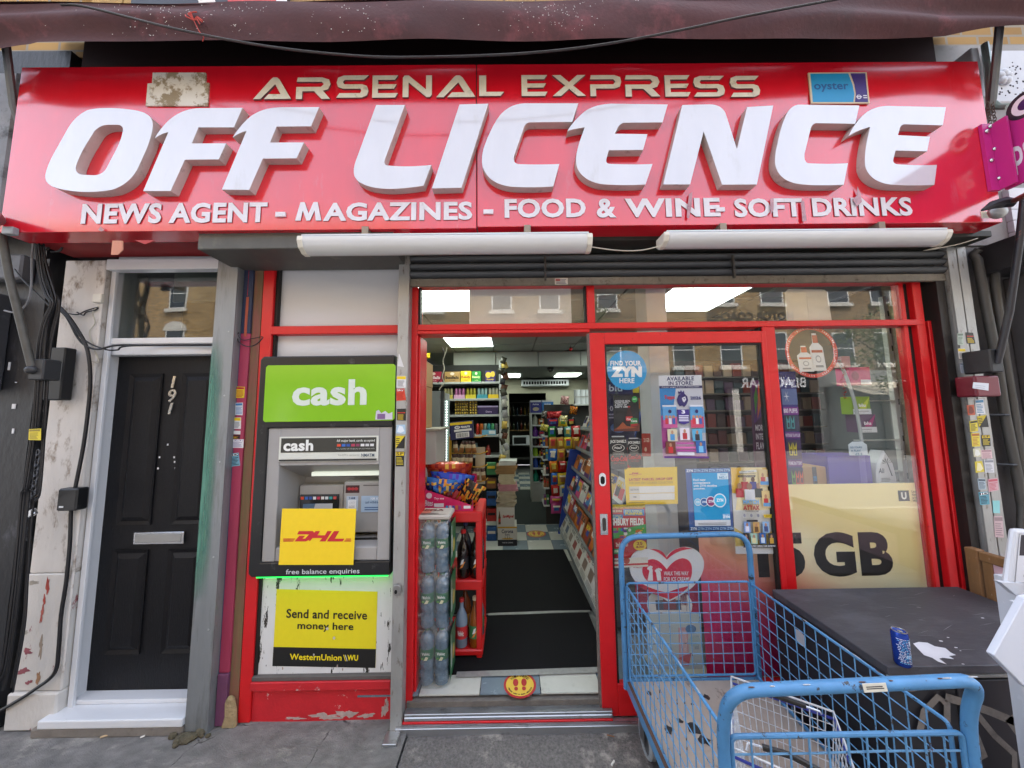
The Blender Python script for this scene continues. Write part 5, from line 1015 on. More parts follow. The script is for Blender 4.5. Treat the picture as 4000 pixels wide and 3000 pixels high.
for lb, c, base, kind, tx, ac in (
    ('white triangular sticker, topmost on the rail beside the cash panel', ((-0.6865, -0.0768, 2.1435), (-0.6814, -0.0768, 2.1434), (-0.6919, -0.0768, 2.0673), (-0.6525, -0.0768, 2.0608)), 'd8d8d8', 'plain', None, '77777a'),
    ('white shutter repair sticker with yellow head on the left rail', ((-0.6958, -0.0768, 2.0071), (-0.6379, -0.0768, 2.0064), (-0.6961, -0.0768, 1.9353), (-0.64, -0.0768, 1.9329)), 'dedede', 'band', None, '6a6a70'),
    ('red shop front sticker below the white one on the left rail', ((-0.6967, -0.0768, 1.9267), (-0.6484, -0.0768, 1.9296), (-0.6944, -0.0768, 1.8537), (-0.637, -0.0768, 1.8581)), 'd4452e', 'lines', 'Sky', 'b0241c'),
    ('black and yellow sticker in the middle of the left rail', ((-0.6901, -0.0768, 1.8055), (-0.6361, -0.0768, 1.8065), (-0.6904, -0.0768, 1.7358), (-0.6349, -0.0768, 1.7334)), '22221c', 'dark', None, 'e0c020'),
    ('torn pale blue sticker on the left rail', ((-0.6915, -0.0768, 1.709), (-0.6395, -0.0768, 1.7101), (-0.6939, -0.0768, 1.6574), (-0.6352, -0.0768, 1.6533)), 'a9c6dc', 'torn', None, 'dde6ee'),
    ('yellow and black diagonal sticker on the left rail', ((-0.6952, -0.0768, 1.6425), (-0.6383, -0.0768, 1.6434), (-0.6937, -0.0768, 1.568), (-0.6403, -0.0768, 1.5673)), 'd8c028', 'diag', None, '1a1a1a'),
    ('black sticker with yellow SF head on the left rail', ((-0.6934, -0.0768, 1.5499), (-0.6417, -0.0768, 1.5492), (-0.6916, -0.0768, 1.4613), (-0.6418, -0.0768, 1.4607)), '1c1c1c', 'band', 'SF', 'd8c028')):
    stick(lb, c, base, kind, tx, ac)
for k, (lb, c, base, kind, tx, ac) in enumerate((
    ('pale green sticker high on the right rail', ((2.804, -0.0768, 2.2361), (2.839, -0.0768, 2.2378), (2.7958, -0.0768, 2.161), (2.8342, -0.0768, 2.1585)), 'aab8aa', 'lines', None, '6a786a'),
    ('black and yellow sticker high on the right rail outer channel', ((2.8558, -0.0768, 2.2407), (2.9035, -0.0768, 2.2381), (2.8559, -0.0768, 2.1686), (2.9089, -0.0768, 2.168)), '26231c', 'dark', None, 'd8c028'),
    ('white sticker with yellow head on the right rail', ((2.7927, -0.0768, 2.1385), (2.8394, -0.0768, 2.138), (2.7918, -0.0768, 2.0731), (2.8382, -0.0768, 2.0705)), 'd9d4cc', 'band', None, '6a6462'),
    ('pale grey sticker below it on the right rail', ((2.7925, -0.0768, 2.0487), (2.8348, -0.0768, 2.0462), (2.7917, -0.0768, 1.9838), (2.8355, -0.0768, 1.9793)), 'a9b0bb', 'lines', None, '7a828e'),
    ('yellow torn sticker on the right rail outer channel', ((2.8541, -0.0768, 2.0683), (2.9082, -0.0768, 2.0636), (2.8554, -0.0768, 2.0053), (2.9097, -0.0768, 2.0027)), 'd6cc6a', 'torn', None, 'eae6d0'),
    ('white sticker with blue head below the maroon box', ((2.8532, -0.0768, 1.8186), (2.9079, -0.0768, 1.8219), (2.8525, -0.0768, 1.7293), (2.9087, -0.0768, 1.7306)), 'd8dade', 'lines', None, '4a88b0'),
    ('orange sticker below the maroon box', ((2.8004, -0.0768, 1.7854), (2.8449, -0.0768, 1.7888), (2.7998, -0.0768, 1.724), (2.844, -0.0768, 1.7255)), 'bd5230', 'torn', None, '7d3424'),
    ('yellow and black diagonal sticker on the right rail', ((2.8548, -0.0768, 1.7174), (2.9138, -0.0768, 1.7246), (2.8572, -0.0768, 1.6505), (2.9152, -0.0768, 1.6517)), 'c9b42a', 'diag', None, '1e1e1c'),
    ('yellow tilted sticker on the right rail inner channel', ((2.8028, -0.0768, 1.6885), (2.8517, -0.0768, 1.6958), (2.7994, -0.0768, 1.6218), (2.8479, -0.0768, 1.6271)), 'd8c634', 'lines', None, '2a2a20'),
    ('yellow SF sticker on the right rail', ((2.8644, -0.0768, 1.6034), (2.9163, -0.0768, 1.6047), (2.8605, -0.0768, 1.5353), (2.9123, -0.0768, 1.5366)), '1e1e1c', 'band', 'SF', 'd8c028'),
    ('yellow sticker with red print on the right rail', ((2.8025, -0.0768, 1.6159), (2.8544, -0.0768, 1.6172), (2.799, -0.0768, 1.5342), (2.8487, -0.0768, 1.5355)), 'dcca40', 'lines', None, 'b06a30'),
    ('pink and white sticker on the right rail', ((2.8476, -0.0768, 1.5142), (2.9131, -0.0768, 1.5153), (2.846, -0.0768, 1.462), (2.9134, -0.0768, 1.4631)), 'd8bcc0', 'lines', None, 'a88088'),
    ('cream sticker on the right rail inner channel', ((2.8013, -0.0768, 1.5225), (2.847, -0.0768, 1.5239), (2.8001, -0.0768, 1.4722), (2.8457, -0.0768, 1.4736)), 'd2cfb0', 'torn', None, 'e8e8e0'),
    ('yellow torn sticker low on the right rail', ((2.8022, -0.0768, 1.4452), (2.8461, -0.0768, 1.4485), (2.7985, -0.0768, 1.3781), (2.8527, -0.0768, 1.3851)), 'd4c23c', 'torn', None, 'e8e0b0'),
    ('white notice sticker low on the right rail', ((2.859, -0.0768, 1.456), (2.9164, -0.0768, 1.4572), (2.8558, -0.0768, 1.3793), (2.9108, -0.0768, 1.3786)), 'd4d6dc', 'lines', None, '8a8e98'),
    ('pink striped sticker low on the right rail', ((2.864, -0.0768, 1.341), (2.9256, -0.0768, 1.3459), (2.8607, -0.0768, 1.265), (2.923, -0.0768, 1.2756)), 'cfa6ae', 'lines', None, 'c05a6a'),
    ('pale blue lined sticker low on the right rail', ((2.8037, -0.0768, 1.3456), (2.8505, -0.0768, 1.3431), (2.8023, -0.0768, 1.2809), (2.8473, -0.0768, 1.2804)), 'a9bcc8', 'lines', None, '4a5866'),
    ('blue JD sticker low on the right rail', ((2.798, -0.0768, 1.264), (2.8593, -0.0768, 1.2688), (2.7991, -0.0768, 1.1904), (2.8561, -0.0768, 1.1934)), '5aa0b4', 'lines', 'JD', '1d2a36'),
    ('turquoise blank sticker, lowest but one on the right rail', ((2.8762, -0.0768, 1.2153), (2.9189, -0.0768, 1.2147), (2.8699, -0.0768, 1.1434), (2.91, -0.0768, 1.1408)), '8fd0d2', 'plain', None, '1a1a1a'),
    ('pink lined sticker, lowest on the right rail', ((2.8693, -0.0768, 1.1249), (2.9224, -0.0768, 1.1242), (2.8601, -0.0768, 1.005), (2.9123, -0.0768, 1.0003)), 'c9b0b4', 'lines', None, '9a868a'))):
    stick(lb, c, base, kind, tx, ac)
stick('yellow square sticker on the cable bundle at the left wall', ((-2.7386, -0.19, 1.7129), (-2.671, -0.19, 1.7155), (-2.7347, -0.19, 1.6521), (-2.6649, -0.19, 1.6495)), 'd6c226', 'lines', None, '8a7a20')

# ================================================================ posters behind the sliding door glass
YG = .0
Yd = -.006
c = ((0.6193, -0.006, 2.1625), (0.8732, -0.006, 2.1596), (0.6096, -0.006, 1.9094), (0.8606, -0.006, 1.9064))
cc = ((c[0][0]+c[1][0])/2, (c[0][2]+c[2][2])/2); rr_ = (c[1][0]-c[0][0])/2
b = MB(); b.prism([[(cc[0]+rr_*math.cos(2*math.pi*k/40), cc[1]+rr_*math.sin(2*math.pi*k/40)) for k in range(40)]], Yd, Yd+.0015)
zo = tag(b.build('round_sticker', ink('1a9ad6')), 'round sky blue sticker at the top of the sliding door', 'sticker')
q = Print(c); q.text('FIND YOUR', .10, .62, .88, .745, 'eef2f6', .035); q.text('ZYN', .12, .33, .90, .60, 'eef2f6', .09); q.text('HERE', .33, .175, .71, .30, 'eef2f6', .035); q.build(zo)
def bottle2d(p, u, v, w, h, body, cap, lab=None):
    p.poly([(u-w/2, v), (u+w/2, v), (u+w/2, v+h*.5), (u+w*.3, v+h*.68), (u+w*.16, v+h*.85), (u+w*.16, v+h*.93), (u-w*.16, v+h*.93), (u-w*.16, v+h*.85), (u-w*.3, v+h*.68), (u-w/2, v+h*.5)], body)
    p.rect(u-w*.18, v+h*.92, u+w*.18, v+h, cap)
    if lab: p.rect(u-w/2, v+h*.18, u+w/2, v+h*.42, lab)
def cola(p):
    p.text('CHOOSE REAL', .05, .82, .66, .865, 'e8e8e8', .015); p.text('TASTE WITH', .05, .765, .58, .81, 'e8e8e8', .015); p.text('A HINT OF', .05, .71, .52, .755, 'e8e8e8', .015); p.text('ZESTY LIME', .05, .655, .58, .70, 'e8e8e8', .015)
    p.ell(.83, .88, .11, .085, '3aa04a'); p.text('NEW', .76, .875, .90, .905, 'e8f0e8', .02); p.poly([(0, .05), (.3, .2), (.6, .12), (1, .22), (1, .02), (0, .0)], '6a2c18'); p.poly([(.1, .06), (.35, .26), (.5, .15), (.9, .1)], 'a24c20')
    bottle2d(p, .60, .20, .26, .50, '3a1410', 'b02020', 'c02428'); p.text('Coca', .50, .31, .72, .37, 'f0e8e8', .02)
    p.poly([(.64, .12), (.92, .16), (.92, .36), (.66, .38)], '2c7a3c'); p.poly([(.65, .12), (.92, .16), (.92, .22), (.65, .2)], 'a02020'); p.text('Coca', .67, .26, .9, .32, 'f0e8e8', .02)
poster('drink_poster', 'black cola poster with bottle below the round blue sticker', 'poster', ((0.6524, -0.006, 1.8747), (0.8141, -0.006, 1.8761), (0.6466, -0.006, 1.649), (0.8082, -0.006, 1.647)), '141214', cola)
def can_cut(label, s, lab1, lab2):
    x0, x1, z0, z1 = s; w = x1-x0; h = z1-z0
    b = MB(); b.prism([[(x0+w*a, z0+h*q_) for a, q_ in ((.08, 0), (.92, 0), (1, .05), (1, .88), (.88, .97), (.82, 1), (.18, 1), (.12, .97), (0, .88), (0, .05))]], Yd, Yd+.0015)
    o = tag(b.build('can_sticker', ink('1b1517')), label, 'sticker'); q = Print(rc(s, Yd))
    q.rect(.14, .95, .86, .985, 'b9b9bd'); q.text("JACK DANIEL'S", .04, .755, .97, .87, 'e6e2da', .03); q.ell(.5, .63, .36, .11, 'cfcac0'); q.ell(.5, .63, .32, .095, '1b1517'); q.text('No7', .28, .60, .72, .67, 'e6e2da', .03); q.lines(.15, .44, .85, .52, 3, 'b0aca4', .35, .1); q.text('Coca-Cola', .05, .24, .97, .40, 'c8202a', .03, .2); q.text('ZERO SUGAR', .18, .16, .82, .20, 'a02028', .01); q.build(o)
can_cut('large black can sticker, left of the pair on the sliding door', (0.6168, 0.7249, 1.4146, 1.6242), '', ''); can_cut('smaller black can sticker, right of the pair on the sliding door', (0.7284, 0.8104, 1.4333, 1.6108), '', '')
def packet(p, u0, v0, u1, v1, c1, c2, c3='e8e8f0'):
    p.rect(u0, v0, u1, v1, c1); p.rect(u0, v1-.02, u1, v1, 'd8dce6'); p.poly([(u0, v0), (u1, v0), (u1, (v0+v1)/2), (u0, (v0*2+v1)/3)], c2)
    w = (u1-u0)
    for k, cc_ in enumerate(('c8303c', 'e8e8f0', '3a60b0')): p.ell(u0+w*(.25+.25*k), v0+(v1-v0)*.48, w*.10, (v1-v0)*.07, 'b98a70'); p.rect(u0+w*(.15+.25*k), v0+(v1-v0)*.16, u0+w*(.35+.25*k), v0+(v1-v0)*.42, cc_)
    p.ell((u0+u1)/2, v1-(v1-v0)*.28, w*.12, (v1-v0)*.08, '2a1f5c')
def figure(p, u, v, w, h, c, sk='b08468'):
    p.rect(u-w/2, v, u+w/2, v+h*.62, c); p.ell(u, v+h*.8, w*.28, h*.2, sk, 12)
def cards(p):
    p.rect(0, .865, 1, 1, 'dcdce2'); p.text('AVAILABLE', .18, .935, .82, .985, '2a2560', .03); p.text('IN STORE!', .22, .88, .78, .928, '2a2560', .03)
    p.rect(0, .84, 1, .872, '2a1f5c'); p.text('Premier League Premium Trading Cards', .06, .847, .92, .865, 'e8e8f0', .01)
    p.poly([(0, .84), (.38, .84), (.28, .55), (0, .5)], '2f86c8'); p.poly([(0, .5), (.3, .58), (.12, .1), (0, .1)], 'b03a90'); p.poly([(.7, .55), (1, .6), (1, .3), (.8, .3)], '7fb8e0'); p.poly([(.0, .1), (.5, .3), (1, .1), (1, 0), (0, 0)], 'd8a8cc')
    p.text('Topps', .10, .695, .34, .755, 'c03040', .05, .1); p.text('2026', .70, .70, .95, .74, '2a2a70', .03)
    # lion head mark with a crown
    p.poly([(.40, .66), (.44, .62), (.50, .63), (.54, .61), (.60, .64), (.645, .69), (.63, .74), (.57, .775), (.48, .775), (.42, .75), (.385, .70)], '2f2368'); p.poly([(.43, .775), (.42, .805), (.465, .79), (.49, .82), (.52, .79), (.56, .815), (.565, .775)], '2f2368'); p.poly([(.50, .72), (.58, .74), (.60, .70), (.55, .665), (.52, .68)], 'dcdce6'); p.poly([(.53, .715), (.57, .72), (.565, .70)], '2f2368')
    packet(p, .04, .36, .36, .635, '5aa0d8', 'd05a9a'); packet(p, .66, .36, .96, .635, '5aa0d8', 'c04a6a')
    p.poly([(.36, .58), (.64, .58), (.62, .42), (.5, .40), (.38, .42)], '3a2a80'); p.text('3', .46, .53, .54, .575, 'e8e8f0', .05); p.lines(.39, .44, .63, .52, 4, 'e0e0f0', .5, .1)
    for (u, v, c1, c2) in ((.22, .20, 'c9c2a8', '4a90c8'), (.5, .215, 'd8d4e0', 'b03038'), (.78, .20, '58a8d0', '2a2a34'), (.16, .05, '6a3a2c', 'c02a30'), (.84, .06, '2a60a8', '7ac0e8')):
        p.rect(u-.11, v, u+.11, v+.145, c1); figure(p, u, v+.01, .10, .12, c2)
    p.rect(.3, .17, .68, .185, 'c050a0'); p.rect(.28, .115, .72, .135, 'd870b0'); p.rect(.28, .08, .72, .10, 'b04a98'); p.rect(.3, .035, .68, .07, 'd8d8e2'); p.rect(0, 0, 1, .022, '5a2a80')
poster('trading_card_poster', 'tall trading card poster with lion mark taped to the sliding door', 'poster', ((0.9473, -0.006, 1.9977), (1.2201, -0.006, 1.9987), (0.9462, -0.006, 1.4832), (1.2232, -0.006, 1.4781)), 'd2d2de', cards)
def parcel(p):
    p.text('DHL', .13, .815, .27, .87, 'b8202c', .06, .3); p.rect(.08, .815, .13, .83, 'b8202c'); p.rect(.27, .815, .32, .83, 'b8202c'); p.text('Express', .145, .77, .235, .80, 'b8202c', .0)
    p.text('LATEST PARCEL DROP OFF', .075, .645, .905, .715, 'b01f2a', .03); p.text('FOR SAME DAY COURIER COLLECTION', .075, .555, .905, .615, 'a8842a', .0)
    p.rect(.065, .31, .935, .49, 'e6e2da'); p.rect(.065, .12, .935, .295, 'e6e2da'); p.rect(.065, .31, .26, .49, 'd8d2c4'); p.rect(.065, .12, .26, .295, 'd8d2c4'); p.text('COLLECTION DAYS', .08, .385, .25, .43, '4a4a40', .01); p.text('TIME', .13, .19, .2, .225, '4a4a40', .01); p.lines(.04, .05, .4, .08, 1, '7a6a30', .4)
poster('parcel_notice', 'yellow parcel drop off notice taped on the sliding door', 'notice', ((0.7034, -0.006, 1.4237), (1.0323, -0.006, 1.4266), (0.7063, -0.006, 1.2016), (1.0237, -0.006, 1.2026)), 'e8c21a', parcel)
def zyn(p):
    for v in (.935, .0):
        for k in range(6): p.text('ZYN', .015+k*.165, v+.01, .165+k*.165, v+.055, '9fc4ea' if k else 'e8f0fa', .05)
    p.rect(.12, .075, .93, .93, '19a0da'); p.rect(.12, .075, .93, .17, 'dfe4ea'); p.text('NO.1', .74, .84, .88, .88, '2a70b0', .04); p.poly([(.69, .82), (.93, .82), (.93, .92), (.69, .92)], 'd6ecf6'); p.text('NO.1', .73, .83, .89, .87, '2a80b8', .04); p.text("WORLD'S", .745, .885, .875, .905, '2a80b8', .01)
    for k, t in enumerate(('Find new', 'convenience', 'with ZYN nicotine', 'pouches.')): p.text(t, .14, .80-k*.048, .14+(.28, .38, .52, .26)[k], .838-k*.048, 'e4f2fa', .03)
    for (u, v, r, c1) in ((.21, .46, .075, '7fcaea'), (.35, .46, .085, '1f5fa0'), (.50, .47, .105, '8a3a6a'), (.70, .485, .14, '3ab4e0')):
        p.ell(u, v, r*1.02, r*.80, 'dbe6ee', 26); p.ell(u, v, r*.86, r*.68, c1, 26); p.text('ZYN', u-r*.55, v-r*.16, u+r*.55, v+r*.22, 'e6f0f6', .05)
    p.text('ZYN', .74, .20, .90, .245, 'e8f4fa', .08); p.text('FIND YOUR', .74, .252, .90, .268, 'e8f4fa', .02); p.lines(.18, .10, .88, .145, 2, '555a60', .3, .1)
poster('pouch_poster', 'blue pouch poster with pale tins on the sliding door', 'poster', ((1.0827, -0.006, 1.4134), (1.3626, -0.006, 1.4152), (1.0871, -0.006, 1.0424), (1.356, -0.006, 1.0422)), '1f4f9c', zyn)
def attax(p):
    p.poly([(0, 1), (1, 1), (1, .62), (.0, .70)], 'e8b83a'); p.poly([(.25, 1), (.75, 1), (.95, .5), (.05, .5)], 'f0dca0'); p.poly([(.5, .14), (1, .3), (1, .1), (0, .05), (0, .3)], 'e2c468'); p.rect(0, .0, 1, .085, 'e6e6ea')
    p.poly([(.20, .93), (.62, .95), (.60, .975), (.18, .955)], 'e8e6e0'); p.text('THESE PACKS', .24, .945, .55, .962, '4a4a54', .01); p.text('ARE SUPER STACKED!', .20, .92, .58, .938, '4a4a54', .01); p.poly([(.14, .885), (.56, .885), (.58, .91), (.16, .91)], '26242a'); p.text('LOADED WITH 4 CARDS', .18, .89, .54, .904, 'd8c8a8', .01)
    for (u, v, w, h, c1, sk) in ((.30, .74, .17, .15, 'b02a34', 'b08a70'), (.50, .74, .16, .15, '3a3a8a', '5a3a28'), (.17, .65, .19, .17, 'b8303a', 'b08a70'), (.62, .65, .19, .17, '26302c', 'b08a70'), (.40, .62, .24, .20, 'dadce2', '9a6a50')): figure(p, u, v, w, h, c1, sk)
    p.text('MATCH', .23, .575, .60, .625, '7ab8e8', .05); p.rect(.22, .568, .61, .572, '3a3a50'); p.text('ATTAX', .22, .505, .61, .56, 'b0302c', .06); p.text('TRADING CARD GAME', .25, .485, .58, .50, '3a3a40', .01)
    for (u, v) in ((.80, .78), (.83, .53)):
        p.rect(u-.16, v, u+.14, v+.20, 'd8c088'); figure(p, u-.07, v+.03, .10, .13, 'b8303a'); figure(p, u+.06, v+.03, .10, .13, 'd8dce4'); p.rect(u-.14, v+.02, u+.12, v+.06, '6aa0d0')
    p.poly([(.69, .42), (1, .42), (1, .455), (.67, .455)], 'e0c020'); p.text('OUT NOW!', .72, .427, .96, .447, '3a3420', .02)
    for (u, v, c1, c2) in ((.27, .25, '7a9ad0', 'd8d8e8'), (.48, .245, 'c8a060', '6a4a2a'), (.70, .25, '8ab0d8', '3a4a7a'), (.22, .12, '2a2a30', 'b03038'), (.40, .12, '9ac0b0', 'd8d0a0'), (.60, .125, '2a5a9a', 'c8d8e8'), (.80, .12, '2a2a34', 'c09a3a')): p.rect(u-.075, v, u+.075, v+.125, c1); figure(p, u, v+.01, .09, .10, c2)
    p.poly([(.13, .085), (.90, .085), (.88, .12), (.15, .12)], '1c1c22'); p.text('NEW CHASE CARDS THIS SEASON!', .17, .093, .87, .112, 'e6e6e6', .015)
    for k in range(3): p.ell(.2+.16*k, .45, .03, .02, '8a8a94', 10)
    p.rect(.24, .378, .5, .40, '26242a')
poster('football_card_poster', 'gold football card poster at the right edge of the sliding door', 'poster', ((1.3665, -0.006, 1.4178), (1.6245, -0.006, 1.4145), (1.3592, -0.006, 0.9037), (1.6221, -0.006, 0.9009)), 'dcdad6', attax)
def fair(p):
    p.rect(0, .955, 1, 1, 'd8c020'); p.text('BIG AND SUITABLE FOR ALL AGES', .02, .965, .96, .985, '2a2a20', .0); p.text('VOTED NO.1 FAIR IN LONDON', .0, .93, .93, .955, 'e8d060', .015)
    p.rect(.0, .865, .32, .925, '9a3a2a'); p.text('GE IRVINS', .02, .88, .3, .91, 'd8c8a0', .02); p.rect(.0, .76, .32, .84, '3a80b8'); p.text('N DAILY', .02, .805, .28, .83, 'e6d860', .02); p.text('ON - 9PM', .02, .77, .28, .795, 'e6d860', .02)
    p.rect(.34, .82, .97, .925, '3a80b8'); p.text('2025 FAMILY', .39, .885, .9, .91, 'e8d860', .015); p.text('FUNFAIR', .40, .83, .92, .875, 'e8d030', .04)
    p.text('SHBURY FIELDS', -.02, .66, .93, .78, 'e6e2da', .05); p.poly([(0, .45), (1, .50), (1, .68), (.5, .63), (0, .62)], '58a050')
    rn = random.Random(2)
    for k in range(26): p.ell(rn.uniform(.05, .95), rn.uniform(.44, .62), rn.uniform(.02, .09), rn.uniform(.01, .03), rn.choice(['c8302c', 'e0c030', '3a78b8', 'd8d8d0', 'd07030', '6a3a80']), 9)
    p.text('2nd - 17th', .06, .33, .42, .40, 'e8e0d0', .03); p.ell(.78, .345, .20, .085, 'e0c028', 18); p.text('25', .68, .35, .86, .40, '8a2a20', .03); p.text('&30!', .66, .30, .9, .34, '8a2a20', .03); p.rect(.0, .22, .3, .30, '3a9a50'); p.text('FREE', .02, .24, .26, .28, 'e6e6d0', .03); p.rect(0, .0, 1, .15, 'd8d4c8'); p.ell(.36, .11, .1, .05, 'b04a3a'); p.rect(0, .03, 1, .06, 'c03a34'); p.rect(0, .10, .2, .12, '9a3a34')
poster('funfair_poster', 'red and yellow funfair poster beside the door stile', 'poster', ((0.6205, 0.012, 1.1989), (0.8272, 0.012, 1.1961), (0.6192, 0.012, 0.8305), (0.8229, 0.012, 0.8362)), 'b8242a', fair)
# heart-shaped ice cream board
hs_ = 'M 0.9403 0.8850 Q 0.8918 0.9329 0.8110 0.9340 Q 0.7120 0.9268 0.7123 0.8327 Q 0.7131 0.7521 0.7997 0.7045 Q 0.8778 0.6698 0.9375 0.6270 Q 1.0283 0.6634 1.0935 0.7129 Q 1.1694 0.7838 1.1679 0.8562 Q 1.1523 0.9336 1.0630 0.9425 Q 0.9865 0.9402 0.9403 0.8850 Z'
b = MB(); b.prism(path(hs_, 10), .004, .008)
ho = tag(b.build('heart_board', ink('dcdde2')), 'white and red heart shaped ice cream board behind the door glass', 'sign')
def shape(ps, y, c, nm='print'):
    bb = MB(); lp = path(ps, 10)
    bb.prism(lp, y, y+.0004); bb.build(nm, ink(c), ho)
shape('M 0.9379 0.8144 Q 0.8974 0.8747 0.8527 0.8753 Q 0.7943 0.8701 0.7889 0.8148 Q 0.7869 0.7724 0.8194 0.7466 L 1.0683 0.7414 Q 1.0955 0.7765 1.0915 0.8276 Q 1.0855 0.8746 1.0364 0.8779 Q 0.9823 0.8718 0.9379 0.8144 Z', .0032, 'cc1c3c')
shape('M 0.7394 0.7478 Q 0.7987 0.6879 0.8643 0.6702 Q 0.9122 0.6527 0.9469 0.6397 Q 1.0194 0.6680 1.0713 0.7177 Q 1.0039 0.7060 0.9359 0.6818 Q 0.8610 0.6912 0.7832 0.7345 Q 0.7572 0.7475 0.7394 0.7478 Z', .0030, 'cc1c3c')
shape('M 0.8378 0.9338 Q 0.9189 0.9413 0.9399 0.8826 Q 0.9817 0.9404 1.0538 0.9429 L 1.1070 0.9318 Q 1.0082 0.9314 0.9420 0.8706 Q 0.8911 0.9245 0.8378 0.9338 Z', .0028, 'cc1c3c')
shape('M 0.8178 0.7509 L 0.8313 0.8057 Q 0.8230 0.8186 0.8368 0.8269 Q 0.8547 0.8267 0.8505 0.7970 L 0.8507 0.7504 Z', .0024, 'e8e6ea'); shape('M 0.8774 0.7500 L 0.8710 0.7967 Q 0.8672 0.8095 0.8851 0.8118 Q 0.9027 0.8064 0.8999 0.7878 L 0.9014 0.7497 Z', .0024, 'e8e6ea')
for k, (x_, z_) in enumerate([(0.8247, 0.8214), (0.8322, 0.8289), (0.8395, 0.8314), (0.8466, 0.8296), (0.8704, 0.8071), (0.8779, 0.8138), (0.887, 0.8171), (0.8958, 0.8152), (0.9028, 0.8118)]):
    bb = MB(); bb.prism([[(x_+.006*math.cos(a*.785), z_+.007*math.sin(a*.785)) for a in range(8)]], .0022, .0026); bb.build('print', ink('e8e6ea'), ho)
hc = ((0.9158, 0.0025, 0.8092), (1.0763, 0.0025, 0.807), (0.9122, 0.0025, 0.7441), (1.0723, 0.0025, 0.7418))
q = Print(hc); q.text('WALK THIS WAY', .02, .56, .96, .92, 'eceaee', .02); q.text('FOR ICE CREAM!', .02, .04, .98, .42, 'eceaee', .02); q.build(ho)
hc = ((0.7276, 0.0025, 0.886), (0.7901, 0.0025, 0.8851), (0.7248, 0.0025, 0.8247), (0.7872, 0.0025, 0.8238))
q = Print(hc); q.text("WALL'S", .12, .02, .95, .18, 'b82a40', .02)
for r_, c_ in ((1, 'cc1c3c'), (.72, 'e6e2e6'), (.5, 'cc1c3c'), (.26, 'e6e2e6')): q.poly([(.5+.44*r_*math.sin(t_)**3, .62+.026*r_*(13*math.cos(t_)-5*math.cos(2*t_)-2*math.cos(3*t_)-math.cos(4*t_))) for t_ in [2*math.pi*k/28 for k in range(28)]], c_)
q.build(ho)
# long gradient tariff board behind door and window
def grad_mat():
    m = bpy.data.materials.new('tariff_gradient'); m.use_nodes = True; MATS['tariff_gradient'] = m
    n, l = m.node_tree.nodes, m.node_tree.links; b_ = n['Principled BSDF']; b_.inputs['Roughness'].default_value = .4
    tc = n.new('ShaderNodeTexCoord'); ge = n.new('ShaderNodeNewGeometry'); vm = n.new('ShaderNodeVectorMath'); vm.operation = 'DOT_PRODUCT'; vm.inputs[1].default_value = (.36, 0, .78)
    ad = n.new('ShaderNodeMath'); ad.operation = 'SUBTRACT'; ad.inputs[1].default_value = .52; rp = n.new('ShaderNodeValToRGB')     # print runs diagonally across the board (board stands still in the world)
    l.new(ge.outputs['Position'], vm.inputs[0]); l.new(vm.outputs['Value'], ad.inputs[0]); l.new(ad.outputs[0], rp.inputs[0])
    e = rp.color_ramp.elements; e[0].position = .05; e[0].color = lin('c01a50')+[1]; e[1].position = 1.0; e[1].color = lin('f8e4a0')+[1]
    for p_, c_ in ((.22, 'd02264'), (.42, 'da4674'), (.56, 'e4827c'), (.66, 'ecaa8c'), (.76, 'f6e2bc'), (.88, 'faf0c8')):
        x = e.new(p_); x.color = lin(c_)+[1]
    l.new(rp.outputs[0], b_.inputs['Base Color']); return m
grad_mat()
t0 = ((1.1763, 0.07, 1.0104), (1.8572, 0.07, 1.0101), (1.1516, 0.07, 0.2033), (1.7895, 0.07, 0.1936)); t1 = ((1.7964, 0.07, 1.295), (2.7132, 0.07, 1.2852), (1.7748, 0.07, 0.0923), (2.6325, 0.07, 0.079))
tz1_, tz0_ = t1[0][2], .16
tzl = 1.0122
tb = tag(B(FX1-.03, RX[0]-.034, .062, .066, tz0_, tz1_).build('tariff_board', MATS['tariff_gradient']), 'large yellow GB tariff board standing inside the right window', 'poster')
tb2 = tag(B(t0[0][0], FX1-.034, .062, .066, tz0_, tzl).build('tariff_board', MATS['tariff_gradient']), 'pink to orange tariff board behind the sliding door and trolley', 'poster')
# left part is lower: a cover strip of shelf hides it, so cut its top with a second board
rG = (1.8931, 2.3877, 0.7299, 0.9987); r15 = (1.5364, 1.8353, 0.7248, 1.011)
q = Print(rc((rG[0], rG[1], rG[2], rG[3]), .0615)); q.text('GB', 0, 0, 1, 1, '1a1816', .05); q.build(tb, 'lettering')
q = Print(rc((r15[0], r15[1], rG[2], rG[3]), .0615)); q.text('15', 0, 0, 1, 1, '1a1816', .055); q.build(tb2, 'lettering')
ru = (2.4697, 2.5403, 1.1827, 1.2488)
q = Print(rc(ru, .0615)); q.rect(0, 0, 1, 1, '171717'); q.text('U', .26, .16, .74, .84, 'e8e4d8', .05); q.build(tb, 'lettering')
rt = (2.5574, 2.6633, 1.178, 1.2507); q = Print(rc(rt, .0615))
for k, t_ in enumerate(('Uswitch', 'Network', 'of the Year', 'Winner 2022')): q.text(t_, 0, .76-k*.26, (.55, .6, .72, 1)[k], .97-k*.26, '5a4a2a', .01)
q.build(tb, 'lettering')
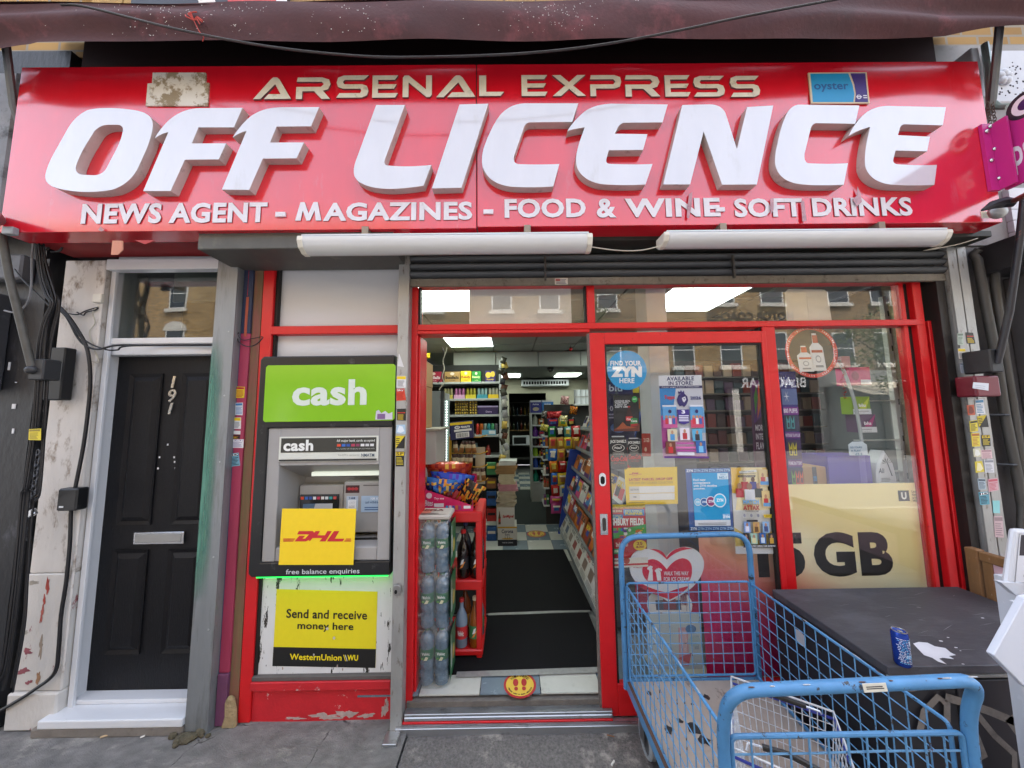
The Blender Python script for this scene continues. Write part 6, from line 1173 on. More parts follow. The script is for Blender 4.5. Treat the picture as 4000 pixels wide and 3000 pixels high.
# smaller printed sheets low behind the door
def flav(p): p.rect(.57, .05, .75, .75, 'c89a9c'); p.text('FLAVOUR', .60, .3, .72, .7, 'e2d2d0', .02); p.ell(.80, .72, .10, .08, '5a80a8'); p.rect(.86, .35, .94, .6, '9aa4aa'); p.ell(.85, .5, .12, .1, 'a9b8b4', 12); p.poly([(.55, .2), (.75, .1), (.8, .3)], 'c05a5e')
poster('flavour_poster', 'pale washed out drinks poster low behind the trolley mesh', 'poster', ((0.8166, 0.03, 0.5433), (1.1437, 0.03, 0.5444), (0.8063, 0.03, 0.2311), (1.1357, 0.03, 0.231)), 'b9c2c0', flav)
def hol(p): p.ell(.52, .25, .36, .55, 'd6d2ce', 24); p.rect(.3, .1, .7, .4, '5a5460'); p.rect(.42, .12, .62, .55, '8a4a50'); p.text('Holidays', .70, .05, .80, .85, '8a3a50', .02)
poster('holiday_poster', 'crimson holiday poster just above the pale drinks poster', 'poster', ((0.7503, 0.034, 0.7374), (1.1401, 0.034, 0.7319), (0.7594, 0.034, 0.5478), (1.1442, 0.034, 0.5439)), 'a01e44', hol)
# white column between the posters
colx = (0.9865, 1.131, 1.3958, 2.2503)
tag(B(colx[0], colx[1], .22, .42, .13, 2.74).build('white_column', mat('white_pillar', 'c9cccc', .5, var=.05, dirt=('8a8c8c', .14, 5, .3)), bevel=.004), 'white boxed column standing just inside the sliding door', 'column')

# ================================================================ right window display
b = MB(); ci = (1.816, 2.1614, 1.9777, 2.2746); cxm = (ci[0]+ci[1])/2; rw = (ci[1]-ci[0])/2; czm = ci[2]+rw
n = 44; ring = [(cxm+rw*math.cos(2*math.pi*k/n), czm+rw*math.sin(2*math.pi*k/n)) for k in range(n)]; rin = [(cxm+rw*.86*math.cos(2*math.pi*k/n), czm+rw*.86*math.sin(2*math.pi*k/n)) for k in range(n)]
b.prism([ring, rin[::-1]], .045, .048); so = tag(b.build('vodka_sticker', ink('d0402c')), 'round red ringed vodka bottle sticker at the top of the window', 'sticker')
def bot(x0, x1, z0, z1, tilt, c1, c2):
    bb = MB(); w = x1-x0; h = z1-z0; o_ = [(0, 0), (1, 0), (1, .62), (.72, .74), (.66, 1), (.34, 1), (.28, .74), (0, .62)]
    P_ = lambda u, v, y: (x0+w*u+tilt*v, y, z0+h*v)
    bb.prism([[(P_(u, v, 0)[0], P_(u, v, 0)[2]) for u, v in o_]], .042, .0448, 0); ob = bb.build('bottle_print', ink(c1), so)
    q = Print((P_(.08, .56, .0415), P_(.92, .56, .0415), P_(.08, .06, .0415), P_(.92, .06, .0415))); q.rect(.0, .84, 1, .98, c2); q.ell(.5, .5, .26, .2, '9aa0a4', 14); q.ell(.5, .5, .18, .13, c1, 14); q.rect(.15, .05, .85, .17, '8a8f94'); q.build(ob)
    q = Print((P_(.30, 1.0, .0415), P_(.70, 1.0, .0415), P_(.30, .74, .0415), P_(.70, .74, .0415))); q.rect(0, 0, 1, .8, c2); q.build(ob)
r_ = (1.8971, 1.9962, 2.0186, 2.1903); bot(r_[0], r_[1]-.005, r_[2], r_[3], -.012, 'd4d6d6', 'b8502c')
r_ = (1.9879, 2.0734, 2.024, 2.2729); bot(r_[0], r_[1], r_[2], r_[3], -.02, 'd4d6d6', 'a84a34')
q = Print(rc((cxm-rw, cxm+rw, czm-rw, czm+rw), .0445))
ttx = 'BUY SMIRNOFF  WIN FESTIVAL TICKETS  BUY SMIRNOFF  OVER ALL SUMMER   '
for k, ch in enumerate(ttx):
    if ch == ' ': continue
    a = -math.pi*.5-k*2*math.pi/len(ttx); u, v = .5+.465*math.cos(a), .5+.465*math.sin(a)
    gv, gf = glyphs(ch, .01); ca, sa = math.cos(a-math.pi/2), math.sin(a-math.pi/2)
    q.b.add([q.P(u+((g[0]-.5)*.022*ca-(g[1]-.5)*.034*sa), v+((g[0]-.5)*.022*sa+(g[1]-.5)*.034*ca)) for g in gv], gf, q.col('e8dcd8'))
q.build(so)
# purple vape display tower
def blu(p):
    p.rect(0, .86, 1, 1, '24246a'); p.text('blu bar', .06, .885, .94, .955, 'd8dcf0', .02); p.rect(0, .72, 1, .855, '5a6a9a')
    for k in range(6): a = k*math.pi/3; p.poly([(.3+.012*math.sin(a), .79-.005*math.cos(a)), (.3+.2*math.cos(a), .79+.055*math.sin(a)), (.3-.012*math.sin(a), .79+.005*math.cos(a))], 'e2e8f4')
    p.rect(0, .635, 1, .70, '7a2a8a'); p.text('800 PUFFS', .02, .65, .92, .688, 'e6dcea', .03); p.rect(0, .50, 1, .63, '2a2a4a'); p.rect(0, .44, 1, .49, '6a2a80'); p.text('INTENSE FLAVOUR', .0, .452, .98, .478, 'd8d0e0', .02); p.rect(0, .27, 1, .43, '3a2050'); p.rect(0, .21, 1, .26, '6a2a80'); p.text('PRIME BATTERY', .02, .222, .98, .25, 'd8d0e0', .02); p.rect(0, .05, 1, .20, '2a2a5a')
    for v, cs in ((.52, ('4a9aa0', '4a9aa0')), (.30, ('c8b830', 'c8b830')), (.07, ('6aa030', 'd06040', 'd06040'))):
        for k, c_ in enumerate(cs):
            u = .12+k*.28; p.rect(u, v, u+.24, v+.11, c_); p.poly([(u, v+.11), (u+.12, v+.06), (u+.24, v+.11)], '26263a'); p.rect(u+.06, v+.01, u+.18, v+.05, '26263a')
poster('vape_display', 'purple vape display tower beside the window mullion', 'display stand', ((1.8002, 0.09, 2.0261), (1.9074, 0.09, 2.0248), (1.8027, 0.09, 1.2401), (1.8897, 0.09, 1.239)), '34207a', blu, thick=.06)
def mor(p):
    p.poly([(0, .5), (.5, .6), (1, .5), (1, 1), (0, 1)], '5a2a70'); p.poly([(.2, .55), (.45, .75), (.5, .95), (.3, .95)], 'd0602a'); p.poly([(.5, .55), (.7, .7), (.75, .95), (.55, .9)], 'd8b830'); p.poly([(.1, .6), (.25, .8), (.2, .95), (.05, .8)], '4a9a40'); p.text('MORE', .05, .42, .55, .49, 'd8d0d8', .03); p.text('INTENSE', .05, .32, .80, .39, 'd8d0d8', .03); p.text('FLAVOUR', .05, .21, .95, .29, 'd8d0d8', .03)
poster('flavour_display', 'dark purple flavour display behind the right edge of the sliding door', 'display stand', ((1.633, 0.12, 1.9733), (1.7664, 0.12, 1.9718), (1.6173, 0.12, 1.3907), (1.7258, 0.12, 1.3893)), '4a1c40', mor, thick=.02)
def kit(p): p.rect(0, .8, 1, 1, '2a2a6a'); p.text('blu', .1, .84, .6, .95, 'd8dcf0', .02); p.text('1000 P', .02, .52, .7, .60, 'd0d0e0', .02); p.lines(.05, .4, .7, .5, 2, 'b8b8d0', .5); p.ell(.4, .25, .3, .08, '5a80c0')
poster('vape_kit_poster', 'dark blue vape kit poster behind the cola poster on the left of the door glass', 'poster', ((0.63, 0.06, 1.9702), (0.8024, 0.06, 1.9682), (0.6274, 0.06, 1.5705), (0.8011, 0.06, 1.5684)), '1f1c4c', kit)
def g21(p): p.text('21GB', .2, .62, .85, .80, 'e6c8b0', .03); p.ell(.4, .3, .14, .1, 'd8b8a0', 12)
poster('tariff_card', 'small orange red 21GB tariff card behind the can stickers', 'card', ((0.8621, 0.1, 1.6283), (0.921, 0.1, 1.6276), (0.8592, 0.1, 1.4794), (0.9169, 0.1, 1.4787)), 'b03a2c', g21)
zsh = 1.2655
B(1.70, 2.72, .10, .52, zsh-.03, zsh-.004).build('window_shelf', mat('white_shelf', 'b9bcba', .5), sf)
def crate(name, label, r, y0, y1, base, cat, draw=None, m=None):
    t = thing(name, label, cat, ((r[0]+r[1])/2, (y0+y1)/2, r[2])); o = B(r[0], r[1], y0, y1, r[2], r[3]).build('carton', m or ink(base), t, bevel=.002)
    if draw: q = Print(rc(r, y0)); draw(q); q.build(o)
    return t
M_card = mat('corrugated_card', 'a8845c', .8, var=.10, scale=5)
def snap(r): return (r[0], r[1], zsh-.003, r[3])
crate('delivery_box', 'brown delivery carton with black tape on the window shelf', snap((1.9759, 2.1514, 1.2668, 1.384)), .18, .40, 'a8845c', 'box', lambda p: (p.rect(.35, 0, .52, 1, '2a2c30'), p.text('prime', .38, .1, .5, .6, '3a8ac0', .02)), M_card)
crate('purple_box', 'large plain purple box on the window shelf', snap((2.1311, 2.4236, 1.2682, 1.4571)), .16, .36, '4c3a9a', 'box', lambda p: p.rect(.72, 0, .87, 1, '6a5cae'))
def bag(label, r, y, col, mk, draw=None, name='gift_bag'):
    w, h = r[1]-r[0], r[3]-r[2]; b_ = MB()
    prof = [(0, 0), (1, 0), (.98, .25), (.90, .6), (.62, .88), (.5, 1), (.40, .88), (.12, .6), (.02, .25)]
    b_.prism([[(r[0]+w*u, r[2]+h*v) for u, v in prof]], y, y+.10); o = tag(b_.build(name, ink(col), bevel=.012), label, 'bag')
    q = Print(rc(r, y)); draw(q); q.build(o)
rM = snap((2.4584, 2.5943, 1.265, 1.4985))
def mali(p):
    p.text('Ali', .06, .33, .36, .47, '4a5460', .03, .2); p.poly([(.52, .62), (.57, .62), (.74, .25), (.68, .25)], '5a646c')
    for k in range(6): a = k*.6+.1; p.poly([(.54, .62), (.54+.30*math.cos(a), .62+.16*math.sin(a)), (.54+.24*math.cos(a+.25), .62+.10*math.sin(a+.25))], '5a646c')
    p.lines(.15, .1, .6, .22, 3, '7a848c', .4)
bag('white bottle shaped bag with palm tree at the right end of the window shelf', rM, .16, 'c9ced2', 1, mali)
r_ = snap((2.465, 2.5143, 1.2572, 1.4269)); bag('small white and red bag between purple box and palm bag', (r_[0], r_[1]+.01, r_[2], r_[3]), .27, 'c9cdd2', 1, lambda p: p.poly([(.1, .1), (.6, .0), (.3, .4)], 'c03038'))
# hanging price tag
pt_ = MB(); rr2 = (2.2489, 2.372, 1.4573, 1.5548)
pt_.prism([[(rr2[0], zsh+.20), (rr2[1], zsh+.20), (rr2[1], rr2[3]-.02), (rr2[1]-.03, rr2[3]), (rr2[0]+.03, rr2[3]), (rr2[0], rr2[3]-.02)]], .125, .128)
to = tag(pt_.build('price_tag', ink('c9d4dc')), 'white flavour price tag above the purple box', 'price tag'); q = Print(rc((rr2[0], rr2[1], rr2[2], rr2[3]), .1245)); q.text('GO YOURS', .06, .55, .7, .68, '4a7aa0', .02); q.text('A FLAV', .08, .32, .62, .47, '4a7aa0', .02); q.text('£5.5', .30, .06, .68, .24, '4a7aa0', .03); q.build(to)
cable('hanging_string', 'clear plastic strip hanging down the window to the price tag', [(2.258, 0.14, 2.107), (2.298, 0.14, 1.987), (2.334, 0.14, 1.83), (2.35, 0.14, 1.675), (2.356, 0.14, 1.528)], .010, mat('clear_strip', 'aab0b2', .15))
rnd = random.Random(11); b = MB()
tp = [(2.188, 0.12, 2.257), (2.218, 0.12, 2.163), (2.225, 0.12, 2.104), (2.265, 0.12, 2.051), (2.249, 0.12, 1.96), (2.257, 0.12, 1.908), (2.256, 0.12, 1.843)]
for i in range(len(tp)-1):
    for k in range(46):
        f = rnd.random(); P_ = Vector(tp[i]).lerp(Vector(tp[i+1]), f); d_ = Vector((rnd.gauss(0, 1), rnd.gauss(0, .6), rnd.gauss(0, 1))).normalized()*rnd.uniform(.012, .026)
        o_ = d_.orthogonal().normalized()*.002; b.add([P_-o_, P_+o_, P_+d_], [(0, 1, 2)])
tn = tag(b.build('tinsel_garland', mat('red_tinsel', 'c22a22', .2, .5), fix=False), 'red tinsel garland hanging beside the round vodka sticker', 'tinsel')
def pinkb(p): p.rect(.5, .02, 1, .28, 'd8dce0'); p.lines(.54, .06, .95, .24, 3, '9a9aa4', .4); p.ell(.25, .5, .18, .26, '8a1a4a', 16)
def shelfbox(name, lb, r, y, c, d):
    t = crate(name, lb, r, y, y+.07, c, 'box', d); return t
def peg(r, y): return B(r[0], r[1], y, y+.30, r[2]-.012, r[2]-.001)
crate('pink_box', 'pink vape carton high in the right window', (2.343, 2.4869, 1.9379, 2.06), .16, .26, 'b8306a', 'box', pinkb); 
crate('faded_pink_card', 'faded pink card box above the pink carton', (2.3206, 2.3791, 2.0638, 2.1407), .18, .24, 'b88a8c', 'box')
def blub(c): return lambda p: (p.poly([(.35, .32), (1, 1), (.75, .32)], c), p.text('blu', .35, .42, .72, .6, 'e6e6ec', .03), p.rect(0, 0, 1, .30, 'd6dadc'), p.lines(.05, .05, .9, .25, 2, '6a6a70', .4))
crate('vape_box', 'lime green and white vape carton in the right window', (2.3378, 2.4628, 1.7354, 1.8562), .16, .24, '7a9a1e', 'box', blub('b8c83a'))
crate('vape_box', 'dark plum and white vape carton below the lime one', (2.3607, 2.4883, 1.6122, 1.735), .16, .24, '4a2a50', 'box', blub('a02a70'))
wl2 = 2.803
stp = thing('shelf_upright', 'white slotted shelf upright at the right of the window', 'shelf upright', (wl2, .30, .13))
B(wl2-.04, wl2+.03, .27, .30, .13, 2.6).build('upright', mat('white_shelf'), stp)
for k in range(16): B(wl2-.018, wl2-.006, .2685, .2698, .5+k*.13, .54+k*.13).build('slot', M_dark, stp)
for k, (xa, za, zb_) in enumerate(((1300, 1.62, 1.80), (1300, 1.35, 1.60))): pass
for r_ in ((2.3863, 2.4855, 1.9349, 1.9429), (2.3673, 2.4953, 1.7304, 1.7382)): pass
for z_ in (zsh+.36, zsh+.58, zsh+.86): B(wl2-.34, wl2-.041, .262, .30, z_-.30, z_-.292).build('shelf_arm', mat('white_shelf'), stp)

gy = thing('cigarette_gantry', 'dark shuttered gantry behind the right window display', 'gantry', (2.1, 1.0, .13)); B(1.50, 2.90, 1.0, 1.05, .13, 2.25).build('back_panel', mat('gantry_dark', '2a2422', .5), gy)  # dark back panel added so reflections show in the window
rnd = random.Random(15)
for j in range(7):
    z = 1.16+j*.155; B(1.52, 2.88, .93, .999, z-.012, z).build('gantry_shelf', mat('gantry_shelf', '5a544e', .5), gy)
    for k in range(15):
        x = 1.54+k*.089; c_ = rnd.choice(['6a2a24', '3a2a28', '7a6a58', '4a3a50', '5a2a2a', '8a7a6a', '2a3a40']); B(x, x+.075, .95, .99, z+.001, z+rnd.uniform(.09, .125)).build('pack', mat('gantry_'+c_, c_, .5), gy)

# ================================================================ inside the shop
FZ = .13
M_iwall = mat('cream_inside_wall', 'b9b59f', .7, var=.06, scale=2, dirt=('8a8672', .15, 3, .4))
M_ceil = mat('ceiling_tile', 'a6aaa4', .8, var=.05, scale=12, bump=.1, bscale=90)
M_tbar = mat('ceiling_bar', '7d817c', .6)
fl = struct(B(-1.5, 2.95, .06, 9.0, FZ-.12, FZ-.008).build('shop_floor', mat('floor_screed', '6c6e6c', .6, var=.15)))
M_tw = mat('white_floor_tile', 'bfbfb6', .25, var=.08, scale=6, dirt=('8d8a80', .25, 7, .3)); M_tg = mat('grey_floor_tile', '6f7d86', .25, var=.08, scale=6, dirt=('5a6066', .25, 7, .3))
tiles = {}
def tile(x0, y0, w, d_, white):
    k = (white, round(w, 3), round(d_, 3))
    if k not in tiles: tiles[k] = (B(x0+.003, x0+w-.003, y0+.003, y0+d_-.003, FZ-.0078, FZ).build('tile', M_tw if white else M_tg, fl), x0, y0)
    else:
        o, xa, ya = tiles[k]; c = o.copy(); COL.objects.link(c); c.location = o.location+Vector((x0-xa, y0-ya, 0))
for i in range(-2, 4): tile(-.2+i*.36, .004, .36, .30, i % 2 != 0)
TS = .31
for j in range(-1, 4):
    for i in range(-4, 6): tile(.197+i*TS, 2.09+j*TS, TS, TS, (i+j) % 2 == 0)
for j in range(10, 17):
    for i in range(-3, 5): tile(.197+i*TS, 2.09+j*TS+.15, TS, TS, (i+j) % 2 == 0)
struct(B(-1.52, -1.5, .3, 9, FZ, 2.75).build('wall_left', M_iwall)); struct(B(2.95, 2.97, .3, 9, FZ, 2.75).build('wall_right', mat('grey_blue_wall', '62686e', .7, var=.1)))
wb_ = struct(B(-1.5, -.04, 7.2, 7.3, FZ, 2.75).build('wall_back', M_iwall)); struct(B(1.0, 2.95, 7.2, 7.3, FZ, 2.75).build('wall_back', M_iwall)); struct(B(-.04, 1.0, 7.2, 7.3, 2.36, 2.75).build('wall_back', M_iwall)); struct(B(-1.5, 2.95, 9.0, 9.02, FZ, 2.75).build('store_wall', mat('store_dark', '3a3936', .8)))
ce = struct(B(-1.5, 2.95, .08, 9.0, 2.765, 2.80).build('shop_ceiling', M_tbar))
LP = [(-.84, -.24, .36, .96), (-.84, -.24, 1.95, 2.6), (1.30, 1.92, .38, 1.03), (1.2, 1.8, 1.95, 2.6), (-.35, .25, 5.95, 6.6), (1.15, 1.75, 5.95, 6.6), (1.2, 1.8, 3.6, 4.2)]
M_lightp = mat('led_panel', 'ffffff', .5, emit=('f2fff2', 2.1))
ctile = None
for i in range(7):
    for j in range(5):
        x0, y0 = -1.45+i*.6, .12+j*.6
        if any(x0 < (a+b_)/2 < x0+.6 and y0 < (c_+d_)/2 < y0+.6 for a, b_, c_, d_ in LP): continue
        if ctile is None: ctile = B(x0+.012, x0+.588, y0+.012, y0+.588, 2.755, 2.7648).build('ceiling_panel', M_ceil, ce); c00 = (x0, y0)
        else: c = ctile.copy(); COL.objects.link(c); c.location = ctile.location+Vector((x0-c00[0], y0-c00[1], 0))
nm_ = ['bright ceiling light panel behind the left transom pane', 'bright ceiling light panel seen at the top of the doorway', 'bright ceiling light panel behind the right transom pane', 'ceiling light panel deeper behind the right window', 'ceiling light panel at the back left of the shop', 'ceiling light panel at the back right of the shop', 'ceiling light panel over the right aisle']
for lb, (a, b_, c_, d_) in zip(nm_, LP):
    t = thing('ceiling_light', lb, 'ceiling light', ((a+b_)/2, (c_+d_)/2, 2.74), 'ceiling light panels'); B(a, b_, c_, d_, 2.744, 2.7535).build('diffuser', M_lightp, t); bb = MB()
    for r_ in ((a-.02, b_+.02, c_-.02, c_-.001), (a-.02, b_+.02, d_+.001, d_+.02), (a-.02, a-.001, c_, d_), (b_+.001, b_+.02, c_, d_)): bb.box(*r_, 2.74, 2.7545)
    bb.build('frame', mat('white_enamel'), t)
bk = thing('ceiling_bulkhead', 'boxed panelled bulkhead beam across the shop ceiling', 'beam', (.9, 3.1, 2.5))
xk = -.88
for k in range(6): B(xk+k*.66+.006, xk+(k+1)*.66-.006, 3.0, 3.28, 2.51, 2.7395).build('panel', mat('bulkhead_panel', 'a4a8a2', .7, var=.05), bk, bevel=.003)
B(xk, 2.94, 3.006, 3.27, 2.50, 2.5098).build('base', M_tbar, bk)
for lb, p_, r_, m_ in (('red bauble hanging left of the bulkhead', (0.3196, 2.6, 2.7878), .028, mat('red_bauble', 'a81a1c', .12, .3)), ('red bauble hanging right of the bulkhead', (0.874, 2.6, 2.6897), .028, mat('red_bauble')), ('silver bauble at the corner of the ceiling light', (-0.3216, 2.6, 2.7989), .024, mat('silver_bauble', 'b8bab8', .1, .8))):
    t = thing('bauble', lb, 'bauble', p_, 'baubles hanging from the ceiling'); b = MB(); b.ball(p_, r_, r_, r_, 12, 8); b.build('ball', m_, t, smooth=True); b = MB(); b.rod((p_[0], p_[1], p_[2]+r_), (p_[0], p_[1], 2.752), .0015, 5); b.build('thread', M_dark, t)
t = thing('dome_camera', 'black dome camera under the bulkhead', 'security camera', (0.6451, 3.14, 2.4676)); p_ = (0.6453, 3.14, 2.4782)
b = MB(); b.lathe([(.055, 0), (.055, -.02)], (p_[0], 3.14, 2.4995), 14); b.build('base', M_black, t); b = MB(); b.ball((p_[0], 3.14, 2.475), .045, .045, .045, 12, 8); b.build('dome', mat('camera_glass'), t, smooth=True)
a_ = (0.2999, 1.611, 2.5339, 2.7959)
t = thing('air_conditioner', 'white wall air conditioner at the back of the shop', 'air conditioner', ((a_[0]+a_[1])/2, 7.0, a_[2]))
B(a_[0], a_[1], 6.92, 7.195, a_[2], min(2.72, a_[3]+.02)).build('case', mat('white_enamel'), t, bevel=.02)
for k in range(16): xx = a_[0]+.06+k*(a_[1]-a_[0]-.12)/16; B(xx, xx+.05, 6.9165, 6.9198, a_[2]+.05, a_[2]+.13).build('vent_slot', M_dark, t)
cable('hanging_wire', 'white wire looping from the ceiling in front of the shelf', [(-0.69, 1.5, 2.509), (-0.704, 1.5, 2.453), (-0.731, 1.5, 2.359), (-0.717, 1.5, 2.274), (-0.739, 1.5, 2.19), (-0.72, 1.5, 2.116), (-0.762, 1.5, 2.061), (-0.771, 1.5, 2.038)], .006, mat('pale_flex'))
cable('hanging_wire', 'black wire hanging in front of the shelf', [(-0.742, 1.5, 2.51), (-0.723, 1.5, 2.434), (-0.727, 1.5, 2.34), (-0.749, 1.5, 2.181), (-0.79, 1.5, 2.117)], .005, M_cab)
# store room shelves seen through the back doorway
sr_ = thing('store_shelving', 'dim shelving with bottles seen through the back doorway', 'shelving', (.45, 8.2, FZ))
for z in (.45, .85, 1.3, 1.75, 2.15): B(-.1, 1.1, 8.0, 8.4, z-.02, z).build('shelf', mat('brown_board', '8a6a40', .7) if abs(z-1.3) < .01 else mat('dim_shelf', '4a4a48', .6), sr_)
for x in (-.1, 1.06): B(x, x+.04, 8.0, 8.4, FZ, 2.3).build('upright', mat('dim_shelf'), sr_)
def bottle_mesh(h, r, neck=.35):
    return [(r*.9, 0), (r, .02*h), (r, h*.55), (r*.85, h*.66), (r*neck, h*.82), (r*neck, h*.97), (r*neck*1.1, h*.97), (r*neck*1.1, h)]
rnd = random.Random(31); bc = ['3a2a16', '1c2a18', '24303a', '4a1c14', '5a4a20']
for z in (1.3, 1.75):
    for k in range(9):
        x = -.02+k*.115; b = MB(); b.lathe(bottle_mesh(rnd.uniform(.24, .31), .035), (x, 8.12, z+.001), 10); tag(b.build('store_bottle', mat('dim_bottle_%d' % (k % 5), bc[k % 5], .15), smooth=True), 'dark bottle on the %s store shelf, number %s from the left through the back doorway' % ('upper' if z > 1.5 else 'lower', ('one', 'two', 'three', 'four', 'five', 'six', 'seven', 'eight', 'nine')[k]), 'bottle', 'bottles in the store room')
t = thing('microwave', 'pale microwave oven on the store room shelf', 'microwave', (.35, 8.1, .85)); B(.05, .60, 8.0, 8.3, .851, 1.13).build('case', mat('white_enamel'), t, bevel=.006); B(.09, .46, 7.9965, 7.9995, .89, 1.09).build('window', M_dark, t)

# mats, tape, stickers on the floor
M_mat = mat('black_mat', '131315', .95, var=.25, scale=40, bump=.4, bscale=200, dirt=('3a3a3a', .08, 12, .05), spec=.2)
def rug(name, label, pts, z=.006, m=M_mat):
    b = MB(); k = len(pts); b.add([(p[0], p[1], FZ+z) for p in pts]+[(p[0], p[1], FZ+.0005) for p in pts], [tuple(range(k)), tuple(range(2*k-1, k-1, -1))]+[(i, (i+1) % k, k+(i+1) % k, k+i) for i in range(k)]); return tag(b.build(name, m), label, 'mat')
rug('floor_mat', 'black door mat just inside the doorway', [(-.62, .15), (.62, .175), (.62, .785), (-.62, .765)])
rug('floor_mat', 'black runner mat behind the pale tape strip', [(-.62, .80), (.66, .82), (.62, 2.08), (-.30, 2.09)])
rug('floor_mat', 'dark runner mat at the back of the shop', [(.02, 3.04), (1.1, 3.04), (1.05, 5.34), (.02, 5.34)], m=mat('dark_green_mat', '2b3130', .9, var=.15, scale=40, bump=.3))
M_tape = mat('silver_tape', '9a9a98', .35, .3, var=.2, scale=30)
for lb, pts in (('crumpled silver tape strip across the middle of the mats', [(-.2, .765), (.1, .77), (.35, .785), (.64, .79), (.64, .815), (.3, .812), (-.2, .795)]), ('grey tape along the front edge of the door mat', [(-.36, .125), (.1, .13), (.56, .145), (.56, .19), (-.36, .17)])):
    b = MB(); k = len(pts); b.add([(p[0], p[1], FZ+.0075+.001*(i % 2)) for i, p in enumerate(pts)], [tuple(range(k))]); tag(b.build('floor_tape', M_tape, fix=False), lb, 'tape')
def floor_round(name, lb, cx, cy, r, txt):
    b = MB(); b.add([(cx+r*math.cos(2*math.pi*k/32), cy+r*math.sin(2*math.pi*k/32), FZ+.0012) for k in range(32)]+[(cx+r*math.cos(2*math.pi*k/32), cy+r*math.sin(2*math.pi*k/32), FZ+.0002) for k in range(32)], [tuple(range(32))]+[(k, (k+1) % 32, 32+(k+1) % 32, 32+k) for k in range(32)])
    o = tag(b.build(name, ink('a8242a')), lb, 'floor sticker')
    q = Print(((cx-r, cy+r, FZ+.0013), (cx+r, cy+r, FZ+.0013), (cx-r, cy-r, FZ+.0013), (cx+r, cy-r, FZ+.0013)), .0003)
    q.ell(.5, .5, .43, .43, 'd8b440', 30)
    for s_ in (-1, 1): q.ell(.5+s_*.13, .58, .085, .15, 'a8242a', 14); q.ell(.5+s_*.12, .34, .06, .075, 'a8242a', 12)
    for tx, rr2, up in (('WAIT HERE', .345, 1), ('Please keep a safe distance', .37, -1)):
        for k, ch in enumerate(tx):
            if ch == ' ': continue
            sp_ = (1.9 if up > 0 else 2.5)/len(tx); a = math.pi/2-(k-len(tx)/2+.5)*sp_ if up > 0 else -math.pi/2+(k-len(tx)/2+.5)*sp_
            gv, gf = glyphs(ch, .02); s_ = .10 if up > 0 else .05; ca, sa = math.cos(a-math.pi/2*up), math.sin(a-math.pi/2*up); u, v = .5+rr2*math.cos(a), .5+rr2*math.sin(a)
            q.h = .0012; q.b.add([q.P(u+((g[0]-.5)*s_*.8*ca-(g[1]-.5)*s_*sa), v+((g[0]-.5)*s_*.8*sa+(g[1]-.5)*s_*ca)) for g in gv], gf, q.col('4a2a14'))
    q.build(o)
floor_round('floor_sticker', 'round red and yellow wait here sticker on the doorway tiles', (0.0376, 0.0686)[0], .068, .098, 1)
floor_round('floor_sticker', 'round wait here sticker on the back floor tiles', (0.3355, 2.6285)[0], (0.3355, 2.6285)[1], .13, 1)

